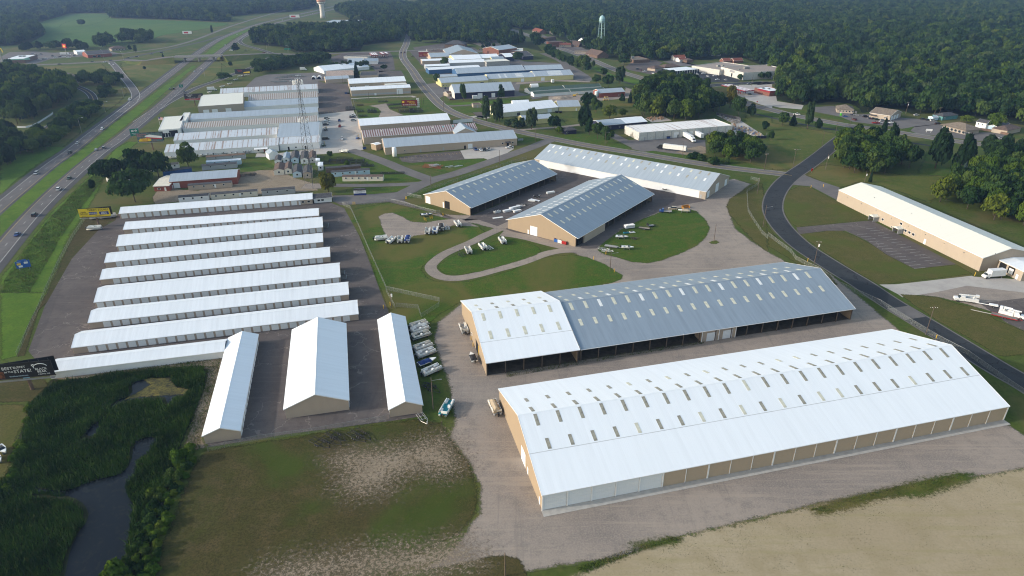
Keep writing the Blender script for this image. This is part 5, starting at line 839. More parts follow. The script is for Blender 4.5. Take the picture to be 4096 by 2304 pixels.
# red barn and homes behind the storage rows
g=(-200.6,373.7,-164.21,382.87,17.49,4.4,6.59); L=math.hypot(g[2]-g[0],g[3]-g[1])
shed('red_workshop','red-walled workshop with pale grey roof and white overhead door',g,B_ROOF,RED_S,.25,.2,[('door','F',3.8,.1,3.4,3.2,DOORW),('mdoor','F',1.2,.1,1,2.1)])
shed('red_workshop','low red lean-to with cream roof left of the red workshop',(-207.88,368.98,-198.8,369.88,22.23,3.2,4.53),plain('cream_roof',(.70,.66,.55,1),.5,.08),RED_S,.25,.2,[('mdoor','F',6.5,.1,1,2.1),('win','F',3,.9,1.6,1.1)],cap=False)
HOMES=[ # label, front-left, front-right ground, depth, wall, roof
 ('cream manufactured home with dark shutters on the corner lawn',(-102.38,386.69),(-77.7,387.08),4.4,HOMEC,BROWN_SH,6),
 ('pale blue manufactured home with grey roof behind the cream one',(-111.23,395.53),(-88.21,401.46),4.4,PALE_B,SHINGLE,5),
 ('dark brown manufactured home stripped of siding',(-116.65,404.21),(-95.74,410.33),4.4,BRICK2,SHINGLE,0),
 ('cream manufactured home with dark roof just behind first storage row',(-168.23,353.52),(-144.29,360.01),4.4,HOMEC,SHINGLE,5),
 ('white manufactured home with dark roof, left, behind first storage row',(-184.29,349.01),(-168.98,352.64),4.4,WHITE_S,SHINGLE,3),
 ('grey manufactured home with white wrap behind first storage row, right',(-142.04,360.04),(-124.32,364.26),4.4,GREY_S,SHINGLE,3),
 ('tan manufactured home with white sheet in front of red workshop',(-188.42,370.3),(-165.21,376.35),4.4,TAN2,SHINGLE,4),
 ('long manufactured home with dark red roof by the boat row',(-203.35,432.17),(-179.55,438.8),4.4,GREY_S,BRICK2,2),
 ('white-roofed trailer home behind the red workshop',(-198.43,420.3),(-177.64,425.37),3.8,PALE_B,W_ROOF,2),
 ('grey manufactured home with peaked dormer behind red workshop',(-197.49,411.16),(-177.21,417.18),5,GREY_S,SHINGLE,2),
 ('dark manufactured home with blue tarp behind the oaks',(-216.41,398.82),(-201.57,406.64),4.6,plain('blue_tarp',(.03,.10,.30,1),.5),SHINGLE,0),
 ('white cottage with dark roof between the oaks',(-221.11,414.15),(-214.53,416.55),5,WHITE_S,SHINGLE,2),
 ('white cottage with two windows under the oaks',(-233.91,407.21),(-227.58,408.43),6,WHITE_S,SHINGLE,2),
 ('pale grey cottage mostly hidden by the big oak',(-240.55,383.0),(-232.27,391.23),8,WHITE_S,SHINGLE,2)]
for lab,a,b,dp,wl,rf,nw in HOMES:
    L=math.hypot(b[0]-a[0],b[1]-a[1])
    ft=[('win','F',L*(k+.6)/(nw+.4),1.5,1.1,1.1) for k in range(nw)]+([('mdoor','F',L*.62,.6,.9,2.0,TRIMW)] if nw>3 else [])
    shed('manufactured_home',lab,a+b+(dp,3.0,3.6),rf,wl,.12,.1,ft,cat='mobile home',group='manufactured homes',cap=False,trim=False,th=.12)
GH=[('beige double-wide half with brown roof and blue sheeting',(-141.83,401.53),16,6.4,HOMEC,BROWN_SH),('matching beige double-wide half on the right',(-137.58,402.89),16,4.4,HOMEC,BROWN_SH),
 ('pale blue manufactured home end-on with dark roof',(-129.38,396.0),18,5.4,PALE_B,SHINGLE),('tan manufactured home end-on below the lattice tower',(-122.56,394.64),17,5.6,TAN2,SHINGLE),
 ('white manufactured home end-on nearest the marina hall',(-150.42,422.99),13,4.2,WHITE_S,SHINGLE),('grey manufactured home end-on with grey roof, rear row',(-146.34,427.82),15,4.4,WHITE_S,G_ROOF),('long dark-roofed manufactured home end-on, rear row',(-140.45,427.92),19,5,PALE_B,SHINGLE),('black-roofed manufactured home end-on, rear row right',(-133.71,426.6),20,5,WHITE_S,SHINGLE),('brown-roofed manufactured home end-on behind the tower',(-129.0,428.12),18,4.6,GREY_S,BROWN_SH),
 ('small white travel trailer beside the lattice tower',(-119.8,410.66),9,3.4,WHITE_S,W_ROOF),('smaller white trailer behind the travel trailer',(-124.97,422.72),6,3.2,WHITE_S,W_ROOF)]
dn=Vector((-.245,.97)).normalized()
for lab,p,L,w,wl,rf in GH:
    q=(p[0]+dn.x*L,p[1]+dn.y*L)
    shed('manufactured_home',lab,p+q+(w,3.1,4.2 if w>4 else 3.3),rf,wl,.12,.1,[('win','L',w/2,1.2,1.2,1.3),('win','F',L*.3,1.3,1.1,1),('win','F',L*.6,1.3,1.1,1)],cat='mobile home',group='manufactured homes',cap=False,trim=False,th=.12)
# ---- overpass bridge
a=Vector(X2[0]); b=Vector(X2[1]); d=(b-a).normalized(); L=(b-a).length
br=thing('overpass_bridge','low grey concrete overpass carrying the street over the highway','bridge',(a.x,a.y,0),ang(a,b))
MB().box(0,L,-6.6,6.6,5.3,6.44).build('deck',CONC,br); MB().box(0,L,-6.2,6.2,6.45,6.49).build('roadway',ROADM,br)
for s in (-1,1): MB().box(0,L,s*6.6-.2,s*6.6+.2,6.45,7.3).build('parapet',CONC,br)
for k in (.22,.52,.82):
    pr=MB(); pr.box(L*k-.7,L*k+.7,-6,6,4.4,5.29)
    for y in (-4.5,0,4.5): pr.box(L*k-.5,L*k+.5,y-.5,y+.5,0,4.4)
    pr.build('pier',CONC,br)

# ================================================================ TREES AND PLANTS
LEAF=leafm('broad_leaves',(.012,.033,.012,1),(.038,.074,.021,1),(.075,.112,.028,1)); LEAFY=leafm('yellow_green_leaves',(.045,.085,.014,1),(.065,.105,.016,1),(.10,.125,.02,1)); LEAFP=leafm('pale_leaves',(.028,.052,.022,1),(.04,.07,.028,1),(.065,.09,.042,1))
NEED=leafm('dark_needles',(.013,.030,.013,1),(.02,.042,.018,1),(.03,.055,.022,1)); NEEDB=leafm('blue_needles',(.04,.065,.065,1),(.055,.085,.085,1),(.08,.11,.11,1)); LEAFB=leafm('bright_leaves',(.05,.10,.015,1),(.08,.13,.018,1),(.12,.15,.025,1)); BARK=plain('bark',(.09,.07,.05,1),.95,.2); ORANGE=leafm('turning_leaves',(.055,.08,.014,1),(.085,.10,.016,1),(.12,.10,.02,1))
def quads(P,N,size,rg,mat,name):
    n=len(P); r=rg.normal(size=(n,3)); u=np.cross(N,r); u/=np.linalg.norm(u,axis=1)[:,None]+1e-9; v=np.cross(N,u); v/=np.linalg.norm(v,axis=1)[:,None]+1e-9
    s=size*rg.uniform(.6,1.25,(n,1)); asp=rg.uniform(.6,1.0,(n,1)); u=u*s; v=v*s*asp
    V=np.stack([P-u-v*.4,P+u*.2-v,P+u+v*.4,P-u*.2+v],1).reshape(-1,3)
    me=bpy.data.meshes.new(name); me.vertices.add(4*n); me.vertices.foreach_set('co',V.ravel().astype(np.float32)); me.loops.add(4*n); me.loops.foreach_set('vertex_index',np.arange(4*n,dtype=np.int32))
    me.polygons.add(n); me.polygons.foreach_set('loop_start',np.arange(0,4*n,4,dtype=np.int32)); me.polygons.foreach_set('loop_total',np.full(n,4,np.int32)); me.materials.append(mat); me.update(); me.validate(); return me
def crown(seed,n,leaf,kind,mat):
    rg=np.random.default_rng(seed)
    def dirs(k): d=rg.normal(size=(k,3)); return d/np.linalg.norm(d,axis=1)[:,None]
    if kind=='spruce':
        t=rg.uniform(0,1,n)**.75; z=.06+.94*t; k=14; lay=np.floor(t*k)/k; R=(1-t)**.85*(.72+.28*np.sin(t*k*2*np.pi))*rg.uniform(.55,1.05,n)+.02
        a=rg.uniform(0,2*np.pi,n); P=np.stack([R*np.cos(a),R*np.sin(a),z-.05*R],1); N=np.stack([np.cos(a),np.sin(a),np.full(n,1.2)],1)+rg.normal(size=(n,3))*.5
        return quads(P,N/np.linalg.norm(N,axis=1)[:,None],leaf,rg,mat,'crown')
    K={'broad':26,'poplar':20,'pine':22,'bush':12}[kind]
    el={'broad':(.74,.74,.35,.58),'poplar':(.55,.55,.40,.56),'pine':(.58,.58,.40,.55),'bush':(.66,.66,.42,.42)}[kind]
    c=dirs(K)*np.array(el[:3])*rg.uniform(.45,1.0,(K,1)); c[:,2]+=el[3]
    if kind=='pine': c[:,:2]*=(1.25-c[:,2:3]*.9)
    cr=rg.uniform(.22,.42,K)*(1 if kind!='bush' else 1.2); zs=el[2]/el[0]*1.15
    w=cr**2; idx=rg.choice(K,n,p=w/w.sum()); d=dirs(n); d[:,2]=np.where(d[:,2]<-.35,-d[:,2],d[:,2])
    P=c[idx]+d*cr[idx][:,None]*rg.uniform(.72,1.08,(n,1))*np.array([1,1,zs]); N=d+rg.normal(size=(n,3))*.45
    lo={'bush':.0,'pine':.08}.get(kind,.08); P[:,2]=np.clip(P[:,2],lo+rg.uniform(0,.03,n),1.03)
    return quads(P,N/np.linalg.norm(N,axis=1)[:,None],leaf,rg,mat,'crown')
def trunkm(seed):
    rg=random.Random(seed); mb=MB(); mb.tube((0,0,-.02),(.01,.01,.45),.05,.032,7); mb.tube((.01,.01,.45),(0,.02,.85),.032,.008,6)
    for i in range(6):
        a=rg.uniform(0,6.28); z=rg.uniform(.25,.5); mb.tube((0,0,z),(math.cos(a)*.5,math.sin(a)*.5,z+.22),.018,.005,5)
    return mb.me('trunk',BARK,True)
TR={'broad':[crown(10+i,2600,.075,'broad',LEAF) for i in range(5)],'yellow':[crown(30+i,2300,.08,'broad',LEAFY) for i in range(2)],'poplar':[crown(40+i,2000,.10,'poplar',LEAFP) for i in range(2)],'tall':[crown(45+i,2000,.09,'poplar',LEAF) for i in range(2)],
 'pine':[crown(50+i,2200,.09,'pine',NEED) for i in range(2)],'spruce':[crown(60+i,2000,.10,'spruce',NEED) for i in range(2)],'blue':[crown(65,1800,.10,'spruce',NEEDB)],'bush':[crown(70+i,900,.12,'bush',LEAF) for i in range(3)],'lush':[crown(75+i,900,.12,'bush',LEAFB) for i in range(2)],'orange':[crown(80,2200,.085,'broad',ORANGE)]}
TRUNK=[trunkm(i) for i in range(3)]
NTREE=0
def tree(lab,p,H,R,kind='broad',group=None,cat=None,k=None):
    global NTREE; NTREE+=1
    nm={'bush':'bush','lush':'bush','pine':'pine_tree','spruce':'spruce_tree','blue':'spruce_tree','poplar':'poplar_tree'}.get(kind,'broadleaf_tree')
    t=thing(nm,lab,cat or ('bush' if nm=='bush' else 'tree'),(p[0],p[1],0),RND.uniform(0,6.28),group); me=TR[kind]; 
    link('crown',me[NTREE%len(me)],t,(0,0,0),0,(R,R,H))
    link('trunk',TRUNK[NTREE%3],t,(0,0,0),0,(H*.42,H*.42,H) if nm!='bush' else (R*.5,R*.5,H))
    return t
NT_=[ # label, place, height, spread radius, kind
 ('huge dark oak standing at the left end of the storage rows',(-209.22,350.35),17.5,13,'broad'),('tall oak behind the huge oak, left of the white cottage',(-229.61,394.38),17.5,10,'broad'),('round oak right behind the huge oak',(-218.16,396.67),16,9,'broad'),('spreading oak beside the highway verge',(-243.26,387.98),14,11,'broad'),('lone open-crowned oak in front of the white marina wall',(-208.98,417.8),15.5,7.5,'broad'),('young tree on the verge below the oaks',(-243.03,369.36),7,2.2,'broad'),
 ('yellowing round tree beside the storage office',(-105.94,366.81),11.5,6,'orange'),('small green tree in the boat scrap yard',(-122.72,441.06),4.5,2.2,'broad'),('green shrub among stacked dock frames',(-106.86,419.09),4,2.2,'lush'),
 ('tall dark spruce beside the faded pink-brown roof',(-175.8,780.59),17,4.2,'spruce'),('round shrub in the street-side scrap lot',(-153.65,835.48),6.5,4.5,'broad'),('round street tree in front of the white-roofed halls',(-83.62,870.99),10,6.8,'broad'),('dark street tree at the yellow works corner',(-79.11,734.21),11,4.2,'broad'),('slim tree at the left end of the navy works hall',(-45.06,640.55),15,4.2,'tall'),('leafy tree in front of the navy works hall, right',(-9.42,643.29),13.5,4.5,'broad'),('large round tree beside the dark shed',(9.23,901.1),12.5,7.5,'broad'),
 ('leafy tree in front of the pale yellow shed',(16.02,522.04),16,6,'poplar'),('tall tree left of the through road bend',(86.87,832.86),17,9,'broad'),('tall narrow tree beside the mown verge of the through road',(116.35,728.83),18,6.5,'poplar'),('broad round tree near the flat brick office',(143.04,871.06),13,10,'broad'),('dark tree behind the red metal building',(100.96,707.2),12.5,7,'broad'),('brownish tree behind the green storage rows',(91.79,733.63),9,6,'broad'),('shrubby tree at the bend verge',(105.14,780.79),9,5,'broad'),('small tree right of the through road verge',(101.13,847.52),9,3,'broad'),
 ('big dark pine beside the low dark house',(57.36,513.36),20,8,'pine'),('tree above the dark pine, left of the field',(68.45,597.98),14,6.5,'broad'),('dark tree right of the pine at the field edge',(73.75,583.25),13,5.5,'broad'),('yellow-green tree in the rough field',(82.31,559.01),11,6.5,'yellow'),('yellow-green shrub right in the rough field',(94.57,567.79),6.5,4,'yellow'),('young roadside tree, leftmost of the three on the lawn',(59.42,502.09),12,4.8,'broad'),('young roadside tree, middle of the three on the lawn',(64.25,489.98),12,5,'broad'),('young roadside tree, rightmost of the three on the lawn',(69.73,477.13),12,5,'broad'),('roadside tree left of the dark house',(33.87,518.7),11,5.5,'broad'),('round shrub at the corner of the dark house',(37.02,507.24),5,4,'yellow'),('bushy tree right of the hay bales',(103.07,625.68),8,3.5,'broad'),('dark pine by the hay bales',(110.54,625.86),11,2.6,'spruce'),
 ('tall thin tree near the filling station',(195.76,600.91),19,6,'orange'),('leafy tree above the stone yard',(192.45,564.78),16,7,'broad'),('dark tree right of the woodland clump',(183.17,589.38),14,7,'broad'),('dark bush right of the stone yard',(203.21,565.02),10,5,'broad'),('small tree alone in the meadow by the stone yard',(197.4,514.73),7,3.2,'broad'),
 ('tall poplar between the bike path and the through road',(231.83,517.76),19,4.2,'poplar'),('round tree left of the tall poplar',(215.95,528.31),11,5.2,'broad'),('dark cedar left of the tall poplar',(225.21,530.36),9,3.8,'spruce'),('dark round cedar right of the tall poplar',(238.59,514.36),8.5,4,'pine'),('dark cedar at the left by the bike path',(202.46,561.19),9,4.5,'pine'),('small tree in the meadow below the bike path',(190.9,483.45),7,3,'broad'),('small pine alone in the meadow',(196.89,513.52),5,2.4,'pine'),
 ('tall spruce by the corner of the side street',(265.79,471.0),18,4.2,'spruce'),('pine right of the tall corner spruce',(271.59,468.12),15,5,'pine'),('low pine right of the pair by the corner',(271.21,453.67),10,4.5,'pine'),('towering dark pine on the park lawn',(269.17,408.75),24,9,'pine'),('broad dark pine right of the towering pine',(280.27,400.88),22,8,'pine'),('thin blue spruce beside the factory meadow',(255.85,370.9),14,2.6,'blue'),('short blue spruce right of the thin one',(278.84,395.28),8,2.4,'blue'),('thin dark spruce at the factory corner',(213.85,380.37),8,1.3,'spruce'),('round tree hiding the white two-storey house',(373.58,511.8),13,7,'yellow'),('low round tree left of the white two-storey house',(368.54,537.07),6,5.5,'yellow'),('tall tree with bare lower trunk by the teal house',(358.02,564.56),20,7,'broad'),
 ('dark pine bush in the interchange meadow',(-451.85,849.84),4.2,3,'pine'),('sapling left of the two by the motel',(-565.86,1035.91),9,3,'broad'),('sapling right of the two by the motel',(-549.02,1019.59),10,3.4,'poplar'),('small tree on the overpass bank',(-352.3,867.89),7,2.6,'broad'),('bushy round tree by the highway billboard',(-320.51,763.92),9,9,'broad'),('round tree north of the overpass',(-402.54,1019.06),12,7,'broad'),('small dark spruce pair on the cross street bank',(-485.96,970.17),5,2,'spruce'),
 ('young poplar far beside the highway bend',(-549.42,1297.07),14,3,'poplar'),('lone dark tree in the far crop field',(-889.22,1467.51),13,10,'broad'),
 ('yellow bush at the bottom of the pond bank',(-86.38,100.54),4.2,3,'lush'),('bright bush on the pond bank below the shed corner',(-89.44,137.51),4,2.8,'lush'),('small bright bush on the pond bank',(-90.58,125.0),2.6,1.5,'lush')]
for lab,p,H,R,k in NT_: tree(lab,p,H,R,k)
def inside(p,poly):
    x,y=p; c=False; n=len(poly)
    for i in range(n):
        a=poly[i]; b=poly[i-1]
        if (a[1]>y)!=(b[1]>y) and x<(b[0]-a[0])*(y-a[1])/(b[1]-a[1])+a[0]: c=not c
    return c
def fill(poly,sp,rg,jit=.45):
    xs=[p[0] for p in poly]; ys=[p[1] for p in poly]; out=[]; y=min(ys); r=0
    while y<max(ys):
        x=min(xs)+(sp/2 if r%2 else 0)
        while x<max(xs):
            q=(x+rg.uniform(-jit,jit)*sp,y+rg.uniform(-jit,jit)*sp)
            if inside(q,poly): out.append(q)
            x+=sp
        y+=sp*.87; r+=1
    return out
CLUMPS=[('leafy tree in the wood left of the highway','trees in the wood left of the highway',[(-589.07,786.86),(-589.04,813.43),(-556.76,787.84),(-522.51,763.83),(-481.8,741.37),(-443.08,688.81),(-408.97,634.03),(-419.67,617.0),(-404.27,582.44),(-393.25,541.35),(-402.33,541.15),(-443.51,577.89)],9,(14,18),(6,8.5),['broad','broad','broad','pine','yellow']),
 ('leafy tree in the lower left roadside clump','trees in the lower left clump',[(-412.87,519.2),(-390.68,516.67),(-367.32,488.94),(-362.11,461.03),(-363.04,449.43)],8,(9,13),(4.5,6.5),['broad','pine']),
 ('bushy tree on the highway verge below the old road','verge trees below the old road',[(-346.94,461.31),(-357.81,497.3),(-364.53,529.33),(-377.68,572.18),(-386.71,609.7),(-382.5,626.18),(-369.73,606.13),(-353.35,552.05),(-340.2,511.83),(-331.79,476.52),(-330.4,450.02)],7,(6,11),(4.5,7),['broad','broad','yellow']),
 ('dark tree in the roadside wood at the left edge','roadside wood at the left edge',[(-402.09,491.75),(-361.38,486.4),(-337.09,463.59),(-333.45,437.19),(-325.23,404.48),(-327.49,389.59)],8,(8,13),(5,7),['broad','pine','broad']),
 ('tree beside the park-and-ride lot','trees by the park-and-ride lot',[(-473.43,741.61),(-492.91,789.78),(-466.58,759.43),(-452.17,730.88)],9,(9,12),(5,6),['broad']),
 ('leafy tree inside the ramp curve','trees inside the ramp curve',[(-457.58,753.73),(-463.34,790.68),(-446.99,766.05),(-428.05,748.71),(-418.02,726.29),(-429.42,715.1)],10,(10,13),(5.5,7.5),['broad']),('shrubby tree below the ramp curve','shrubs below the ramp curve',[(-423.45,699.5),(-424.21,720.64),(-396.07,675.32),(-389.44,652.14),(-397.73,656.48)],9,(6,8),(4,5.5),['broad']),
 ('dark tree in the field-edge clump behind the motel','field-edge trees behind the motel',[(-640.78,1074.23),(-679.96,1166.51),(-660.18,1167.38),(-627.4,1116.81),(-622.47,1074.98)],14,(13,17),(7,9),['broad']),('dark tree in the clump right of the motel','trees right of the motel',[(-639.9,1148.25),(-669.33,1223.72),(-644.18,1224.88),(-598.24,1176.95),(-586.88,1150.55),(-600.05,1136.97),(-631.79,1135.6)],13,(13,18),(7,9),['broad']),
 ('tree in the hedge behind the truck stop','hedge trees behind the truck stop',[(-736.21,1031.36),(-739.57,1076.0),(-694.28,1072.05),(-693.32,1101.73),(-673.06,1090.53),(-640.92,1062.77),(-641.75,1045.98),(-693.48,1049.44)],14,(9,14),(6,8),['broad','pine']),
 ('tree in the belt beside the exit ramp','tree belt beside the exit ramp',[(-323.74,868.83),(-304.17,905.96),(-256.09,947.14),(-238.08,917.82),(-242.55,894.03),(-271.61,861.85),(-292.21,812.23),(-299.89,800.56)],9,(8,11),(4.5,6),['broad']),
 ('small garden tree in the greenhouse row','greenhouse row trees',[(-224.31,846.44),(-177.38,856.36),(-174.95,843.88),(-221.28,834.22)],6.5,(8,10),(3,4),['poplar','broad']),
 ('tall pale poplar by the street bend','poplars by the street bend',[(-21.85,552.12),(-6.99,551.03),(-4.47,545.51),(-20.37,545.17)],6,(16,20),(4,5),['poplar']),('shrub under the poplars by the street bend','shrubs under the poplars',[(-4.43,540.03),(10.13,540.34),(10.47,524.49),(-3.7,524.2)],5,(4,6),(2.5,3.5),['bush','poplar']),
 ('street tree in the row along the through road','row of trees along the through road',[(46.8,1010.94),(52.64,1019.87),(65.95,924.4),(76.42,869.7),(92.31,815.17),(89.37,803.73),(72.58,856.76),(55.98,924.05)],9,(9,12),(4.5,6),['broad','tall']),
 ('leafy tree in the central woodland clump','trees of the central woodland clump',[(116.95,635.2),(129.86,671.12),(150.37,700.86),(167.73,706.42),(182.56,696.68),(188.19,663.36),(182.62,620.24),(182.31,604.44),(180.72,582.04),(152.37,547.34),(127.88,550.06),(119.6,563.2),(110.47,569.87),(114.67,602.87)],11,(14,18),(7,9),['broad','broad','broad','pine','yellow']),
 ('leafy tree in the thicket beside the semi trailers','thicket beside the semi trailers',[(135.74,449.58),(140.12,466.07),(148.66,459.06),(163.95,468.94),(173.73,457.17),(163.94,426.24),(145.64,418.8),(133.99,427.8)],9,(10,13),(5.5,7),['broad','yellow','broad']),('low shrub in the roadside thicket edge','roadside thicket shrubs',[(116.85,438.14),(125.93,441.57),(131.1,427.75),(144.24,419.79),(131.47,418.57),(117.93,432.78)],5,(3,4.5),(2.8,3.6),['bush']),
 ('leafy tree in the grove at the side street corner','grove at the side street corner',[(206.02,406.56),(207.5,420.95),(241.08,470.54),(251.12,470.73),(254.02,453.36),(260.58,426.84),(251.68,402.69),(232.65,396.76),(212.75,396.44)],10,(13,16),(6.5,8.5),['broad','broad','yellow']),
 ('tree in the dark thicket right of the pines','thicket right of the pines',[(300.41,417.61),(319.58,443.51),(336.41,454.83),(338.7,438.51),(343.67,423.24),(329.97,403.96),(305.97,408.19)],11,(11,14),(6,8),['broad','pine']),
 ('leafy tree in the wood behind the cream factory','wood behind the cream factory',[(246.43,355.49),(262.31,377.01),(280.26,383.48),(297.02,394.46),(312.25,390.35),(282.68,333.38),(258.04,302.67),(241.83,314.03),(240.8,334.46),(233.12,342.82)],9,(12,16),(6,8),['broad','yellow','broad']),
 ('ornamental tree by the red brick building','ornamental trees by the brick building',[(-39.45,1061.96),(-21.6,1077.11),(-21.32,1062.67),(-50.6,1033.73)],11,(6,8),(3,3.6),['tall']),('dark conifer behind the red brick building','conifers behind the brick building',[(-14.0,1112.62),(12.19,1124.17),(14.1,1083.44),(-10.25,1092.39)],10,(12,16),(3.5,4.5),['spruce','pine']),
 ('parking-lot tree at the retail strip','parking-lot trees of the retail strip',[(163.65,773.3),(192.18,786.47),(202.74,768.41),(220.93,745.62),(228.88,740.22),(213.87,737.02),(183.99,750.28),(166.39,767.35)],12,(6,8),(3.5,4.5),['broad']),('clipped tree beside the big cream store','trees beside the big store',[(241.4,820.47),(242.5,787.95),(255.92,751.17),(289.89,759.08),(286.8,750.32),(249.67,746.43),(239.24,794.17)],14,(6,8),(3.5,4.5),['broad'])]
rg=random.Random(11); CAND=[]; EXTRA=[]
for lab,grp,poly,sp,hr,rr,ks in CLUMPS:
    for p in fill(poly,sp,rg):
        k=rg.choice(ks); CAND.append((rg.uniform(*rr)/math.hypot(*p),p,rg.uniform(*hr),k,lab,grp))
CAND.sort(key=lambda c:-c[0]); NB_=0
for s_,p,h,k,lab,grp in CAND:                 # the trees that show largest stand alone, the rest join the forest mass
    b=k in('broad','yellow','tall','orange'); NB_+=b
    if b and NB_>215: EXTRA.append((p,s_*math.hypot(*p),h,{'yellow':5,'poplar':6,'pine':4}.get(k,NB_%4)))
    else: tree(lab,p,h,s_*math.hypot(*p),k,grp,cat='tree')
# bushes on the pond bank
for p in fill([(-85.2,98.75),(-86.21,108.14),(-88.39,115.54),(-89.38,125.36),(-89.6,134.42),(-89.55,141.92),(-85.74,143.19),(-84.92,133.32),(-83.34,122.0),(-80.35,109.6),(-77.96,98.79)],2.2,rg):
    tree('bright green bush in the hedge along the pond bank',p,rg.uniform(1.0,2.2),rg.uniform(1.2,2.0),rg.choice(['lush','bush','lush']),'bushes along the pond bank')
for p in fill([(-129.62,125.09),(-132.07,132.25),(-135.54,141.6),(-140.83,152.8),(-146.31,163.3),(-144.82,163.31),(-137.03,148.36),(-131.52,136.83),(-127.59,126.5),(-124.95,118.47)],2.4,rg):
    tree('bright green bush in the hedge left of the marsh',p,rg.uniform(1,2),rg.uniform(1.2,1.9),'lush','bushes left of the marsh')
# ---- forest masses beyond (a wood that reads as one mass)
NOGO=[]
for o in list(COL.objects):
    if o.parent is None and o.type=='EMPTY' and o.get('category') in ('building','house','mobile home','bridge','canopy'):
        L=max([c.dimensions.x if False else (max(v.co.x for v in c.data.vertices) if c.data else 0) for c in o.children if c.name.startswith(('roof','wall'))] or [10]); Wd=max([(max(v.co.y for v in c.data.vertices)) for c in o.children if c.data and c.name.startswith(('roof','wall'))] or [10])
        m=o.matrix_basis; NOGO.append((o.location.x,o.location.y,o.rotation_euler.z,L,Wd))
RLINES=np.array([tuple(v.co[:2]) for o in COL.objects if o.parent is None and o.get('kind')=='structure' and any(k in o.name for k in ('street','road','highway','path','ramp')) and o.data for v in o.data.vertices])
FOREST=[([(-336.96,2663.84),(-222.22,1738.19),(-44.41,1550.06),(7.02,1401.37),(155.03,1462.64),(135.91,1145.9),(138.69,993.52),(165.35,931.8),(201.99,902.55),(256.46,976.03),(299.63,1031.66),(316.7,937.05),(311.16,815.41),(260.16,662.89),(258.87,605.39),(295.58,630.01),(311.09,619.2),(309.36,577.82),(353.94,631.41),(357.53,590.44),(378.81,562.01),(429.09,504.6),(581.57,571.06),(2674.32,3023.98)],11.5),
 ([(-1856.88,2460.69),(-1182.34,1545.42),(-1062.87,1512.73),(-1030.17,1527.64),(-1081.98,1683.42),(-1142.03,1846.3),(-1045.52,1853.03),(-939.69,1676.67),(-872.31,1659.19),(-734.05,1608.33),(-632.68,1550.66),(-610.01,1565.43),(-693.88,1676.51),(-643.88,1785.29),(-687.87,2010.26),(-868.84,2554.35)],12),
 ([(-1113.24,1424.51),(-1051.89,1451.31),(-1018.27,1477.42),(-933.66,1400.25),(-860.89,1300.85),(-798.39,1165.63),(-797.78,1120.76),(-862.16,1089.93)],9),
 ([(-911.13,2550.34),(-651.13,1806.06),(-586.05,1839.6),(-557.0,1976.59),(-573.43,2111.42),(-698.36,2570.51)],12),
 ([(-458.58,1863.29),(-461.86,2096.09),(-321.71,2131.03),(-248.53,1990.55),(-218.92,1899.0),(-195.33,1900.64),(-280.03,2505.82),(-246.47,2412.27),(-128.38,1848.47),(-4.74,2497.58),(-2.2,1286.23),(-19.88,1303.85),(-65.34,1190.2),(-115.68,1187.98),(-161.13,1162.88),(-188.66,1250.8),(-269.94,1494.44),(-318.47,1582.45),(-342.76,1540.93),(-390.12,1695.51)],10),
 ([(-449.95,1230.13),(-435.59,1265.73),(-389.51,1324.1),(-329.55,1388.34),(-248.53,1371.43),(-192.65,1241.98),(-182.42,1161.96),(-233.0,1102.3),(-222.05,1026.0),(-312.71,1010.74),(-355.67,1083.78),(-410.01,1115.78)],9),
 ([(-3.47,1894.56),(226.61,1835.86),(193.51,1393.87),(154.17,1257.96),(146.25,1391.47),(92.64,1410.09),(61.39,1525.22),(22.29,1344.41),(-2.54,1449.66)],10),
 ([(-2.74,1547.21),(85.53,1578.67),(146.41,1412.86),(162.01,1294.01),(157.51,1065.37),(172.47,973.0),(159.29,893.79),(126.68,930.46),(119.01,992.8),(103.08,1050.73),(88.96,1143.92),(58.58,1307.62),(22.29,1344.41)],17),([(-123.6,1228.19),(-38.43,1284.52),(7.82,1140.5),(38.6,1141.8),(46.08,1012.72),(20.92,1059.99),(-16.79,1058.51),(-64.85,1109.23),(-111.93,1107.29)],26),([(201.37,997.92),(277.05,1020.68),(386.83,1024.81),(332.93,873.44),(313.24,880.43),(311.87,928.92),(276.55,927.71),(260.29,910.45),(245.06,918.21),(233.25,893.41),(225.69,934.51),(200.32,925.09)],13),([(294.52,637.17),(315.57,617.57),(303.6,576.04),(328.18,603.52),(344.06,590.13),(342.1,572.61),(367.98,573.18),(386.49,573.58),(390.55,561.15),(413.3,565.76),(411.85,534.2),(472.12,621.26),(378.86,644.45),(329.67,670.56)],12),([(-156.96,1119.32),(-113.53,1164.93),(-47.61,1167.78),(-2.12,1250.76),(-1.89,1140.09),(-45.34,1110.03),(-110.79,1135.5)],15),
 ([(251.77,641.34),(281.35,717.65),(329.0,718.94),(327.48,643.19),(306.58,634.89),(288.05,621.84),(266.26,616.41),(258.29,621.13)],10)]
pts=[]; rg=random.Random(5)
for poly,sp in FOREST: pts+=fill(poly,sp,rg)
P=np.array(pts); keep=np.ones(len(P),bool)
for x,y,r,L,Wd in NOGO:
    dx=P[:,0]-x; dy=P[:,1]-y; u=dx*math.cos(r)+dy*math.sin(r); v=-dx*math.sin(r)+dy*math.cos(r); keep&=~((u>-5)&(u<L+5)&(v>-9)&(v<Wd+5))
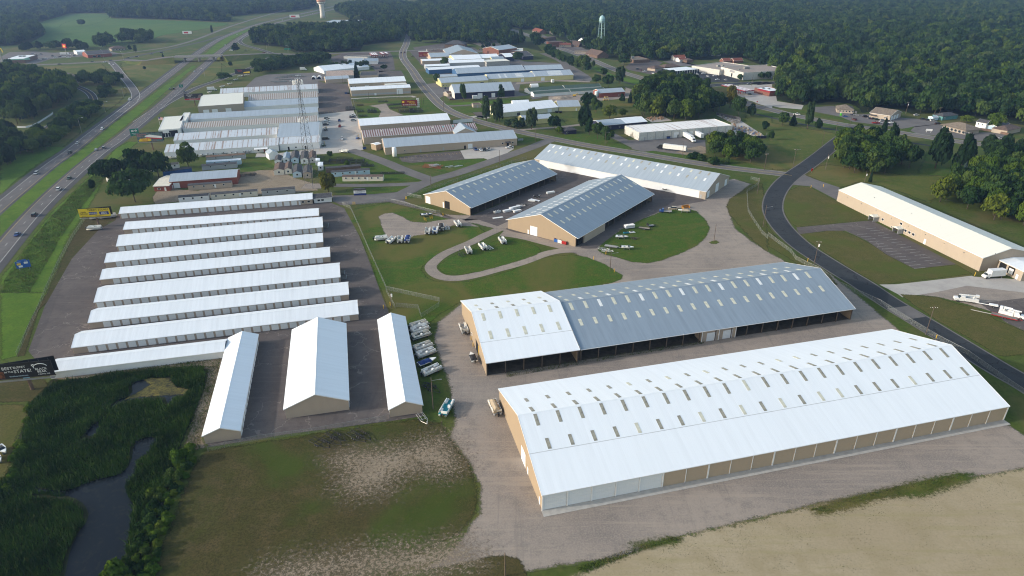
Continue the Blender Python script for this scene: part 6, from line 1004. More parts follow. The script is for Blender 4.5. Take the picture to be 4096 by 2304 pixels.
if len(RLINES):
    RL=[]; 
    for o in COL.objects:
        if o.parent is None and o.get('kind')=='structure' and any(k in o.name for k in ('street','road','highway','path','ramp')) and o.data and len(o.data.vertices)>3 and not o.name.startswith(('grass','road_edge')):
            vv=np.array([v.co[:2] for v in o.data.vertices])
            for i in range(0,len(vv)-3,2):
                a=(vv[i]+vv[i+1])/2; b=(vv[i+2]+vv[i+3])/2; n=max(1,int(np.hypot(*(b-a))/5)); RL+= [tuple(a+(b-a)*j/n) for j in range(n)]
    RL=np.array(RL); grid=set((int(x//10),int(y//10)) for x,y in RL)
    for i,(x,y) in enumerate(P):
        if (int(x//10),int(y//10)) in grid: keep[i]=False
P=P[keep]; dist=np.hypot(P[:,0],P[:,1]); order=np.argsort(dist); P=P[order]
nind=0
for p in P[:nind]: tree('leafy tree at the near edge of the big wood behind the shops',tuple(p),rg.uniform(12,17),rg.uniform(6.5,8.5),rg.choice(['broad','broad','broad','yellow','pine']),'near edge trees of the big wood')
P=P[nind:]
P=np.concatenate([P,np.array([e[0] for e in EXTRA])]) if EXTRA else P
LOW=[crown(110+i,700,.125,'broad',LEAF) for i in range(4)]+[crown(120,600,.14,'pine',NEED),crown(122,700,.125,'broad',LEAFY),crown(123,600,.14,'poplar',LEAFP)]
fm=bpy.data.meshes.new('forest'); N=len(P); fm.vertices.add(N); fm.vertices.foreach_set('co',np.c_[P,np.zeros(N)].ravel().astype(np.float32))
g_=np.random.default_rng(4)
EX=len(EXTRA)
H_=g_.uniform(9,19,N)*(1+.15*np.sin(P[:,0]*.013)*np.cos(P[:,1]*.011)); R_=g_.uniform(5.5,10.5,N)
I_=g_.choice(len(LOW),N,p=[.17,.17,.16,.15,.14,.11,.10]).astype(np.int32)
for k_,e in enumerate(EXTRA): R_[N-EX+k_]=e[1]; H_[N-EX+k_]=e[2]; I_[N-EX+k_]=e[3]
def att(n,t,d):
    a=fm.attributes.new(n,t,'POINT'); a.data.foreach_set('vector' if t=='FLOAT_VECTOR' else 'value',d)
att('scl','FLOAT_VECTOR',np.c_[R_,R_,H_].ravel().astype(np.float32)); att('rotv','FLOAT_VECTOR',np.c_[np.zeros(N),np.zeros(N),g_.uniform(0,6.28,N)].ravel().astype(np.float32)); att('idx','INT',I_)
fo=link('forest',fm); tag(fo,'dense dark green broadleaf forest filling the background','forest'); fo['kind']='stuff'
ng=bpy.data.node_groups.new('forest_scatter','GeometryNodeTree'); ng.interface.new_socket('Geometry',in_out='INPUT',socket_type='NodeSocketGeometry'); ng.interface.new_socket('Geometry',in_out='OUTPUT',socket_type='NodeSocketGeometry')
gi=ng.nodes.new('NodeGroupInput'); go=ng.nodes.new('NodeGroupOutput'); iop=ng.nodes.new('GeometryNodeInstanceOnPoints'); jn=ng.nodes.new('GeometryNodeJoinGeometry')
# crown shapes for the scatter come from seven trees standing at the front of the wood
srcs=[]
for i,me in enumerate(LOW):
    p=tuple(P[i*3]); t=thing('broadleaf_tree','leafy tree at the near edge of the big wood behind the shops','tree',(p[0],p[1],0),0,'near edge trees of the big wood',(7,7,14)); srcs.append(link('crown',me,t)); link('trunk',TRUNK[0],t,(0,0,0),0,(.4,.4,1))
for s in srcs[::-1]:
    oi=ng.nodes.new('GeometryNodeObjectInfo'); oi.inputs['Object'].default_value=s; oi.inputs['As Instance'].default_value=True; oi.transform_space='ORIGINAL'; ng.links.new(oi.outputs['Geometry'],jn.inputs[0])
def na(n,t):
    q=ng.nodes.new('GeometryNodeInputNamedAttribute'); q.data_type=t; q.inputs['Name'].default_value=n; return next(o for o in q.outputs if o.enabled and o.name=='Attribute')
ng.links.new(gi.outputs[0],iop.inputs['Points']); ng.links.new(jn.outputs[0],iop.inputs['Instance']); iop.inputs['Pick Instance'].default_value=True
ng.links.new(na('idx','INT'),iop.inputs['Instance Index']); ng.links.new(na('rotv','FLOAT_VECTOR'),iop.inputs['Rotation']); ng.links.new(na('scl','FLOAT_VECTOR'),iop.inputs['Scale']); ng.links.new(iop.outputs[0],go.inputs[0])
md=fo.modifiers.new('scatter','NODES'); md.node_group=ng
for i,(poly,sp) in enumerate(FOREST): patch('forest_floor',poly,FLOOR,.015+.001*i,3)
print('TREES',NTREE,'forest',N)
# ---- reeds of the marsh, rank weeds
def blades(name,lab,polys,holes,n,h,w,mat,cat,seed,lean=.25):
    rg=random.Random(seed); ar=[]; V=[]; F=[]
    for poly in polys:
        a=abs(sum(poly[i][0]*poly[i-1][1]-poly[i-1][0]*poly[i][1] for i in range(len(poly))))/2; ar.append(a)
    k=0
    for poly,a in zip(polys,ar):
        xs=[p[0] for p in poly]; ys=[p[1] for p in poly]; m=int(n*a/sum(ar)); c=0; tr=0
        while c<m and tr<m*8:
            tr+=1; p=(rg.uniform(min(xs),max(xs)),rg.uniform(min(ys),max(ys)))
            if not inside(p,poly) or any(inside(p,q) or inside((p[0],p[1]+h*1.1),q) for q in holes): continue
            hh=h*rg.uniform(.55,1.15)*(0.8+.3*math.sin(p[0]*.45)*math.cos(p[1]*.37)); t=rg.uniform(0,6.28); ww=w*rg.uniform(.6,1.2); lx,ly=rg.gauss(0,lean)*hh,rg.gauss(0,lean)*hh
            b=len(V); cx,cy=math.cos(t)*ww,math.sin(t)*ww; V+=[(p[0]-cx,p[1]-cy,0),(p[0]+cx,p[1]+cy,0),(p[0]+lx+cx*.3,p[1]+ly+cy*.3,hh),(p[0]+lx-cx*.3,p[1]+ly-cy*.3,hh)]; F.append((b,b+1,b+2,b+3)); c+=1
    me=bpy.data.meshes.new(name); me.from_pydata(V,[],F); me.materials.append(mat); o=link(name,me); tag(o,lab,cat); o['kind']='stuff'; return o
t=NT('reed_leaves'); c=t.mix(t.step(t.noise(t.pos(),.12,3),.35,.65),(.020,.050,.010,1),(.048,.098,.015,1)); c=t.mix(t.step(t.noise(t.pos(),.7,3),.5,.75),c,(.06,.085,.018,1)); t.base(c); REED=t.rough(.8,.1)
WATER=[[(-95.8,96.2),(-98.43,102.57),(-100.87,108.05),(-102.13,113.62),(-101.9,117.66),(-105.06,121.86),(-110.75,125.22),(-120.37,126.2),(-121.0,127.95),(-113.09,126.59),(-107.77,130.93),(-102.36,132.82),(-101.89,137.42),(-105.36,145.15),(-103.34,147.73),(-99.72,147.76),(-99.03,141.86),(-101.17,138.61),(-98.54,132.47),(-99.32,129.53),(-96.84,125.31),(-93.35,121.94),(-91.89,117.72),(-89.39,112.49),(-87.5,106.72),(-87.96,101.83),(-85.95,96.25)],[(-121.19,174.54),(-116.59,177.38),(-110.23,177.43),(-106.03,172.46),(-100.95,170.88),(-101.01,168.23),(-104.81,167.16),(-102.32,163.09),(-104.35,163.58),(-107.5,167.66),(-114.3,166.56),(-119.28,164.47),(-120.11,160.48),(-120.39,155.68),(-121.43,152.44),(-121.11,148.48),(-117.48,148.5),(-119.35,153.83),(-119.64,158.54),(-121.06,164.97),(-117.23,168.1)]]
MARSH=[(-145.38,174.34),(-133.14,178.38),(-112.38,182.05),(-101.51,183.32),(-96.9,173.08),(-94.46,160.19),(-92.86,148.68),(-89.06,128.88),(-85.36,109.57),(-81.76,96.27),(-114.22,96.1),(-130.69,118.43),(-132.06,135.27),(-141.46,155.06),(-145.41,163.76),(-145.82,171.06)]
blades('reeds','dense dark green reeds and cattails growing round the pond',[MARSH],WATER,60000,1.8,.12,REED,'reeds',3)
t=NT('weed_leaves'); t.base(t.mix(t.step(t.noise(t.pos(),.3,3),.4,.65),(.05,.085,.014,1),(.10,.10,.03,1))); WEED=t.rough(.8,.1)
t=NT('tuft_leaves'); t.base(t.mix(t.step(t.noise(t.pos(),.9,3),.4,.6),(.03,.045,.010,1),(.11,.085,.035,1))); TUFT=t.rough(.8,.1)
blades('weeds','rank weeds along the gravel edge of the dry field',[[(72.11,119.39),(83.44,123.07),(97.95,127.28),(115.74,131.7),(119.39,131.36),(104.37,125.24),(88.06,122.43),(75.58,118.45)],[(13.41,102.41),(26.23,107.67),(36.68,111.18),(39.31,110.61),(30.8,107.98),(15.5,101.37)]],[],5000,.35,.06,WEED,'weeds',4,.5)
blades('grass_tufts','coarse dry grass tufts over the worn lawn',[[(-83.3,140.62),(-37.21,151.72),(-28.34,153.6),(-20.16,152.2),(-12.84,137.14),(-9.62,126.82),(-10.14,118.77),(-22.06,107.3),(-28.88,100.37),(-76.24,100.1),(-82.35,120.92)]],[],26000,.16,.09,TUFT,'grass',9,.8)
blades('grass_tufts','sparse straw tufts over the dry field',[[(18.63,100.64),(39.8,109.95),(75.05,119.95),(101.3,125.46),(133.44,132.08),(112.04,101.16)]],[],7000,.14,.08,TUFT,'grass',10,.8)
blades('weeds','weeds growing along the foot of the open boat shed',[[(-1.81,179.49),(23.38,186.82),(47.97,193.94),(67.16,198.05),(66.81,196.72),(40.41,189.43),(19.77,183.17),(-1.78,176.64)]],[],2500,.5,.07,WEED,'weeds',5,.5)
blades('tall_grass','tall rough grass on the highway verge',[[(-214.56,252.81),(-229.88,291.58),(-241.82,327.27),(-254.2,369.19),(-264.47,412.17),(-254.53,405.65),(-236.21,348.16),(-218.72,298.1),(-202.69,257.98),(-195.34,238.93),(-207.33,238.81)]],[],14000,.7,.10,WEED,'grass',6,.4)
blades('tall_grass','tall weeds on the rough pond bank below the storage wall',[[(-146.07,175.44),(-133.78,179.53),(-114.63,186.84),(-98.63,190.09),(-95.16,178.13),(-91.34,162.68),(-87.82,148.72),(-85.84,142.77),(-89.81,139.49),(-94.46,160.19),(-96.58,173.09),(-100.69,182.15),(-118.58,181.4),(-134.71,175.54)]],[],5000,.6,.09,WEED,'grass',7,.4)

# ================================================================ VEHICLES
PAINT={'white':(.70,.70,.70,1),'silver':(.36,.37,.38,1),'grey':(.14,.145,.15,1),'black':(.012,.012,.014,1),'blue':(.02,.06,.22,1),'dark blue':(.012,.022,.055,1),'red':(.30,.015,.015,1),'dark red':(.10,.012,.012,1),'green':(.02,.07,.03,1),'tan':(.36,.30,.22,1),'yellow':(.55,.36,.03,1),'orange':(.60,.16,.02,1),'teal':(.03,.16,.20,1)}
def pm(c): return paint('paint_'+c.replace(' ','_'),PAINT[c],.3,.4)
LIGHT=paint('headlamp',(.75,.75,.70,1),.15,0); TAIL=paint('tail_lamp',(.25,.01,.01,1),.3,0)
def wheelm(r,w):
    mb=MB(); mb.tube((0,-w/2,0),(0,w/2,0),r,r,12,0); mb.tube((0,-w/2-.01,0),(0,w/2+.01,0),r*.55,r*.55,8,1); return mb.me('wheel',[RUBBER,STEEL])
WH={k:wheelm(*k) for k in ((.34,.24),(.40,.28),(.5,.3),(.28,.2))}
CARD={'sedan':dict(L=4.7,W=1.8,b=.88,H=1.43,hood=1.25,tr=.95,cab=(-1.35,1.15),rf=(-.75,.45)),'suv':dict(L=4.75,W=1.9,b=1.02,H=1.75,hood=1.2,tr=.1,cab=(-2.2,1.15),rf=(-1.9,.5)),'pickup':dict(L=5.7,W=2.0,b=1.05,H=1.85,hood=1.4,tr=0,cab=(-.5,1.5),rf=(-.3,.95)),'van':dict(L=5.3,W=1.95,b=1.1,H=2.0,hood=.8,tr=0,cab=(-2.6,1.9),rf=(-2.5,1.3))}
CARC={}
def carmesh(ty,c):
    if (ty,c) in CARC: return CARC[ty,c]
    d=CARD[ty]; L,W,b,H=d['L'],d['W'],d['b'],d['H']; h=L/2; w=W/2
    mb=MB()
    pr=[(-h,.38),(-h+.15,.28),(h-.2,.28),(h,.42),(h-.02,b-.22),(h-.25,b-.12),(h-d['hood'],b),(-h+d['tr'],b),(-h+.05,b-.06)]
    if ty=='pickup': pr=[(-h,.45),(-h+.1,.38),(h-.2,.38),(h,.5),(h-.02,b-.15),(h-.2,b-.05),(h-d['hood'],b+.03),(-.5,b+.03),(-.5,.72),(-h+.1,.72),(-h+.1,b),(-h,b)]
    mb.prism(pr,-w+.04,w-.04)
    for s in (-1,1): mb.prism([(-h+.03,.5),(h-.12,.5),(h-.1,b-.25),(h-d['hood'],b-.06),(-h+.03,b-.06 if ty!='pickup' else b)],s*(w-.04),s*w) if s<0 else mb.prism([(-h+.03,.5),(h-.12,.5),(h-.1,b-.25),(h-d['hood'],b-.06),(-h+.03,b-.06 if ty!='pickup' else b)],w-.04,w)
    a0,a1=d['rf']; mb.frus(a0,a1,-w*.80,w*.80,H-.07,a0+.1,a1-.1,-w*.72,w*.72,H)
    body=mb.me('body',pm(c)); c0,c1=d['cab']
    g=MB().frus(c0,c1,-w*.94,w*.94,b-.02,a0,a1,-w*.79,w*.79,H-.06).me('windows',GLASS)
    hl=MB().box(h-.06,h+.02,-.16,.16,b-.36,b-.2).me('headlight',LIGHT); tl=MB().box(-h-.02,-h+.04,-.12,.12,b-.35,b-.12).me('tail_light',TAIL)
    CARC[ty,c]=(body,g,hl,tl); return CARC[ty,c]
SPOTS=[]
def car(ty,c,p,r,where,grp='parked cars',lab=None,z=0.08,parts=True):
    d=CARD[ty]; body,g,hl,tl=carmesh(ty,c); nm={'suv':'suv','pickup':'pickup_truck','van':'van','sedan':'car'}[ty]
    t=thing(nm,lab or f"{c} {nm.replace('_',' ')} {where}",nm.replace('_',' '),(p[0],p[1],z),r,grp)
    link('body',body,t); link('windows',g,t); wm=WH[(.40,.28)] if ty in('pickup','suv') else WH[(.34,.24)]; h=d['L']/2; w=d['W']/2
    for x in (h*.62,-h*.60):
        for s in (-1,1): link('wheel',wm,t,(x,s*(w-.12),.34 if ty in('sedan','van') else .4))
    if parts:
        for s in (-1,1): link('headlight',hl,t,(0,s*w*.72,0)); link('tail_light',tl,t,(0,s*w*.78,0))
    return t
R=math.radians; E_=R(14)
HN=R(0)
def hd(a,b): return ang(a,b)
nbd=hd(NB[2],NB[6]); sbd=hd(SB[6],SB[2])
for ty,c,p,dr,wh in [('suv','silver',(-299.5,405.34),1,'southbound beside the lush verge'),('suv','black',(-308.03,454.54),1,'southbound in the right lane'),('suv','white',(-325.41,527.07),1,'southbound near the glass-fronted showroom'),('sedan','silver',(-318.85,482.46),1,'southbound left of the big billboard'),('suv','black',(-308.05,454.86),1,'southbound just past the dark trees'),('van','white',(-367.4,650.45),1,'leaving the ramp onto the highway'),
  ('sedan','blue',(-242.02,301.34),0,'northbound near the blue services sign'),('suv','black',(-251.52,329.13),0,'northbound above the blue car'),('suv','white',(-265.49,372.79),0,'northbound level with the yellow billboard'),('sedan','green',(-272.37,394.62),0,'northbound ahead of the white one'),('sedan','silver',(-294.29,462.99),0,'northbound by the oaks'),('suv','grey',(-291.19,467.73),0,'northbound by the green exit sign'),('suv','black',(-351.83,710.31),0,'northbound right of a pair by the gore'),('sedan','grey',(-356.05,710.2),0,'northbound left of a pair by the gore'),('sedan','white',(-381.91,830.39),0,'northbound below the overpass'),('sedan','grey',(-332.27,690.77),0,'on the exit ramp'),
  ('sedan','white',(-494.36,1271.96),0,'far beyond the overpass'),('sedan','silver',(-492.72,1296.05),0,'far beyond the overpass, in the outer lane'),('sedan','white',(-451.93,1107.03),0,'just beyond the overpass'),('sedan','white',(-494.81,1781.2),0,'on the distant highway curve'),('sedan','white',(-511.32,1590.48),0,'on the distant highway near the billboard'),('van','white',(-470.23,2017.63),0,'on the distant highway behind the trees')]:
    car(ty,c,p,sbd if dr else nbd,wh,'cars on the highway')
for ty,c,p,z in [('sedan','black',(-608.15,879.12),.1),('sedan','dark blue',(-586.33,898.45),.1),('sedan','green',(-557.15,922.28),.1),('sedan','white',(-538.65,916.05),.1),('sedan','dark blue',(-538.88,933.43),.1),('pickup','black',(-522.62,948.37),1.0),('suv','black',(-508.56,945.25),2.8),('sedan','dark blue',(-494.89,958.57),4.8),('suv','dark blue',(-483.33,964.6),6.0),('suv','white',(-393.87,982.69),6.5),('sedan','black',(-373.76,983.44),6.5),('pickup','dark red',(-350.09,988.78),2.2),('sedan','silver',(-340.38,995.9),.3),('suv','dark blue',(-331.91,967.52),.1),('sedan','black',(-293.21,997.67),.1)]:
    car(ty,c,p,R(5),'on the cross street over the highway','cars on the cross street',z=z,parts=False)
for ty,c,p,r,wh in [('sedan','white',(-525.21,904.71),-1.0,'turning at the ramp top'),('sedan','white',(-513.21,891.96),-1.0,'going down the ramp'),('sedan','white',(-469.39,733.2),-.3,'on the old road by the trees'),('sedan','black',(-135.91,961.87),R(14),'parked by the corner sign'),('sedan','white',(-146.66,926.86),R(100),'on the main street'),('suv','dark blue',(-157.63,999.35),R(100),'at the main street lights'),('suv','dark red',(-153.48,1005.21),R(100),'at the main street lights'),('suv','dark blue',(-68.34,705.56),R(100),'beside the navy works hall'),('pickup','dark red',(-56.02,644.75),R(20),'in front of the navy works hall'),('pickup','white',(243.51,569.6),R(-20),'on the through road by the poplar'),('suv','white',(226.02,714.21),R(14),'on the retail street'),('sedan','silver',(252.71,723.39),R(14),'passing the filling station'),('van','white',(250.09,691.02),R(90),'at the filling station canopy'),('sedan','black',(247.39,669.46),R(20),'at the station shop'),('sedan','silver',(248.41,664.88),R(20),'at the station shop'),('sedan','green',(234.19,664.52),R(20),'under the striped canopy'),('pickup','dark red',(230.63,690.51),R(60),'under the striped canopy edge'),('sedan','dark blue',(79.5,1056.02),R(-20),'on the far through road'),('sedan','dark red',(70.01,1098.41),R(-20),'on the far through road'),('sedan','white',(61.76,1090.06),R(-20),'on the far through road'),('sedan','silver',(361.01,483.52),R(-10),'at the right end of the shop strip'),('pickup','red',(351.25,501.15),R(20),'under the shop strip eaves')]:
    car(ty,c,p,r,wh,'cars on the side roads')
for ty,c,p,r,wh in [('suv','grey',(-155.55,562.46),.3,''),('sedan','white',(-153.67,556.4),.3,''),('van','white',(-151.9,548.48),.3,''),('suv','black',(-150.41,539.17),.2,''),('pickup','white',(-136.79,574.75),R(14),''),('pickup','dark blue',(-134.68,567.06),R(14),''),('suv','silver',(-131.18,554.21),R(14),''),('pickup','blue',(-142.92,553.95),R(100),''),('pickup','red',(-137.92,533.46),R(100),''),('pickup','white',(-126.43,490.95),R(100),'carrying a small load'),('van','black',(-138.46,491.26),R(14),'')]:
    car(ty,c,p,r,('in the marina sales yard '+wh).strip(),'cars in the marina sales yard')
for ty,c,p in [('pickup','blue',(-25.26,458.85)),('pickup','white',(-21.52,457.26)),('pickup','black',(-18.78,457.31)),('pickup','silver',(-15.99,459.73))]: car(ty,c,p,R(-75),'parked at the long tan hall','pickups at the long tan hall')
car('pickup','white',(-1.12,463.83),R(20),'parked by the tan hall entrance canopy')
for i,(ty,c,p,r) in enumerate([('sedan','blue',(281.13,560.84),R(-20)),('sedan','dark blue',(290.82,567.27),R(-20)),('sedan','silver',(292.71,566.47),R(-20)),('suv','dark red',(283.16,548.81),R(100)),('suv','black',(297.54,559.96),R(14)),('sedan','grey',(297.97,553.09),R(14)),('sedan','black',(300.23,551.94),R(14)),('sedan','green',(301.79,549.2),R(14)),('sedan','silver',(304.68,545.34),R(14)),('sedan','dark red',(307.69,542.68),R(14)),('pickup','red',(294.17,535.53),R(0)),('sedan','white',(297.59,536.35),R(0)),('suv','dark blue',(301.18,531.92),R(0)),('pickup','white',(306.06,535.77),R(0)),('sedan','white',(343.26,565.07),R(10)),('sedan','black',(340.46,550.02),R(-10)),('sedan','black',(342.67,546.14),R(-10)),('suv','white',(345.53,545.03),R(10)),('suv','black',(342.65,532.78),R(10))]):
    car(ty,c,p,r,'parked around the cream auto shop','cars at the auto shop')
for i,(ty,c,p) in enumerate([('pickup','white',(165.27,797.08)),('sedan','white',(158.53,814.57)),('sedan','dark red',(155.96,824.64)),('suv','black',(153.19,832.84)),('sedan','black',(176.86,830.1)),('suv','black',(181.05,817.27)),('sedan','white',(215.07,792.18)),('suv','white',(223.33,794.97)),('sedan','silver',(211.28,787.03)),('sedan','red',(206.7,775.77)),('sedan','white',(222.89,776.25)),('sedan','white',(231.55,778.33)),('sedan','black',(234.31,772.33)),('sedan','white',(227.45,752.66)),('sedan','silver',(235.67,750.6)),('sedan','grey',(209.88,763.85)),('sedan','black',(214.64,761.62))]): car(ty,c,p,R(12 if i%2 else 100),'in the retail strip car park','cars in the retail car park',parts=False)
for i,(ty,c,p) in enumerate([('sedan','black',(-556.04,829.81)),('sedan','grey',(-550.38,829.99)),('suv','black',(-552.56,844.36)),('sedan','white',(-535.51,817.17)),('suv','black',(-518.87,803.44)),('sedan','white',(-508.95,794.49)),('sedan','dark blue',(-510.7,807.72))]): car(ty,c,p,R(5),'in the park-and-ride lot','cars in the park-and-ride lot',parts=False)
tr=random.Random(21)
for i,p in enumerate([(-674.89,982.43),(-663.36,968.37),(-657.39,954.5),(-676.9,992.23),(-641.74,944.07),(-641.08,950.49),(-641.58,956.94),(-675.11,935.67),(-657.83,914.44),(-660.63,914.34),(-655.03,918.83),(-652.77,920.64),(-658.52,945.28),(-657.96,949.87),(-648.47,983.42),(-633.78,966.62),(-631.84,974.33),(-625.92,972.63),(-614.9,965.42),(-617.24,982.63),(-688.8,1003.88),(-677.12,1002.29),(-589.13,980.76)]): car(tr.choice(['sedan','suv','sedan','pickup']),tr.choice(['white','white','silver','black','grey','dark blue']),p,R(tr.choice([10,100,20])),'at the truck stop','cars at the truck stop',parts=False)
for i,p in enumerate([(-433.34,1383.0),(-406.2,1343.07),(-398.75,1343.44),(-375.27,1354.73),(-395.76,1402.16),(-381.99,1440.91),(-332.06,1491.02),(-335.63,1478.68),(-41.3,1045.12),(-45.25,1032.81),(-128.94,994.78),(-124.78,983.82),(-128.9,1006.13),(-15.29,999.01),(-9.53,993.61),(-174.08,865.04),(-45.34,1110.03)]): car(tr.choice(['sedan','suv']),tr.choice(['white','silver','black','red','dark blue']),p,R(tr.choice([10,100])),'in the distant town lots','cars in distant town lots',parts=False)
for i,p in enumerate([(103.07,1197.61),(108.86,1205.84),(114.98,1198.14),(118.6,1182.65),(121.21,1175.08),(111.99,1222.23),(99.67,1197.46),(60.79,1164.9),(63.71,1157.54),(79.22,1347.22),(86.83,1347.59),(86.87,1115.48),(112.98,1123.52)]): car(tr.choice(['sedan','suv']),tr.choice(['white','silver','black','red','dark blue']),p,R(tr.choice([10,100])),'behind the main street brick shops','cars behind the brick shops',parts=False)
# ---- trucks
def boxtruck(lab,p,r,L=7.5,cabc='white',boxc='white',cl=2.2,bh=2.7,grp=None,name='box_truck'):
    t=thing(name,lab,'truck',(p[0],p[1],.08),r,grp); MB().box(-L/2,L/2-cl,-1.22,1.22,1.0,1.0+bh).build('cargo_box',plain('truck_'+boxc,PAINT[boxc],.5,.05),t)
    mb=MB(); mb.prism([(L/2-cl+.1,.5),(L/2,.5),(L/2,1.25),(L/2-.7,1.45),(L/2-1.1,2.35),(L/2-cl+.1,2.4)],-1.05,1.05); mb.build('cab',pm(cabc),t)
    MB().prism([(L/2-.72,1.47),(L/2-.66,1.5),(L/2-1.04,2.3),(L/2-1.1,2.28)],-.95,.95).build('windscreen',GLASS,t); MB().box(-L/2,L/2-.3,-.45,.45,.55,.99).build('chassis',BLACKM,t)
    for x in (L/2-.9,-L/2+1.6):
        for s in (-1,1): link('wheel',WH[(.5,.3)],t,(x,s*1.0,.5))
    return t
def semi(lab,p,r,tractor=True,cc='white',tl=None):
    t=thing('semi_trailer',lab,'trailer',(p[0],p[1],.08),r); MB().box(-8.1,8.1,-1.28,1.28,1.15,4.05).build('trailer_box',plain('trailer_white',(.70,.70,.68,1),.5,.05),t); MB().box(-7.9,7.9,-.5,.5,.9,1.14).build('chassis',BLACKM,t)
    for x in (-6.8,-5.5):
        for s in (-1,1): link('wheel',WH[(.5,.3)],t,(x,s*1.0,.5))
    for s in (-1,1): link('landing_leg',MB().box(-.08,.08,-.08,.08,0,1.1).me('landing_leg',STEEL),t,(4.5,s*.8,0))
    if tractor:
        d=Vector((math.cos(r),math.sin(r))); q=Vector(p)+d*9.3
        k=thing('truck_tractor',tl,'truck',(q.x,q.y,.08),r); mb=MB(); mb.prism([(-.9,.7),(3.2,.7),(3.2,1.7),(2.0,1.95),(1.5,2.9),(.9,3.5),(-.9,3.6)],-1.15,1.15); mb.build('cab',pm(cc),k)
        MB().prism([(1.99,2.0),(2.06,2.0),(1.56,2.9),(1.49,2.9)],-1.0,1.0).build('windscreen',GLASS,k); MB().box(-3.6,3.2,-.45,.45,.6,.95).build('chassis',BLACKM,k)
        for s in (-1,1): MB().tube((-1.0,s*1.1,1),(-1.0,s*1.1,3.9),.09,n=6).build('exhaust_stack',STEEL,k)
        for x in (2.3,-1.7,-2.9):
            for s in (-1,1): link('wheel',WH[(.5,.3)],k,(x,s*.95,.5))
a=(119.99,451.57); b=(101.15,461.75); r=hd(a,b); c=((a[0]*.72+b[0]*.28)-1,(a[1]*.72+b[1]*.28)); semi('white semi trailer behind a black tractor on the truck yard',c,r,True,'black','black tractor unit pulling the white semi trailer')
a=(128.86,496.6); b=(133.24,473.3); r=hd(a,b); semi('white semi trailer at the dock behind a white tractor',(a[0]*.62+b[0]*.38,a[1]*.62+b[1]*.38),r,True,'white','white tractor unit at the warehouse dock')
a=(135.12,499.44); semi('parked white semi trailer without tractor at the dock',(a[0]+4.5,a[1]-5.5),r,False)
boxtruck('white box truck backed to the factory loading dock',(201.0,248.63),R(188),9)
boxtruck('white box truck at the yellow works loading bay',(62.72,762.87),R(15),9); boxtruck('small white box truck on the works lane',(44.69,737.67),R(100),6.5); boxtruck('box truck with long white body beside the exit ramp',(-308.33,700.96),R(14),9); boxtruck('long white trailer truck at the red store lot',(-636.27,993.77),R(8),13)
boxtruck('white box truck parked beyond the steel yard',(-252.27,837.3),R(10),8); 
def bucket(lab,p,r):
    t=thing('bucket_truck',lab,'truck',(p[0],p[1],.08),r); mb=MB(); mb.prism([(.6,.6),(4.0,.6),(4.0,1.45),(2.6,1.6),(2.0,2.4),(.6,2.45)],-1.1,1.1); mb.build('cab',pm('white'),t); MB().prism([(2.6,1.64),(2.7,1.64),(2.1,2.36),(2.0,2.36)],-1,1).build('windscreen',GLASS,t)
    for s in (-1,1): MB().box(-4,.5,s*1.15-.25,s*1.15+.25,.7,1.9).build('tool_body',plain('truck_white',PAINT['white'],.5,.05),t)
    MB().box(-4,.5,-.9,.9,.7,1.1).build('bed',STEEL,t); b=MB(); b.tube((-2.6,0,1.1),(-2.6,0,2.6),.3,.25,8); b.build('turret',pm('white'),t)
    b=MB(); b.box(-3.0,2.6,-.2,.2,2.6,2.95); b.box(-3.2,-.2,.2,.45,2.9,3.2); b.build('boom',pm('white'),t); MB().box(-4.1,-3.1,-.5,.5,2.3,3.2).build('bucket',pm('white'),t)
    for x in (2.9,-2.4):
        for s in (-1,1): link('wheel',WH[(.5,.3)],t,(x,s*.95,.5))
bucket('white bucket truck with folded boom, nose to the street',(176.27,227.24),R(163)); bucket('white bucket truck parked beside the red flatbed trailer',(185.9,215.12),R(-40))
def flatbed(name,lab,p,r,L,W,mat,deck,rail=0,wheels=2,tongue=1.6,grp=None,cat='trailer'):
    t=thing(name,lab,cat,(p[0],p[1],.08),r,grp); MB().box(-L/2,L/2,-W/2,W/2,.55,.66).build('deck',deck,t); mb=MB()
    for s in (-1,1): mb.box(-L/2,L/2,s*W/2-.06,s*W/2+.06,.45,.72); mb.tube((L/2,s*W/2*.8,.55),(L/2+tongue,0,.5),.06,n=5)
    mb.build('frame',mat,t)
    if rail: MB().box(-L/2-.05,-L/2+.05,-W/2,W/2,.66,.66+rail).build('ramp_gate',mat,t)
    for k in range(wheels):
        for s in (-1,1): link('wheel',WH[(.28,.2)],t,(-.5+k*.8,s*(W/2+.12),.29))
    return t
flatbed('flatbed_trailer','red-framed flatbed trailer beside the parked bucket truck',(182.78,214.34),R(-35),8,2.3,pm('red'),plain('grey_boards',(.2,.19,.18,1),.9,.15))
t=thing('pole_trailer','white pole trailer hitched behind the bucket truck','trailer',(181.71,223.64)+(.08,),R(-28)); MB().box(-4,4,-.12,.12,.6,.8).build('beam',TRIMW,t); MB().box(1.2,4,-.7,.7,.75,1.2).build('cradle',TRIMW,t)
for s in (-1,1): link('wheel',WH[(.40,.28)],t,(2.6,s*.8,.4))
tag(MB().tube((-5.5,0,.2),(5.5,0,.2),.16,.12,8).build('utility_pole_log',CONC,None,loc=(178.8,217.33)+(.05,),rz=R(-33)),'pale utility pole lying on the grass beside trailers','pole')
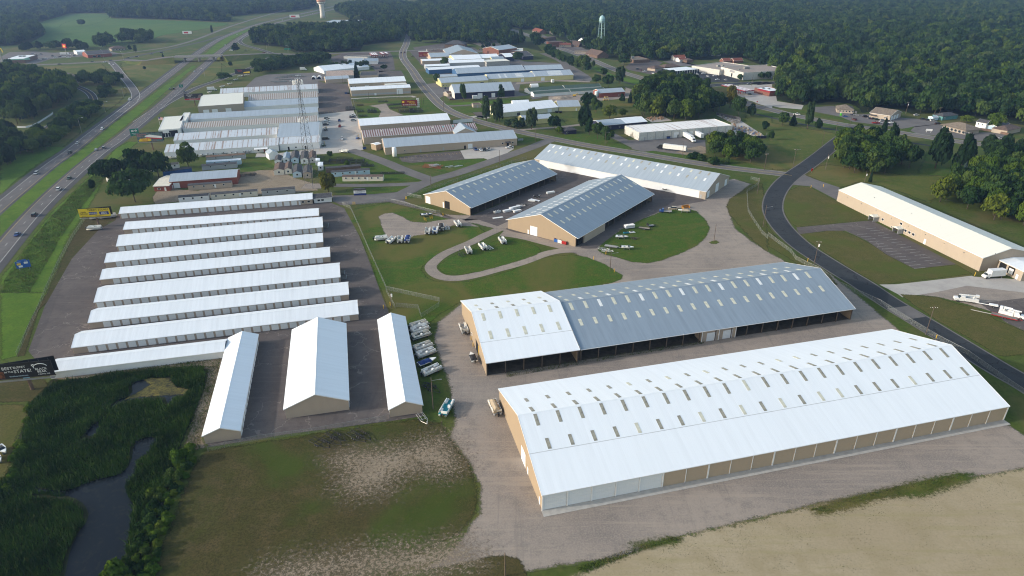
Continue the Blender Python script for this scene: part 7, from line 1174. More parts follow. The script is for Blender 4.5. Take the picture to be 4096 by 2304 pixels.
# ================================================================ BOATS
CANVAS={'blue':plain('blue_canvas',(.015,.04,.16,1),.8,.1),'black':plain('black_canvas',(.02,.02,.023,1),.8,.1),'tan':plain('tan_canvas',(.38,.31,.22,1),.8,.1)}
VINYL=plain('cream_vinyl',(.62,.58,.50,1),.5,.06); VINW=plain('white_vinyl',(.72,.72,.70,1),.5,.05); TEAL=plain('teal_carpet',(.02,.22,.26,1),.9,.1); GREYC=plain('grey_carpet',(.34,.33,.31,1),.9,.1); GEL=paint('white_gelcoat',(.74,.74,.72,1),.25,.3); MOTOR=paint('motor_black',(.015,.015,.017,1),.3,.3)
PB={}
def pontoon(lab,p,r,seat=VINYL,carpet=GREYC,cover=None,L=6.8,bimini=False,grp='pontoon boats',hull=GEL,z=.45,motor=MOTOR):
    t=thing('pontoon_boat',lab,'boat',(p[0],p[1],z),r,grp,1.05); h=L/2
    def c(key,f):
        k=(key,L,seat.name,carpet.name,hull.name,cover,motor.name)
        if k not in PB: PB[k]=f()
        return PB[k]
    pt=c('pontoon',lambda:(lambda m:m.tube((-h,0,.35),(h-.7,0,.35),.33,.33,10).tube((h-.7,0,.35),(h+.1,0,.5),.33,.08,10).me('pontoon',ALU,True))(MB()))
    for s in (-1,1): link('pontoon',pt,t,(0,s*.85,0))
    link('deck',c('deck',lambda:MB().box(-h,h-.3,-1.25,1.25,.70,.80).me('deck',carpet)),t)
    def rails():
        m=MB()
        for s in (-1,1): m.box(-h+.35,h-.6,s*1.2-.04,s*1.2+.04,.95,1.45); m.tube((-h+.35,s*1.2,1.55),(h-.6,s*1.2,1.55),.03,n=5)
        m.box(h-.64,h-.58,-1.2,-.4,.95,1.45).box(h-.64,h-.58,.4,1.2,.95,1.45).box(-h+.33,-h+.39,-1.2,.2,.95,1.45)
        for x in (-h+.4,-h/2,0,h/2,h-.65):
            for s in (-1,1): m.box(x-.03,x+.03,s*1.2-.03,s*1.2+.03,.8,1.55)
        return m.me('railing',hull)
    link('railing',c('rail',rails),t)
    for q,(x0,x1,y0,y1,bk) in enumerate(((h-2.3,h-.75,.55,1.15,1),(h-2.3,h-.75,-1.15,-.55,-1),(-h+.5,-h+1.1,-1.1,.6,0),(-h+1.15,-h+2.4,.55,1.15,1))):
        def st(x0=x0,x1=x1,y0=y0,y1=y1,bk=bk):
            m=MB().box(x0,x1,y0,y1,.81,1.22)
            if bk: m.box(x0,x1,(y1-.18 if bk>0 else y0),(y1 if bk>0 else y0+.18),1.2,1.62)
            else: m.box(x0,x0+.18,y0,y1,1.2,1.62)
            return m.me('seat',seat)
        link('seat',c('seat%d'%q,st),t)
    link('console',c('cons',lambda:MB().frus(-.5,.3,-1.1,-.35,.8,-.4,.1,-1.1,-.4,1.65).me('console',hull)),t)
    link('outboard_motor',c('mot',lambda:MB().box(-h-.75,-h-.15,-.25,.25,.75,1.35).box(-h-.5,-h-.25,-.1,.1,-.1,.75).me('outboard_motor',motor)),t)
    link('bunk',c('bunk',lambda:MB().box(-h*.6,-h*.5,-1.1,1.1,-.45,.05).box(h*.4,h*.5,-1.1,1.1,-.45,.05).me('bunk',BLACKM)),t)
    if cover: link('cover',c('cov',lambda:MB().frus(-h+.2,h-.5,-1.28,1.28,.95,-h+.5,h-.9,-.9,.9,1.6).frus(-h+.5,h-.9,-.9,.9,1.59,-h+.9,h-1.6,-.25,.25,2.1).me('cover',CANVAS[cover])),t)
    if bimini:
        m=MB().box(-h+.4,.4,-1.1,1.1,2.35,2.45)
        for x in (-h+.5,.3):
            for s in (-1,1): m.tube((x,s*1.1,2.35),(-h/2+.2,s*1.18,1.5),.025,n=4)
        link('bimini',m.me('bimini',CANVAS[bimini]),t)
    return t
RB={}
def runabout(lab,p,r,L=5.6,hull='white',cover=None,grp='small powerboats',z=.4,inside=VINW,motor=True):
    t=thing('powerboat',lab,'boat',(p[0],p[1],z),r,grp); k=(L,hull,cover,inside.name)
    if k not in RB:
        hm=pm(hull) if hull!='white' else GEL; n=9; vs=[]; fs=[]; w=L*.2
        prof=lambda u:(w*(1-max(0,(u-.35)/.65)**2.2),.25+.25*max(0,(u-.5)/.5)**1.5)
        for i in range(n):
            u=i/(n-1); x=-L/2+L*u; b,ke=prof(u); b=max(b,.03); dk=1.0+.22*u
            vs+=[(x,-b,dk),(x,-b*.92,dk-.35),(x,0,ke-.05+.35*max(0,u-.7)),(x,b*.92,dk-.35),(x,b,dk)]
        for i in range(n-1):
            for j in range(4): a=5*i+j; fs.append((a,a+5,a+6,a+1))
        fs.append((0,1,2,3,4)); H=MB().add(vs,[f[::-1] for f in fs]).me('hull',hm,True)
        dv=[]; df=[]
        for i in range(n):
            u=i/(n-1); x=-L/2+L*u; b=max(prof(u)[0],.03); dk=1.0+.22*u; dv+=[(x,-b,dk),(x,-b*.72,dk+.03),(x,b*.72,dk+.03),(x,b,dk)]
        for i in range(n-1):
            a=4*i; df+=[(a,a+4,a+5,a+1),(a+2,a+6,a+7,a+3)]
            if i>=5 or i<1: df.append((a+1,a+5,a+6,a+2))
        D=MB().add(dv,[f[::-1] for f in df]).me('deck',GEL); W=MB().frus(L*.08,L*.2,-w*.75,w*.75,1.12,L*.02,L*.08,-w*.6,w*.6,1.55).me('windshield',GLASS)
        I=MB().box(-L*.42,L*.12,-w*.7,w*.7,.55,.62).box(-L*.42,-L*.32,-w*.65,w*.65,.62,1.05).box(-.3,.2,-w*.65,-w*.15,.62,1.2).box(-.3,.2,w*.15,w*.65,.62,1.2).me('cockpit',inside)
        C=MB().frus(-L*.47,L*.22,-w*.98,w*.98,1.05,-L*.3,L*.05,-w*.35,w*.35,1.65).me('cover',CANVAS[cover]) if cover else None
        M=MB().box(-L/2-.6,-L/2-.05,-.22,.22,.7,1.45).box(-L/2-.4,-L/2-.15,-.08,.08,-.1,.7).me('outboard_motor',MOTOR); K=MB().box(-L*.3,-L*.25,-w*.7,w*.7,-.4,.35).box(L*.15,L*.2,-w*.5,w*.5,-.4,.5).me('cradle',STEEL)
        RB[k]=(H,D,W,I,C,M,K)
    H,D,W,I,C,M,K=RB[k]; link('hull',H,t); link('deck',D,t); link('cockpit',I,t); link('cradle',K,t)
    if C: link('cover',C,t)
    else: link('windshield',W,t)
    if motor: link('outboard_motor',M,t)
    return t
# row along the storage shed
a14=R(25)
for lab,p,r,s,cpt,cov in [('cream pontoon boat, topmost of the row beside the shed',(-33.88,209.31),R(32),VINYL,GREYC,None),('white pontoon boat, second from the top of the shed row',(-33.11,206.08),R(32),VINW,GREYC,None),('pontoon boat with dark deck, third in the shed row',(-32.22,201.89),R(32),VINYL,plain('dark_carpet',(.03,.05,.05,1)),None),('grey deck pontoon boat, fourth in the shed row',(-30.57,194.21),R(35),VINYL,GREYC,None),('white pontoon boat, fifth in the shed row',(-29.05,190.07),R(35),VINW,GREYC,None),('pontoon boat with big dark motor, lowest of the row',(-26.03,179.57),R(40),VINW,GREYC,None)]: pontoon(lab,p,r,s,cpt,cov,7.0,grp='boats in the row beside the shed')
runabout('blue-covered white bowrider between the pontoon boats',(-28.07,184.55),R(35),6.6,'white','blue',grp='boats in the row beside the shed')
pontoon('teal-carpeted pontoon boat beside the utility pole',(-19.46,159.55),R(75),VINW,TEAL,None,7.4,hull=GEL)
pontoon('cream pontoon boat at the corner of the white boat shed',(-17.55,206.58),R(105),VINYL,GREYC,None,6.2); runabout('white powerboat with black cover by the boat shed',(-13.23,187.11),R(107),5.6,'white','black'); pontoon('tan covered pontoon boat beside the largest boat shed',(-5.33,159.66),R(107),VINYL,GREYC,'tan',6.8)
for lab,p,r,cov in [('white pontoon boat nose left on the gravel edge',(-62.21,293.04),R(15),None),('white pontoon boat, second of the lower lawn group',(-57.15,290.62),R(70),None),('cream pontoon boat, third of the lower lawn group',(-53.09,291.53),R(95),None),('blue covered pontoon boat on the lawn',(-49.55,291.58),R(90),'blue'),('tan pontoon boat, leftmost of the upper lawn group',(-41.17,302.32),R(92),None),('white and blue pontoon boat in the upper lawn group',(-37.59,303.02),R(92),None),('black covered pontoon boat in the upper lawn group',(-35.05,307.08),R(98),'black'),('white pontoon boat alone beside the empty trailer',(-27.26,311.98),R(110),None),('tan pontoon boat, left on the island lawn',(-19.92,277.96),R(105),None),('white pontoon boat, middle of the island lawn',(-13.5,282.1),R(112),None),('pontoon boat with dark seats, right on the island lawn',(-4.53,289.42),R(108),None)]:
    pontoon(lab,p,r,VINYL if 'tan' in lab or 'cream' in lab else VINW,GREYC if 'blue pon' not in lab else plain('blue_carpet',(.05,.12,.3,1)),cov,6.4,grp='pontoon boats on the lawns')
runabout('white and blue powerboat beside yellow bollards',(-44.21,325.45),R(12),5.8,'blue',None); runabout('white powerboat on the trailer lawn',(53.32,280.33),R(-12),5.6); runabout('shrink-wrapped cream powerboat beside the rusty plough',(90.86,329.55),R(170),6.2,'white','tan'); runabout('dark fishing boat by the white shed wall',(89.66,365.18),R(170),5.6,'black','black'); pontoon('cream pontoon boat at the marina yard edge',(-116.14,453.67),R(-20),VINYL,GREYC,None,6.8); 
for i,p in enumerate([(-229.18,439.57),(-224.51,441.56),(-210.37,444.69),(-207.22,445.72),(-203.06,448.72),(-198.08,449.79),(-192.08,448.92),(-187.65,452.96),(-183.79,453.03),(-182.19,454.06)]):
    runabout('small boat lined up along the white marina wall',p,R(190+i*7%25),5.2,['white','blue','white','white','white','black','white','white','black','white'][i],None,'boats along the white marina wall')
pontoon('bare pontoon boat beside the yellow billboard post',(-207.82,308.24),R(10),VINW,GREYC,None,6.5); pontoon('cream pontoon boat behind the yellow billboard',(-210.3,325.44),R(25),VINYL,GREYC,None,7.5); pontoon('second pontoon boat behind the yellow billboard',(-215.64,323.87),R(12),VINW,GREYC,None,6)
for i,p in enumerate([(-139.06,141.57),(-137.88,137.96)]): runabout(['open boat loaded with boulders at the left edge','second open boat at the left edge of the picture'][i],p,R(-35),5,'white',None,inside=plain('boulder_load',(.25,.22,.19,1),.9,.3))
# ================================================================ TRAILERS, DOCKS, YARD GEAR
TF={}
def btrailer(lab,p,r,mat=BLACKM,L=6.5,W=2.1,grp='empty boat trailers'):
    t=thing('boat_trailer',lab,'trailer',(p[0],p[1],.08),r,grp); k=(mat.name,L,W)
    if k not in TF:
        m=MB()
        for s in (-1,1): m.tube((-L/2,s*W/2,.5),(L*.15,s*W/2,.5),.07,n=5); m.tube((L*.15,s*W/2,.5),(L/2,0,.5),.07,n=5); m.tube((-L/2,s*W*.25,.75),(L*.2,s*W*.25,.75),.06,n=4)
        for x in (-L*.45,-L*.2,L*.05): m.tube((x,-W/2,.5),(x,W/2,.5),.06,n=4)
        m.box(L/2-.5,L/2-.35,-.08,.08,.5,1.2); TF[k]=m.me('frame',mat)
    link('frame',TF[k],t)
    for x in (-.9,-.1):
        for s in (-1,1): link('wheel',WH[(.28,.2)],t,(x,s*(W/2+.12),.29))
    return t
for i,(v,r) in enumerate([((-53.03,144.26),R(-33)),((-50.05,145.55),R(-35)),((-49.36,147.26),R(-35)),((-43.42,146.87),R(-38)),((-42.2,147.75),R(-38))]): btrailer('black boat trailer stacked on the dry lawn by the fence',v,r,BLACKM,7.5,2.3,'black boat trailers on the dry lawn')
btrailer('galvanised boat trailer lying by the shed corner',(-26.04,155.0),R(-60),ALU,6); btrailer('black boat trailer in the grass behind the utility pole',(-24.8,169.9),R(-40),BLACKM,7); btrailer('dark jet-ski trailer by the utility pole',(-25.94,171.76),R(-20),BLACKM,5)
btrailer('white boat trailer beside the black covered boat',(-32.14,307.79),R(100),TRIMW,5.5); btrailer('black empty trailer left on the island lawn',(-22.91,275.08),R(110),BLACKM,7.5,2.4); btrailer('white ladder-like trailer beside the island boats',(-10.75,282.73),R(120),TRIMW,6.5)
btrailer('pair-axle boat trailer at the lower end of the trailer lawn',(42.49,279.86),R(-20),ALU,5.5); btrailer('white boat trailer beside the leaning pole on trailer lawn',(43.8,277.57),R(-15),TRIMW,5.5); flatbed('flatbed_trailer','long grey flatbed on the trailer lawn',(46.09,282.82),R(-22),6,2,STEEL,GREYC); flatbed('flatbed_trailer','dark utility trailer with a rear ramp gate',(69.46,309.11),R(20),3.6,1.9,BLACKM,GREYC,1.4); flatbed('flatbed_trailer','brown tandem flatbed trailer with a white tank',(65.62,305.68),R(160),5.4,2.1,BLACKM,plain('worn_boards',(.3,.26,.2,1),.9,.2)); btrailer('brown rusty boat trailer on the trailer lawn',(59.03,292.67),R(5),WOODP,4.5,1.8); runabout('grey aluminium jon boat on the trailer lawn',(52.7,293.22),R(-12),6,'silver',None,motor=False)
t=thing('dock_cart','white cart stacked with upright dock frames','cart',(58.43,306.93)+(.08,),R(18)); MB().box(-2.6,2.6,-1.1,1.1,.5,.65).build('deck',TRIMW,t)
for i in range(10): link('dock_frame',MB().box(-.06,.06,-1.0,1.0,.65,2.0).me('dock_frame',TRIMW),t,(-2.4+i*.53,0,0),R(8))
for i,p in enumerate(((55.89,300.01),(58.88,300.57))):
    t=thing('jet_ski',['teal jet ski on the trailer lawn','white jet ski on the trailer lawn'][i],'jet ski',(p[0],p[1],.1),R(10)); MB().frus(-1.5,1.6,-.55,.55,.2,-1.4,.9,-.4,.4,.75).build('hull',[plain('teal_hull',(.02,.2,.25,1)),GEL][i],t); MB().box(-1.1,.1,-.2,.2,.75,1.0).build('seat',BLACKM,t); MB().box(.15,.35,-.4,.4,1.0,1.1).build('handlebar',BLACKM,t)
t=thing('flatbed_truck','blue flatbed truck parked on the trailer lawn','truck',(81.12,329.41)+(.08,),R(168)); MB().prism([(1.0,.5),(3.2,.5),(3.2,1.2),(2.2,1.35),(1.8,2.1),(1.0,2.15)],-1,1).build('cab',pm('blue'),t); MB().prism([(2.2,1.38),(2.28,1.38),(1.88,2.05),(1.8,2.05)],-.9,.9).build('windscreen',GLASS,t); MB().box(-3.2,.9,-1.15,1.15,.85,1.0).build('flatbed',GREYC,t); MB().box(-3.2,.9,-1.15,-1.05,1.0,1.5).build('side_board',plain('worn_boards',(.3,.26,.2,1)),t)
for x in (2.3,-2):
    for s in (-1,1): link('wheel',WH[(.40,.28)],t,(x,s*.95,.4))
car('suv','tan',(85.91,334.09),R(172),'parked beside the blue flatbed truck')
t=thing('snow_plough','rusty orange box snow plough on the gravel edge','plough',(93.28,336.54)+(.05,),R(25)); MB().prismx([(-.2,0),(.3,0),(.5,.8),(.3,1.6),(.1,1.6),(.2,.8)],-2.2,2.2).build('blade',paint('plough_orange',(.42,.17,.02,1),.6,0),t); MB().box(-2.2,-2.0,-1.4,.3,0,1.1).build('side_plate',MAT['plough_orange'],t); MB().box(2.0,2.2,-1.4,.3,0,1.1).build('side_plate',MAT['plough_orange'],t)
# roll-off dumpster painted in bands
p=(23.37,288.54); t=thing('dumpster','open roll-off dumpster painted blue, white and red','dumpster',(p[0],p[1],.06),R(-37))
for x0,x1,c in ((-3.4,-1.3,(.02,.10,.35,1)),(-1.3,.9,(.7,.7,.7,1)),(.9,3.4,(.35,.02,.02,1))):
    m=plain('dumpster_%d'%int(x0*10),c,.5,.08); MB().box(x0,x1,-1.2,-1.08,.2,1.7).box(x0,x1,1.08,1.2,.2,1.7).build('side_band',m,t)
MB().box(-3.4,-3.28,-1.07,1.07,.2,1.7).build('end_panel',MAT['dumpster_-33'] if 'dumpster_-33' in MAT else RAIL,t); MB().box(3.28,3.4,-1.07,1.07,.2,1.7).build('end_panel',RAIL,t); MB().box(-3.3,3.3,-1.07,1.07,.2,.35).build('floor',BLACKM,t)
rr=random.Random(2)
MBd=MB()
for i in range(14): x=rr.uniform(-2.8,2.8); y=rr.uniform(-.7,.7); MBd.box(x-.5,x+.5,y-.3,y+.3,.36+rr.uniform(0,.3),1.1+rr.uniform(0,.5))
MBd.build('scrap_load',LIME,t)
# dock sections and lumber in the centre yard
for i,(v,r,L,n,m) in enumerate([((-7.6,330.49),R(35),4,3,GEL),((-7.17,322.25),R(20),5.5,1,GEL),((-1.83,332.11),R(30),6,3,TRIMW),((1.67,336.05),R(35),6.5,4,TRIMW),((2.97,331.4),R(30),4.5,3,TRIMW),((11.06,348.7),R(-20),4,2,GEL),((13.03,350.07),R(-35),6,1,TRIMW),((22.37,362.02),R(25),5,3,GEL)]):
    t=thing('dock_stack','stack of white dock sections on the yard between two boat sheds','dock sections',(v[0],v[1],.07),r,'white dock stacks'); me=MB().box(-L/2,L/2,-.75,.75,0,.22).me('dock_section',m)
    for k in range(n): link('dock_section',me,t,((k%2)*.25,(k%3)*.15,.1+k*.34))
    if i==0:
        for k in range(4): link('barrel',MB().lathe([(.28,0),(.3,.3),(.28,.6)],10).me('barrel',BLACKM),t,(-1.5+k,0,1.15))
btrailer('grey trailer frame among the white dock stacks',(8.19,342.55),R(10),STEEL,6); btrailer('low pale trailer left of the grey frame in yard',(5.07,339.76),R(-5),TRIMW,5); runabout('dark covered boat on the yard between the boat sheds',(14.39,354.36),R(5),4,'black','black',motor=False)
t=thing('roof_frame_rack','red steel racks with aluminium canopy frames on the corner lawn','rack',(-49.67,415.04)+(.06,),R(-15))
for i in range(5): link('red_rail',MB().tube((-8,0,.5),(5,0,.5),.1,n=5).me('red_rail',pm('red')),t,(rr.uniform(-1,1),-2+i,i*.25))
for i in range(8): link('canopy_frame',MB().box(-2.6,2.6,-.25,.25,.0,.18).me('canopy_frame',ALU),t,(-4+rr.uniform(0,8),rr.uniform(-2,3),.9+i*.12),R(35))
for i,p in enumerate(((-40.42,418.19),(-38.09,417.23),(-36.48,418.26),(-34.23,418.3))): tag(MB().box(-3,3,-.3,.3,0,.25).build('canopy_beam',ALU,None,loc=(p[0],p[1],.06),rz=R(35)),'silver canopy beam lying on the corner lawn','beam','silver beams on the corner lawn')
# black dock-lift stacks
def rack(lab,p,r,L,W,n,grp=None,mat=None):
    t=thing('lift_stack',lab,'boat lift',(p[0],p[1],.06),r,grp); m=MB()
    for s in (-1,1): m.tube((-L/2,s*W/2,0),(L/2,s*W/2,0),.09,n=4)
    for x in (-L*.45,-L*.15,L*.15,L*.45): m.tube((x,-W/2,0),(x,W/2,0),.08,n=4)
    me=m.me('lift_frame',mat or BLACKM)
    for k in range(n): link('lift_frame',me,t,(RND.uniform(-.4,.4),RND.uniform(-.3,.3),.2+k*.28),RND.uniform(-.05,.05))
for i,(v,L,W,n) in enumerate([((-91.82,590.33),14,7,7),((-83.96,590.51),12,9,8),((-106.64,621.83),16,4,4),((-101.53,606.49),16,3,4),((-122.25,589.63),8,7,9),((-132.7,590.99),6,4,4),((-126.98,572.42),7,3,4),((-121.15,635.84),9,3,4),((-139.19,619.3),6,3,4),((-143.99,600.5),8,6,10)]): rack('stack of dark boat-lift frames in the fenced trailer yard',v,R(14),L,W,n,'boat-lift stacks in the trailer yard')
for i,(v,L,W,n) in enumerate([((-113.89,433.58),16,4,5),((-105.44,429.46),16,5,5),((-100.11,423.29),12,4,4),((-93.63,419.31),8,3,4),((-117.57,427.15),14,5,4),((-74.44,402.06),15,2.5,4),((-164.44,400.53),9,4,5)]): rack('dark stack of steel lift frames in the long grass',v,R(5),L,W,n,'steel frames in the long grass')
for i,(v,L,W,n) in enumerate([((-93.68,311.11),5,3,4),((-72.71,255.38),4,2.5,3),((-71.26,250.96),4,2.5,2)]): rack('small stack of grey dock frames at the end of a storage row',v,R(100),L,W,n,'dock frames beside the storage rows',STEEL)
for i,p in enumerate([(-311.68,789.52),(-310.13,792.33),(-306.99,798.0),(-307.88,765.59),(-304.06,738.09),(-305.59,721.42),(-305.35,688.03)]): runabout('white boat hull parked beyond the marina halls',p,R(10+i*9),5.5,'white',None,'hulls beyond the marina halls',motor=False)
for i,p in enumerate([(-260.69,780.18),(-254.96,767.14),(-252.71,751.88),(-258.08,791.14),(-252.85,799.65),(-245.35,788.78),(-256.75,754.28)]):
    t=thing('steel_rack','long rack of steel sections in the steel yard','rack',(p[0],p[1],.06),R(10),'racks in the steel yard'); 
    for k in range(3): link('steel_section',MB().box(-7,7,-.4,.4,0,.4).me('steel_section',STEEL),t,(RND.uniform(-2,2),k*1.0,.2+.3*(k%2)))
for c,p in (('white',(-242.06,754.71)),('white',(-241.14,772.78)),('white',(-246.51,794.26))): car('pickup',c,p,R(10),'in the steel yard','pickups in the steel yard',parts=False)
# tanks
def tank(lab,p,r,h,mat=TRIMW,grp=None):
    t=thing('storage_tank',lab,'tank',(p[0],p[1],.1),0,grp); MB().lathe([(r*.5,.6),(r,.9),(r,h-.4),(r*.5,h)],16).build('vessel',mat,t,True)
    for k in range(3): a=k*2.1; link('leg',MB().box(-.08,.08,-.08,.08,0,1).me('leg',STEEL),t,(math.cos(a)*r*.8,math.sin(a)*r*.8,0))
tank('tall white gas tank in front of the long tan hall',(-79.0,440.28),1.5,7.0); tank('white silo, left of the pair at the yellow works',(-66.25,727.47),1.6,6,grp=None); tank('white silo, right of the pair at the yellow works',(-64.17,736.06),1.6,6); tank('round pale blue tank beside the red metal building',(82.63,653.92),2.0,6,plain('pale_tank',(.5,.6,.62,1)))
for i,p in enumerate(((-222.77,773.33),(-217.18,776.14))): 
    t=thing('quonset_hut',['left small arched white shelter in the steel yard','right small arched white shelter in the steel yard'][i],'shelter',(p[0],p[1],.05),R(100)); MB().prismx([(-2.5,0)]+[(-2.5*math.cos(a*math.pi/8),3*math.sin(a*math.pi/8)) for a in range(1,8)]+[(2.5,0)],-4,4).build('arch',TRIMW,t); MB().prismx([(-2.2,0)]+[(-2.2*math.cos(a*math.pi/8),2.7*math.sin(a*math.pi/8)) for a in range(1,8)]+[(2.2,0)],-4.02,-4.01).build('opening_shade',DARK,t)  # shelters are solid; a black end face paints the shade inside
p=(24.22,713.87); t=thing('quonset_hut','small white fabric shelter behind the green storage rows','shelter',(p[0],p[1],.05),R(14)); MB().prismx([(-3,0)]+[(-3*math.cos(a*math.pi/8),3.4*math.sin(a*math.pi/8)) for a in range(1,8)]+[(3,0)],-4,4).build('arch',TRIMW,t); MB().box(-4.05,-4.0,-1.2,1.2,0,2.2).build('opening_shade',DARK,t)  # inner shade painted as a black face on the solid arch
# pallets of stone in the stone yard
rp=random.Random(8); STN=[plain('stone_%d'%i,c,.9,.25) for i,c in enumerate([(.42,.38,.33,1),(.30,.19,.12,1),(.5,.48,.45,1),(.25,.23,.21,1),(.38,.28,.17,1),(.10,.16,.30,1)])]
PLT=MB().box(-.6,.6,-.5,.5,0,.14).me('pallet',LIME); SM=[]
for m in STN:
    b=MB()
    for i in range(5): x=rp.uniform(-.3,.3); y=rp.uniform(-.25,.25); b.box(x-.35,x+.35,y-.3,y+.3,.14+i*.16,.32+i*.16)
    SM.append(b.me('stone_stack',m))
for poly,sp,lab,grp in (([(144.05,498.25),(148.88,506.64),(162.45,509.74),(166.86,504.21),(161.92,491.86),(156.21,487.79)],2.6,'pallet of landscape stone in front of the white warehouse','stone pallets in front of the warehouse'),([(170.31,511.32),(179.53,535.27),(186.67,520.33),(191.94,497.82),(182.88,492.27),(176.67,505.79)],3.0,'pallet of landscape stone right of the white warehouse','stone pallets right of the warehouse'),([(175.74,569.57),(180.47,567.95),(187.41,544.87),(183.77,535.36),(179.05,538.38)],3.2,'dark stacked stone along the yard fence','stone stacks along the yard fence'),([(113.08,559.67),(128.06,565.09),(126.72,554.96),(114.99,546.55)],2.8,'brown stone pile behind the navy workshop','stone piles behind the navy workshop')):
    for p in fill(poly,sp,rp):
        t=thing('stone_pallet',lab,'stone pallet',(p[0],p[1],.06),rp.uniform(0,3),grp,rp.uniform(1,1.5)); link('pallet',PLT,t); link('stone_stack',SM[3 if 'dark' in lab else (1 if 'brown' in lab else rp.randrange(6))],t)
for i,p in enumerate([(87.89,638.75),(89.96,638.8),(92.02,638.85),(89.54,643.96),(91.7,644.02)]): tag(MB().tube((-.8,0,.8),(.8,0,.8),.8,.8,12).build('hay_bale',plain('straw',(.32,.24,.11,1),.95,.2),None,loc=(p[0],p[1],.03+(1.3 if i>2 else 0)),rz=R(60)),'round straw bale in the small heap by the works yard','hay bale','straw bale heap')
# ================================================================ SIGNS
def tmesh(s,size,mat,ex=.02,align='CENTER'):
    cu=bpy.data.curves.new('text','FONT'); cu.body=s; cu.size=size; cu.extrude=ex; cu.align_x=align; cu.align_y='CENTER'; cu.resolution_u=2; cu.space_line=.85
    o=bpy.data.objects.new('text',cu); me=bpy.data.meshes.new_from_object(o); bpy.data.objects.remove(o); bpy.data.curves.remove(cu); me.materials.clear(); me.materials.append(mat); return me
def letter(parent,s,size,mat,x,z,y=-.16,rx=math.pi/2): return link('lettering',tmesh(s,size,mat),parent,(x,y,z),0,None,(rx,0,0))
INK=plain('ink_black',(.015,.015,.015,1),.6,.05); WINK=plain('ink_white',(.75,.75,.75,1),.6,.03); YINK=plain('ink_yellow',(.75,.52,.03,1),.6,.03); RINK=plain('ink_red',(.45,.02,.02,1),.6,.03); BINK=plain('ink_blue',(.012,.03,.16,1),.6,.03)
def billboard(lab,p,r,w,h,zb,face,angle=.14,post=.45):
    t=thing('billboard',lab,'billboard',(p[0],p[1],0),r)
    MB().tube((0,.6,0),(0,.6,zb+.4),post,post,12).build('post',BRICK2,t); MB().box(-w/2,w/2,-.12,.0,zb,zb+h).build('panel',face,t); MB().box(-w/2,w/2,-1.1,-.15,zb-.55,zb-.45).build('catwalk',STEEL,t); MB().box(-w/2,w/2,.02,.3,zb-.35,zb-.05).build('beam',WOODP,t)
    b=MB(); b.box(-w/2,w/2,0,.12,zb,zb+h); o=b.build('rear_panel',DARK,t,loc=(0,1.2,0),rz=angle)
    for k in range(6): link('brace',MB().box(-.06,.06,.0,.15,zb,zb+h).me('brace',BLACKM),t,(-w/2+w*(k+.5)/6,1.33,0))
    return t
zb=5.0
t=billboard('black billboard reading BEST BUFFET IN THE STATE',(-150.29,170.75),R(10),16.5,5.3,zb,plain('billboard_black',(.012,.011,.012,1),.5,.1),.16,.55)
letter(t,'BEST',1.45,WINK,-4.3,zb+3.65); letter(t,'BUFFET',1.05,WINK,-.9,zb+3.75); letter(t,'IN THE',.8,WINK,-4.2,zb+2.35); letter(t,'STATE!',1.6,WINK,-.3,zb+2.35); letter(t,'BLACK\nBEAR',1.1,WINK,4.9,zb+2.1); letter(t,'I-35/Hwy 210',.6,WINK,5.3,zb+.7); letter(t,'blackbearresort.com',.62,PALE_B,-1.8,zb+.75)
m=MB(); m.lathe([(.001,0),(1.5,.02),(1.6,.05)],20); m2=MB()                       # running-bear emblem as a white outline arc with a dark body
for i in range(14): a=math.pi*(.05+.95*i/13); b=math.pi*(.05+.95*(i+1)/13); m2.tube((1.9*math.cos(a),0,1.15*math.sin(a)),(1.9*math.cos(b),0,1.15*math.sin(b)),.11,n=5)
m2.tube((-1.9,0,.2),(-2.3,0,.9),.11,n=5); m2.tube((-2.3,0,.9),(-1.6,0,1.0),.11,n=5); m2.build('emblem',WINK,t,loc=(4.9,-.16,zb+3.3))
MB().box(-8.2,-5.7,-.14,-.125,zb+.3,zb+2.6).build('picture',plain('food_photo',(.25,.08,.03,1),.6,.4),t); MB().box(-.9,.9,-.2,-.12,zb-.3,zb-.02).build('owner_plate',plain('owner_plate',(.2,.4,.5,1)),t)
zb=5.57
t=billboard('yellow billboard reading THRIFT STORES beside the storage rows',(-208.42,312.4),R(8),14.6,4.2,zb,plain('billboard_yellow',(.62,.47,.015,1),.5,.05),.16)
letter(t,'THRIFT STORES',1.42,INK,1.9,zb+3.45); letter(t,'Family\nPathways',1.0,INK,-5.0,zb+2.1); MB().box(-2.6,1.2,-.14,-.125,zb+1.1,zb+2.5).build('name_plate',BINK,t); MB().box(2.2,6.6,-.14,-.125,zb+.9,zb+2.5).build('name_plate',BINK,t)
letter(t,'WYOMING',.75,WINK,-.7,zb+1.8); letter(t,'NORTH\nBRANCH',.72,WINK,4.4,zb+1.7); letter(t,'familypathways.org',.5,INK,-4.3,zb+.5); letter(t,'763-674-4527',.5,INK,1.5,zb+.5)
zb=6.19
t=billboard('colourful marine billboard with red stripe and yellow oval',(-254.06,463.03),R(8),17,6.2,zb,plain('billboard_green',(.10,.16,.17,1),.5,.3),.12)
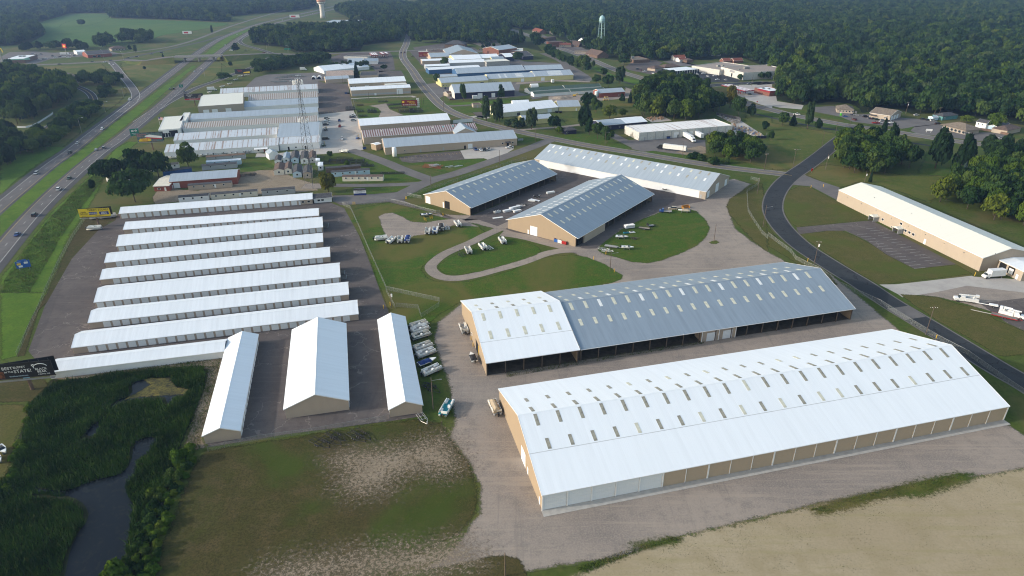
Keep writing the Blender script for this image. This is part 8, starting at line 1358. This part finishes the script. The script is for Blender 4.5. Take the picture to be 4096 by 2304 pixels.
MB().prism([(-2.5,zb+2.4),(7.5,zb+1.4),(8,zb+2.0),(-2.5,zb+3.2)],-.15,-.125).build('boat_stripe',RINK,t); MB().prism([(-3.5,zb+3.3),(8,zb+2.1),(8,zb+3.5),(0,zb+4.9),(-2.5,zb+4.3)],-.15,-.125).build('boat_hull',WINK,t); letter(t,'Go the Xtra\nMile to ...',1.35,plain('ink_pink',(.6,.18,.2,1)),-5.4,zb+4.6); MB().prism([(-8,zb+.8),(-6.5,zb+2.1),(-3,zb+2.5),(.4,zb+1.9),(.6,zb+.7),(-1,zb+.2),(-7.5,zb+.2)],-.15,-.125).build('oval',YINK,t); letter(t,'Hallberg\nMarine',1.25,RINK,-3.6,zb+1.4,-.18); letter(t,'Skeeter',.9,RINK,3.2,zb+.9)
zb=5.12
t=billboard('dark marine billboard with red band beside the beige workshop',(-293.05,624.19),R(8),16,5.2,zb,plain('billboard_dark',(.03,.03,.04,1),.5,.3),.12)
letter(t,'OFF ROAD\nRACE',1.2,WINK,-3.4,zb+3.8); MB().box(-8,8,-.15,-.125,zb+.1,zb+1.0).build('red_band',RINK,t); letter(t,'HALLBERGMARINE.COM',.75,WINK,0,zb+.55,-.17); letter(t,'Your adventure starts here',.7,WINK,-2.2,zb+1.7); MB().prism([(3,zb+1.4),(4.5,zb+3.6),(6.5,zb+4.6),(7.3,zb+2.6),(6.8,zb+1.3)],-.15,-.125).build('picture',plain('rider_photo',(.2,.16,.16,1),.6,.4),t)
zb=3.84
t=billboard('dark billboard behind the bushy tree near the overpass',(-308.05,789.17),R(5),17,5,zb,MAT['billboard_dark'],.12); letter(t,'Ski & Sea\nMarine',1.4,RINK,-3,zb+3.2); MB().prism([(0,zb+.5),(8,zb+.5),(8,zb+2.4),(2,zb+1.8)],-.15,-.125).build('panel_stripe',YINK,t)
for lab,p,w,h in (('distant white billboard above the highway curve',(-489.85,1614.38),22,6),('distant white billboard at the crop field corner',(-573.73,1250.32),16,5)):
    t=billboard(lab,p,R(5),w,h,4,plain('billboard_white',(.7,.7,.68,1),.5,.05),.1); MB().box(-w*.35,w*.1,-.15,-.125,5,5+h*.5).build('picture',RINK,t)
def signboard(lab,p,r,w,h,z0,mat,lines,posts=2,cat='sign',name='sign',pmat=STEEL):
    t=thing(name,lab,cat,(p[0],p[1],0),r); MB().box(-w/2,w/2,-.08,.08,z0,z0+h).build('panel',mat,t)
    for k in range(posts): x=(-w*.35+w*.7*k/(posts-1)) if posts>1 else 0; link('post',MB().box(-.1,.1,.09,.25,0,z0+h*.8).me('post',pmat),t,(x,0,0))
    for s,sz,m,x,z in lines: letter(t,s,sz,m,x,z0+z,-.1)
    return t
MAR=paint('maroon_panel',(.16,.008,.015,1),.5,.1)
zb=1.86
t=signboard('maroon marine entrance sign with yellow lettering in trailer yard',(-91.82,608.4),R(4),14,5,zb,MAR,[('Hallberg',1.9,YINK,1.3,3.6),('Marine',1.9,YINK,2.6,2.35),('MAIN ENTRANCE',1.2,WINK,1.0,.8)],3); MB().prism([(-5.6+1.2*math.cos(a*.7),zb+3.4+.8*math.sin(a*.7)) for a in range(9)],-.12,-.085).build('emblem',YINK,t); MB().prism([(-6.2,zb+.8),(-5.6,zb+1.3),(-5.6,zb+1.0),(-4.6,zb+1.0),(-4.6,zb+.6),(-5.6,zb+.6),(-5.6,zb+.3)],-.12,-.085).build('arrow',WINK,t)
t=thing('brand_sign','tall white ladder sign of small brand panels beside the maroon sign','sign',(-84.49,610.27)+(0,),R(4)); 
for k in range(5): link('panel',MB().box(-1.3,1.3,-.1,.1,0,1.4).me('panel',plain('sign_white',(.65,.66,.66,1),.5,.08)),t,(0,0,zb-2+k*1.75))
for s in (-1,1): link('post',MB().box(-.1,.1,-.1,.1,0,zb+7).me('post',STEEL),t,(s*1.2,.2,0))
zb2=2.5; t=signboard('maroon marine sign with arrow at the far street corner',(-118.2,940.25),R(4),13,6,2.5,MAR,[('Hallberg',1.5,YINK,2,3.4),('Marine',1.5,YINK,2.4,2.0),('MAIN',1.2,WINK,-4,2.0)],2); MB().box(-6.5,6.5,-.1,.1,8.5,10).build('top_panel',MAT['sign_white'],t)
t=signboard('white and blue MINI STORAGE sign with dark gable on the corner lawn',(-86.26,360.45),R(6),7,1.9,1.2,TRIMW,[('HALLBERG',.62,BINK,0,1.5),('MINI STORAGE',.82,BINK,0,.8),('651-462-4002',.4,BINK,0,.22)],2); MB().prism([(-3.7,3.1),(-3.2,4.0),(3.2,4.0),(3.7,3.1)],-.6,.6).build('roof',SHINGLE,t); MB().box(-3.5,3.5,-.06,.06,0,1.19).build('base',BINK,t)
GRN=paint('sign_green',(.0,.16,.10,1),.5,0); BLU=paint('sign_blue',(.012,.09,.36,1),.5,0)
t=signboard('blue highway services sign with small logo panels on the verge',(-211.4,260.45),R(30),5.2,3.2,1.3,BLU,[('FOOD',.5,WINK,-1.2,2.85),('GAS',.5,WINK,1.3,2.85)],2); MB().box(-1.6,1.6,-.07,.07,4.55,5.0).build('exit_tab',BLU,t)
for x,z,c in ((-1.4,1.5,YINK),(1.2,1.7,WINK),(-1.0,.4,WINK)): MB().box(x-.7,x+.7,-.12,-.09,1.3+z,1.3+z+.85).build('logo_panel',c,t)
t=signboard('green highway exit sign with two white route shields',(-284.04,498.21),R(30),6,5.2,2,GRN,[('Wyoming',.95,WINK,0,1.8),('2 MILES',.8,WINK,0,.7)],2)
for x in (-1.1,1.1): MB().prism([(x-.7,5.1),(x+.7,5.1),(x+.8,6.0),(x,6.5),(x-.8,6.0)],-.12,-.085).build('route_shield',WINK,t); letter(t,'8',1.0,INK,x,5.7,-.15)
signboard('small green exit sign at the ramp gore',(-343.56,709.48),R(30),3.6,3,2,GRN,[('EXIT',.9,WINK,0,2.2),('132',.9,WINK,0,1.0)]); signboard('green street sign gantry panel at the far ramp junction',(-319.96,998.94),R(5),9,2,5.5,GRN,[],1)
p=(187.03,399.91); t=thing('road_work_sign','orange diamond road work sign at the street corner','sign',(p[0],p[1],0),R(20)); MB().prism([(0,1.0),(1.05,2.05),(0,3.1),(-1.05,2.05)],-.03,.03).build('panel',paint('sign_orange',(.72,.05,.01,1),.5,0),t); link('post',MB().box(-.05,.05,.04,.12,0,2).me('post',STEEL),t); letter(t,'ROAD\nWORK',.4,INK,0,2.05,-.06)
for lab,p,c in (('red stop sign on the curb by the auto shop',(280.56,509.27),RINK),('red stop sign near the filling station bend',(225.29,616.42),RINK)):
    t=thing('stop_sign',lab,'sign',(p[0],p[1],0),0); MB().prism([(.5*math.cos(math.pi/8+k*math.pi/4)*1.3,2.4+.65*math.sin(math.pi/8+k*math.pi/4)) for k in range(8)],-.03,.03).build('panel',c,t); link('post',MB().box(-.05,.05,.04,.12,0,2.2).me('post',STEEL),t); letter(t,'STOP',.34,WINK,0,2.4,-.05)
signboard('white two-post sign on the strip lawn',(319.36,504.56),R(-10),4.6,1.5,1.2,TRIMW,[],2,pmat=TRIMW)
signboard('grey low sign on the lawn right of the long tan hall',(6.83,483.5),R(14),4.2,1.4,.6,plain('sign_grey',(.35,.36,.4,1)),[],2)
zt=24.72; p=(-635.77,866.46)
t=thing('pylon_sign','tall pylon with yellow twin-arch sign at the left edge','sign',(p[0],p[1],0),0); MB().tube((0,0,0),(0,0,zt-6),.9,.7,10).build('post',STEEL,t); m=MB()
for s in (-1,1):
    for k in range(10):
        a=math.pi*k/10; b=math.pi*(k+1)/10; m.tube((s*2+2*math.cos(a),0,zt-5.5+5*math.sin(a)),(s*2+2*math.cos(b),0,zt-5.5+5*math.sin(b)),.55,n=6)
m.build('arches',YINK,t); MB().box(-9,-5,-.3,.3,zt-6,zt-1.5).build('side_sign',TRIMW,t); MB().box(-9,4,-.2,.2,zt-6.6,zt-6).build('arm',STEEL,t)
p=(-623.43,976.57); zt=17.25
t=thing('pylon_sign','tall pylon with square red sign near the red store','sign',(p[0],p[1],0),R(-20)); MB().tube((0,0,0),(0,0,zt-5.6),.5,.4,8).build('post',STEEL,t); MB().box(-3.4,3.4,-.4,.4,zt-5.6,zt).build('panel',RINK,t); MB().prism([(2*math.cos(k*.6),zt-3.2+1.2*math.sin(k*.6)) for k in range(10)],-.5,-.41).build('logo',YINK,t)
# ================================================================ POLES, LAMPS, TOWERS
def upole(lab,p,h,r=.16,arm=True,trans=False,lamp=False,grp='utility poles',rz=None,mat=WOODP):
    t=thing('utility_pole',lab,'pole',(p[0],p[1],0),RND.uniform(-.2,.3) if rz is None else rz,grp); MB().tube((0,0,0),(0,0,h),r,r*.65,8).build('pole',mat,t)
    if arm:
        MB().box(-1.3,1.3,-.08,.08,h-.9,h-.75).build('crossarm',WOODP,t)
        for x in (-1.15,-.5,.5,1.15): link('insulator',MB().tube((0,0,0),(0,0,.25),.06,n=5).me('insulator',TRIMW),t,(x,0,h-.75))
    if trans: MB().lathe([(.3,h-2.9),(.32,h-2.2),(.3,h-1.7)],10,0,(.45,0)).build('transformer',TRIMW,t)
    if lamp: b=MB(); b.tube((0,0,h-1.2),(2.6,0,h-.7),.05,n=5); b.box(2.4,3.1,-.15,.15,h-.8,h-.65); b.build('lamp_arm',STEEL,t)
for lab,v,arm,tr,lm in [('bare pole on the gravel island right of trailer lawn',((95.68,289.42),8.54),0,0,0),('pole on the lawn corner near the yellow stub',((42.2,257.36),8.97),0,0,1),('pole beside the parked pontoon boats at the storage shed',((-23.67,160.25),11.36),0,0,1),('pole at the wire compound with a floodlight',((-46.43,224.19),7.7),0,1,0),('tall pole with crossarm by the street below the factory lot',((132.16,262.78),11.28),1,1,0),('leaning street pole behind the largest boat shed',((146.8,202.16),11.63),1,0,0),('pole by the lower street bend beside the fence',((125.2,307.79),11.48),0,0,1),('pole by the fence at the end of the white-walled shed',((139.67,359.67),10.21),0,0,0),
  ('pole with crossarm in the meadow, left of two',((160.08,406.97),10.6),1,0,0),('pole with crossarm and lamp in the meadow, right of two',((180.82,413.7),11.96),1,0,1),('pole with transformers at the factory corner',((210.65,380.32),6.86),0,1,0),('pole beside the dark side street under the grove',((199.06,407.61),9.94),0,1,0),('pole at the junction below the lattice tower',((-47.02,371.75),8.89),0,0,0),('pole on the yard street by the corner lawn',((-7.81,422.81),9.5),0,0,0),('pole left of the main street by the trailer yard',((-82.93,622.4),12.73),0,0,1),('pole right of the main street bend',((-58.92,586.32),21.54),0,0,0),('pole in front of the pale yellow halls',((16.19,522.04),5.84),0,1,0),('pole on the lawn beside the street corner tan hall',((17.8,481.9),9.24),0,0,0),('pole with lamp on the young tree lawn',((67.32,470.1),10.18),0,0,1),('street pole beside the parked black tractor',((115.63,439.2),9.2),0,0,0),('pole at the thicket end of the main street',((159.86,406.73),11.06),1,0,0),
  ('pole behind the auto shop roof',((338.22,572.52),10.03),1,1,0),('pole by the pale garden shed',((356.88,556.36),8.76),1,0,0),('pole left of the white two-storey house',((393.63,565.33),9.58),1,1,0),('pole right of the round tree by the white house',((423.94,570.17),10.71),1,0,0),('leaning pole deep in the wood',((416.63,796.26),11.26),1,0,0),('pale pole at the wood edge',((332.14,779.52),9.76),0,0,0),('short red-brown pole at the bottom edge of the gravel',((-1.78,100.52),7.06),0,0,0),('street pole by the bike path',((245.56,499.09),8.83),0,0,0),('street pole at the corner by the grove',((222.09,467.21),9.9),0,0,0),('street pole before the auto shop',((269.48,527.57),10.06),0,0,0),('yard pole in front of the white-roofed tan hall, left',((-134.95,641.04),8.61),0,0,0),('yard pole in front of the white-roofed tan hall, right',((-108.31,653.05),8.05),0,0,0),('yard pole by the low grey shed',((-182.86,742.03),10.12),0,0,0),('street pole by the navy works hall lawn',((-62.19,622.1),15.38),0,0,0),('pole at the retail corner by the woodland',((201.42,697.18),12.06),0,0,0),('pole left of the big cream store front',((252.39,713.87),11.43),0,0,0)]:
    upole(lab,v[0],max(6,min(16,v[1])),.16,arm,tr,lm)
def hlamp(lab,p,h,r):
    t=thing('highway_lamp',lab,'street lamp',(p[0],p[1],0),r,'highway lamps'); MB().tube((0,0,0),(0,0,h-1),.14,.1,8).build('mast',STEEL,t); b=MB(); q=[(0,0,h-1),(.4,0,h-.3),(1.3,0,h),(3,0,h)]
    for i in range(3): b.tube(q[i],q[i+1],.08,n=6)
    b.build('arm',STEEL,t); MB().box(2.6,3.6,-.2,.2,h-.12,h+.06).build('lamp_head',TRIMW,t)
for lab,v,r in [('highway lamp on the left verge, nearest of three',((-336.39,517.79),11.43),.3),('highway lamp on the left verge, middle of three',((-360.05,594.71),9.42),.3),('highway lamp on the left verge, farthest of three',((-381.29,666.18),9.53),.3),('highway lamp right of the northbound lanes',((-354.39,793.99),3.38),2.8),('lamp at the far ramp junction, left',((-347.01,992.26),12.7),.3),('lamp at the far ramp junction, right',((-311.48,976.94),13.84),2.8),('lamp at the cross street west lights',((-520.72,932.31),11.62),2.6),('lamp at the cross street by the red store',((-551.35,940.11),13.37),2.6)]: hlamp(lab,v[0],max(9,min(18,v[1])),r)
p=(-285.76,540.43); h=6.99; t=thing('flagpole','flagpole with a striped flag beside the white showroom','flagpole',(p[0],p[1],0),0); MB().tube((0,0,0),(0,0,h),.1,.06,8).build('pole',TRIMW,t)
for k in range(7): link('stripe',MB().box(0,3.4,-.02,.02,0,.3).me('stripe',RINK if k%2==0 else WINK),t,(.06,0,h-2.3+k*.3))
MB().box(.06,1.5,-.04,.04,h-1.3,h-.2).build('canton',BINK,t)
TWM=plain('tower_steel',(.13,.135,.14,1),.6,.15)
# lattice tower
p=(-117.87,377.93); h=60.8; t=thing('lattice_tower','tall grey lattice cell tower with antenna arrays by the manufactured homes','tower',(p[0],p[1],0),.3)
def legp(k,z): s=4.6*(1-z/h)+.55; a=k*2*math.pi/3+.5; return (math.cos(a)*s,math.sin(a)*s,z)
for k in range(3):
    b=MB(); z=0
    for i in range(10): b.tube(legp(k,h*i/10),legp(k,h*(i+1)/10),.11-.006*i,.104-.006*i,6)
    b.build('leg',TWM,t)
b=MB(); zs=[0]
while zs[-1]<h-1.2: zs.append(min(h,zs[-1]+max(1.6,4.2*(1-zs[-1]/h)+1.2)))
for i in range(len(zs)-1):
    for k in range(3):
        b.tube(legp(k,zs[i]),legp((k+1)%3,zs[i+1]),.038,n=4); b.tube(legp((k+1)%3,zs[i]),legp(k,zs[i+1]),.038,n=4); b.tube(legp(k,zs[i+1]),legp((k+1)%3,zs[i+1]),.038,n=4)
b.build('bracing',TWM,t); MB().box(-.14,.14,-.08,.12,2,h-1).build('cable_run',BLACKM,t)
for z in (h-1.2,h-22):
    for k in range(3):
        a=k*2*math.pi/3+.2; d=Vector((math.cos(a),math.sin(a))); q=Vector((-d.y,d.x)); b=MB(); b.tube((d.x*.6,d.y*.6,z),(d.x*2,d.y*2,z),.07,n=5); b.tube((d.x*2-q.x*2,d.y*2-q.y*2,z),(d.x*2+q.x*2,d.y*2+q.y*2,z),.06,n=5); b.build('antenna_mount',TWM,t)
        for j in (-1.8,-.6,.6,1.8): link('antenna',MB().box(-.16,.16,-.12,.12,-1.2,1.2).me('antenna',TRIMW),t,(d.x*2.2+q.x*j,d.y*2.2+q.y*j,z),a)
struct(patch('tower_pad',[(p[0]-6,p[1]-5),(p[0]+6,p[1]-5),(p[0]+6,p[1]+5),(p[0]-6,p[1]+5)],GRAV,.05,.6))
# legged water tower
WTB=plain('water_tower_paint',(.34,.52,.55,1),.5,.08); p=(136.93,1064.56); h=44.95
t=thing('water_tower','pale turquoise legged water tower with a domed tank in town','water tower',(p[0],p[1],0),.4); tz=h-8.2
MB().lathe([(.5,tz-4.2),(3.2,tz-2.4),(4.1,tz),(4.1,tz+3.2),(3.4,tz+5.6),(1.8,tz+7.2),(.3,tz+8)],20).build('tank',WTB,t,True); MB().lathe([(4.3,tz+.2),(4.9,tz+.2),(4.9,tz+.35),(4.3,tz+.35)],20).build('balcony',WTB,t); MB().tube((0,0,0),(0,0,tz-4),.55,.5,10).build('riser',WTB,t); MB().tube((0,0,tz+7.8),(0,0,tz+12.5),.07,n=5).build('aerial',STEEL,t)
for k in range(6):
    a=k*math.pi/3; link('leg',MB().tube((6.4*math.cos(a),6.4*math.sin(a),0),(4.1*math.cos(a),4.1*math.sin(a),tz),.3,.26,8).me('leg',WTB),t); b=a+math.pi/3
    for z in (.38,.7): rr_=6.4-2.3*z; MB().tube((rr_*math.cos(a),rr_*math.sin(a),tz*z),(rr_*math.cos(b),rr_*math.sin(b),tz*z),.14,n=6).build('strut',WTB,t)
    for z0,z1 in ((0,.38),(.38,.7),(.7,1)):
        r0=6.4-2.3*z0; r1=6.4-2.3*z1; MB().tube((r0*math.cos(a),r0*math.sin(a),tz*z0),(r1*math.cos(b),r1*math.sin(b),tz*z1),.05,n=4).build('tie_rod',WTB,t)
letter(t,'WYOMING',1.5,BINK,0,tz+1.8,-4.15)
p=(-434.52,1646.92); t=thing('water_tower','white concrete pedestal water tower cut by the top edge','water tower',(p[0],p[1],0),0); WT2=plain('pale_tower',(.60,.57,.53,1),.7,.08); WT3=plain('salmon_band',(.55,.30,.22,1),.7,.1)
MB().lathe([(6.2,0),(5.6,6),(5.0,20),(5.2,27),(6.5,30.5)],24).build('pedestal',WT2,t,True); MB().lathe([(6.5,30.5),(9.4,33),(9.8,35)],24).build('cone',WT2,t,True); MB().lathe([(9.8,35),(10,39),(9,43),(4,46),(.5,46.6)],24).build('tank',WT3,t,True)
# ================================================================ FENCES, BOLLARDS, SMALL THINGS
FM=fencem('chain_link',(.25,.27,.26,1),.11)
FPOST=MB().tube((0,0,0),(0,0,1.9),.05,n=6).me('post',STEEL)
def fence(lab,pts,h=1.8,step=3.5,mat=None,gap=None,post=None):
    t=thing('chain_link_fence',lab,'fence',(0,0,0))
    for i in range(len(pts)-1):
        a=Vector(pts[i]); b=Vector(pts[i+1]); L=(b-a).length; r=ang(a,b); n=max(1,int(L/step))
        link('mesh_panel',MB().add([(0,0,.05),(L,0,.05),(L,0,h),(0,0,h)],[(0,1,2,3)]).me('mesh_panel',mat or FM),t,(a.x,a.y,0),r); link('top_rail',MB().tube((0,0,h),(L,0,h),.03,n=5).me('top_rail',STEEL),t,(a.x,a.y,0),r)
        for k in range(n): q=a.lerp(b,k/n); link('post',FPOST,t,(q.x,q.y,0))
    q=pts[-1]; link('post',FPOST,t,(q[0],q[1],0)); return t
fence('chain-link fence along the right side of the storage lot',[(-92.42,343.57),(-86.67,337.19),(-76.83,310.64),(-65.9,280.3),(-58.6,260.63),(-51.23,240.46),(-50.76,237.76),(-44.85,223.4)])
fence('chain-link fence between the storage lot and the highway verge',[(-221.54,323.79),(-212.97,298.17),(-201.49,268.55),(-188.94,239.0),(-183.06,226.1),(-175.62,208.34),(-168.11,190.74)])
fence('chain-link fence round the small weedy compound',[(-50.87,239.56),(-28.46,229.33),(-28.23,225.19),(-34.05,216.42),(-36.08,223.49),(-44.72,225.02)])
fence('chain-link fence along the foot of the gabled storage sheds',[(-83.15,141.56),(-71.3,146.16),(-57.64,148.94),(-48.71,151.63),(-41.28,153.73),(-38.1,154.45),(-35.89,155.86),(-35.47,157.75)])
fence('chain-link fence at the gate road above the lawn',[(-89.52,342.79),(-80.49,343.74),(-67.02,349.43),(-58.78,344.05),(-49.08,336.13),(-40.17,330.04),(-37.81,330.07)],1.6)
fence('chain-link fence along the verge beside the left open shed',[(-59.02,358.83),(-50.48,353.62)],1.8); fence('chain-link fence beside the yard street above the boat shed',[(-59.78,357.28),(-46.99,370.6),(-25.58,395.44),(-4.93,419.8),(10.08,435.73)],1.6)
fence('chain-link fence along the street right of the gravel',[(123.62,296.62),(125.14,286.15),(126.81,275.72),(126.12,268.0),(128.01,262.73),(131.59,255.65),(133.42,242.41),(142.41,225.27),(146.04,209.92),(149.1,198.79),(153.27,188.56),(155.51,171.89),(156.68,165.64)])
fence('chain-link fence on the curve beside the white-walled shed',[(144.8,386.93),(148.91,383.03),(145.14,375.27),(134.56,362.25),(125.09,330.78),(123.4,317.48),(121.57,298.51),(122.1,292.21)])
fence('dark slatted yard fence right of the stone pallets',[(159.57,486.02),(180.47,486.94),(189.24,488.42),(192.61,497.84)],2.2,3,NAVY); fence('dark slatted fence behind the stone yard',[(175.67,572.0),(189.42,551.38),(187.13,541.69)],2.2,3,SHINGLE)
fence('chain-link fence round the trailer yard beside the sales lot',[(-150.36,642.52),(-129.26,561.95),(-129.26,561.95),(-127.72,559.07)],1.8); fence('chain-link fence along the lane above the trailer yard',[(-150.36,642.52),(-129.69,649.83),(-97.25,659.15)],1.8)
def wallp(lab,pts,h,mat,name='guard_wall',cat='wall',z0=0):
    t=thing(name,lab,cat,(0,0,0))
    for i in range(len(pts)-1):
        a=Vector(pts[i]); b=Vector(pts[i+1]); L=(b-a).length; link('wall_panel',MB().box(0,L,-.15,.15,z0,h).me('wall_panel',mat),t,(a.x,a.y,0),ang(a,b))
wallp('pale low garden wall winding past the spruces',chaikin([(-398.12,534.87),(-389.12,535.06),(-390.39,547.93),(-397.52,571.74),(-402.46,588.05),(-405.14,591.76)],1,False),1.3,WHITE_S); wallp('white fence of panels behind the tan halls by the street',[(-47.52,543.9),(-31.95,549.74)],2.6,TRIMW,'panel_fence','fence'); wallp('brown timber fence right of the shop strip',[(362.73,511.59),(367.69,506.53),(373.36,494.31)],1.8,BRICK2,'timber_fence','fence')
BOL=MB().tube((0,0,0),(0,0,1.2),.14,.14,8).me('bollard',YELLOWP)
for i,v in enumerate([(-59.31,353.29),(-58.75,353.29),(-44.95,319.55),(-43.9,318.41),(-42.13,321.78),(-41.11,321.79),(-86.9,344.47),(-86.36,344.48),(-85.82,344.49),(-35.88,326.31),(36.51,269.13),(42.67,274.73),(43.76,255.67),(-47.23,226.23),(-49.41,223.76),(-14.48,200.0),(-13.54,195.67),(130.59,265.92),(174.48,370.1),(182.39,371.71),(194.67,250.47),(148.96,199.46)]): tag(link('bollard',BOL,None,(v[0],v[1],.05),0,(1,1,1.3)),'yellow steel bollard standing at a yard or gate corner','bollard','yellow bollards')
for i,v in enumerate(((-114.87,492.52),(-145.83,520.32),(-135.11,471.49))):
    t=thing('forklift',['blue and yellow forklift beside the rust-striped hall','black forklift with tall mast in the sales yard','green and yellow forklift at the marina hall corner'][i],'forklift',(v[0],v[1],.08),R(60)); MB().box(-1.4,.9,-.8,.8,.4,1.3).build('body',pm(['blue','black','green'][i]),t); MB().box(-1.0,.6,-.7,.7,2.3,2.4).build('roof_guard',BLACKM,t)
    for x in (-.9,.5):
        for s in (-1,1): link('guard_post',MB().box(-.05,.05,-.05,.05,1.3,2.3).me('guard_post',BLACKM),t,(x,s*.65,0))
    for s in (-1,1): link('mast_rail',MB().box(-.08,.08,-.08,.08,.2,3.4).me('mast_rail',YELLOWP),t,(1.1,s*.4,0)); link('fork',MB().box(0,1.3,-.08,.08,.15,.22).me('fork',BLACKM),t,(1.2,s*.35,0))
    for x in (-1,.6):
        for s in (-1,1): link('wheel',WH[(.40,.28)],t,(x,s*.85,.4))
for lab,v,c in (('blue dumpster at the side shed of the tan hall',(-104.06,462.9),'blue'),('blue bin beside the white-roofed tan hall',(-165.42,679.54),'blue'),('black bin beside the white-roofed tan hall',(-162.69,678.37),'black'),('left black bin by the pale yellow hall',(39.53,583.13),'black'),('right black bin by the pale yellow hall',(42.73,582.27),'black'),('blue dumpster beside the pale tank',(80.34,650.75),'blue'),('blue lift platform in front of the white warehouse',(116.89,489.67),'blue')):
    t=thing('dumpster',lab,'dumpster',(v[0],v[1],.08),R(14)); MB().frus(-1.2,1.2,-.8,.8,.1,-1.3,1.3,-.95,.95,1.5).build('bin',pm(c),t); MB().box(-1.32,1.32,-.97,.97,1.5,1.6).build('lid',BLACKM,t)
t=thing('wheel_loader','yellow wheel loader in front of the navy works hall','loader',(-40.1,661.66)+(.08,),R(20)); MB().box(-2.5,1,-1,1,.8,2).build('body',YELLOWP,t); MB().box(-.6,.8,-.8,.8,2,3.2).build('cab',GLASS,t); MB().prismx([(-1.2,.3),(1.2,.3),(1.2,1.3),(-1.2,1.3)],2.2,3.2).build('bucket',YELLOWP,t)
for x in (-1.6,1.2):
    for s in (-1,1): link('wheel',WH[(.5,.3)],t,(x,s*1.1,.6),0,1.3)
boxtruck('white utility truck in front of the navy works hall',(-33.52,646.44),R(14),7); t=thing('excavator','small yellow digger on the works yard','digger',(61.7,660.16)+(.05,),0); MB().box(-1.3,1.3,-1,1,.6,1.7).build('body',YELLOWP,t); MB().box(-1.5,1.5,-1.2,1.2,0,.6).build('tracks',BLACKM,t); b=MB(); b.tube((1.2,0,1.4),(3,0,3),.18,n=6); b.tube((3,0,3),(4.2,0,.8),.14,n=6); b.build('arm',YELLOWP,t)
t=thing('portable_toilet','green portable toilet by the auto shop lot','toilet',(279.76,566.19)+(.05,),0); MB().box(-.6,.6,-.6,.6,0,2.2).build('cabin',paint('bright_green',(.08,.45,.03,1),.5,0),t); MB().box(-.65,.65,-.65,.65,2.2,2.35).build('roof',TRIMW,t)
# soft sand piles
for i,(p,r_,h_) in enumerate((((47.76,650.35),7,2),((52.94,652.39),6,1.6),((44.29,652.17),5,1.4))): tag(MB().lathe([(r_,0),(r_*.6,h_*.6),(r_*.2,h_),(.05,h_*1.02)],14).build('gravel_pile',plain('pile_sand',(.3,.25,.2,1),.95,.2),None,loc=(p[0],p[1],0)),'low gravel heap in the works yard below green storage rows','gravel pile','gravel heaps in the works yard')
# overhead wires near the pond end of the shed row are too fine to resolve and stay out
# ================================================================ AIR
t=NT('haze_air'); nt=t.mat.node_tree; nt.nodes.remove(t.b); pv=nt.nodes.new('ShaderNodeVolumePrincipled'); pv.inputs['Color'].default_value=(.36,.56,1.0,1); pv.inputs['Density'].default_value=.00010; pv.inputs['Anisotropy'].default_value=.3; nt.links.new(pv.outputs[0],nt.nodes['Material Output'].inputs['Volume'])
o=MB().box(-5300,5300,-800,5700,-1.2,124).build('haze',t.mat); o['kind']='stuff'; tag(o,'thin pale blue summer haze over the whole landscape','haze')
# ================================================================ LABELS: ordinals for look-alikes
bpy.context.view_layer.update()
from collections import defaultdict
by=defaultdict(list)
for o in sc.objects:
    if o.parent is None and 'label' in o.keys(): by[o['label']].append(o)
ORD=['first','second','third','fourth','fifth','sixth','seventh','eighth','ninth','tenth','eleventh','twelfth']
mi=cam.matrix_world.inverted()
for lab,os_ in by.items():
    if len(os_)<2: continue
    def sx(o):
        q=mi@o.location; return q.x/-q.z
    if len(os_)<=12 and len(lab.split())<=12:
        for k,o in enumerate(sorted(os_,key=sx)): o['label']=lab+', '+(ORD[k]+' from left' if len(os_)>2 else ('left one','right one')[k])
    else:
        for o in os_:
            if not o.get('group'): o['group']=lab
# keep each label within sixteen words
for o in sc.objects:
    if 'label' in o.keys() and len(o['label'].split())>16: o['label']=' '.join(o['label'].split()[:16])
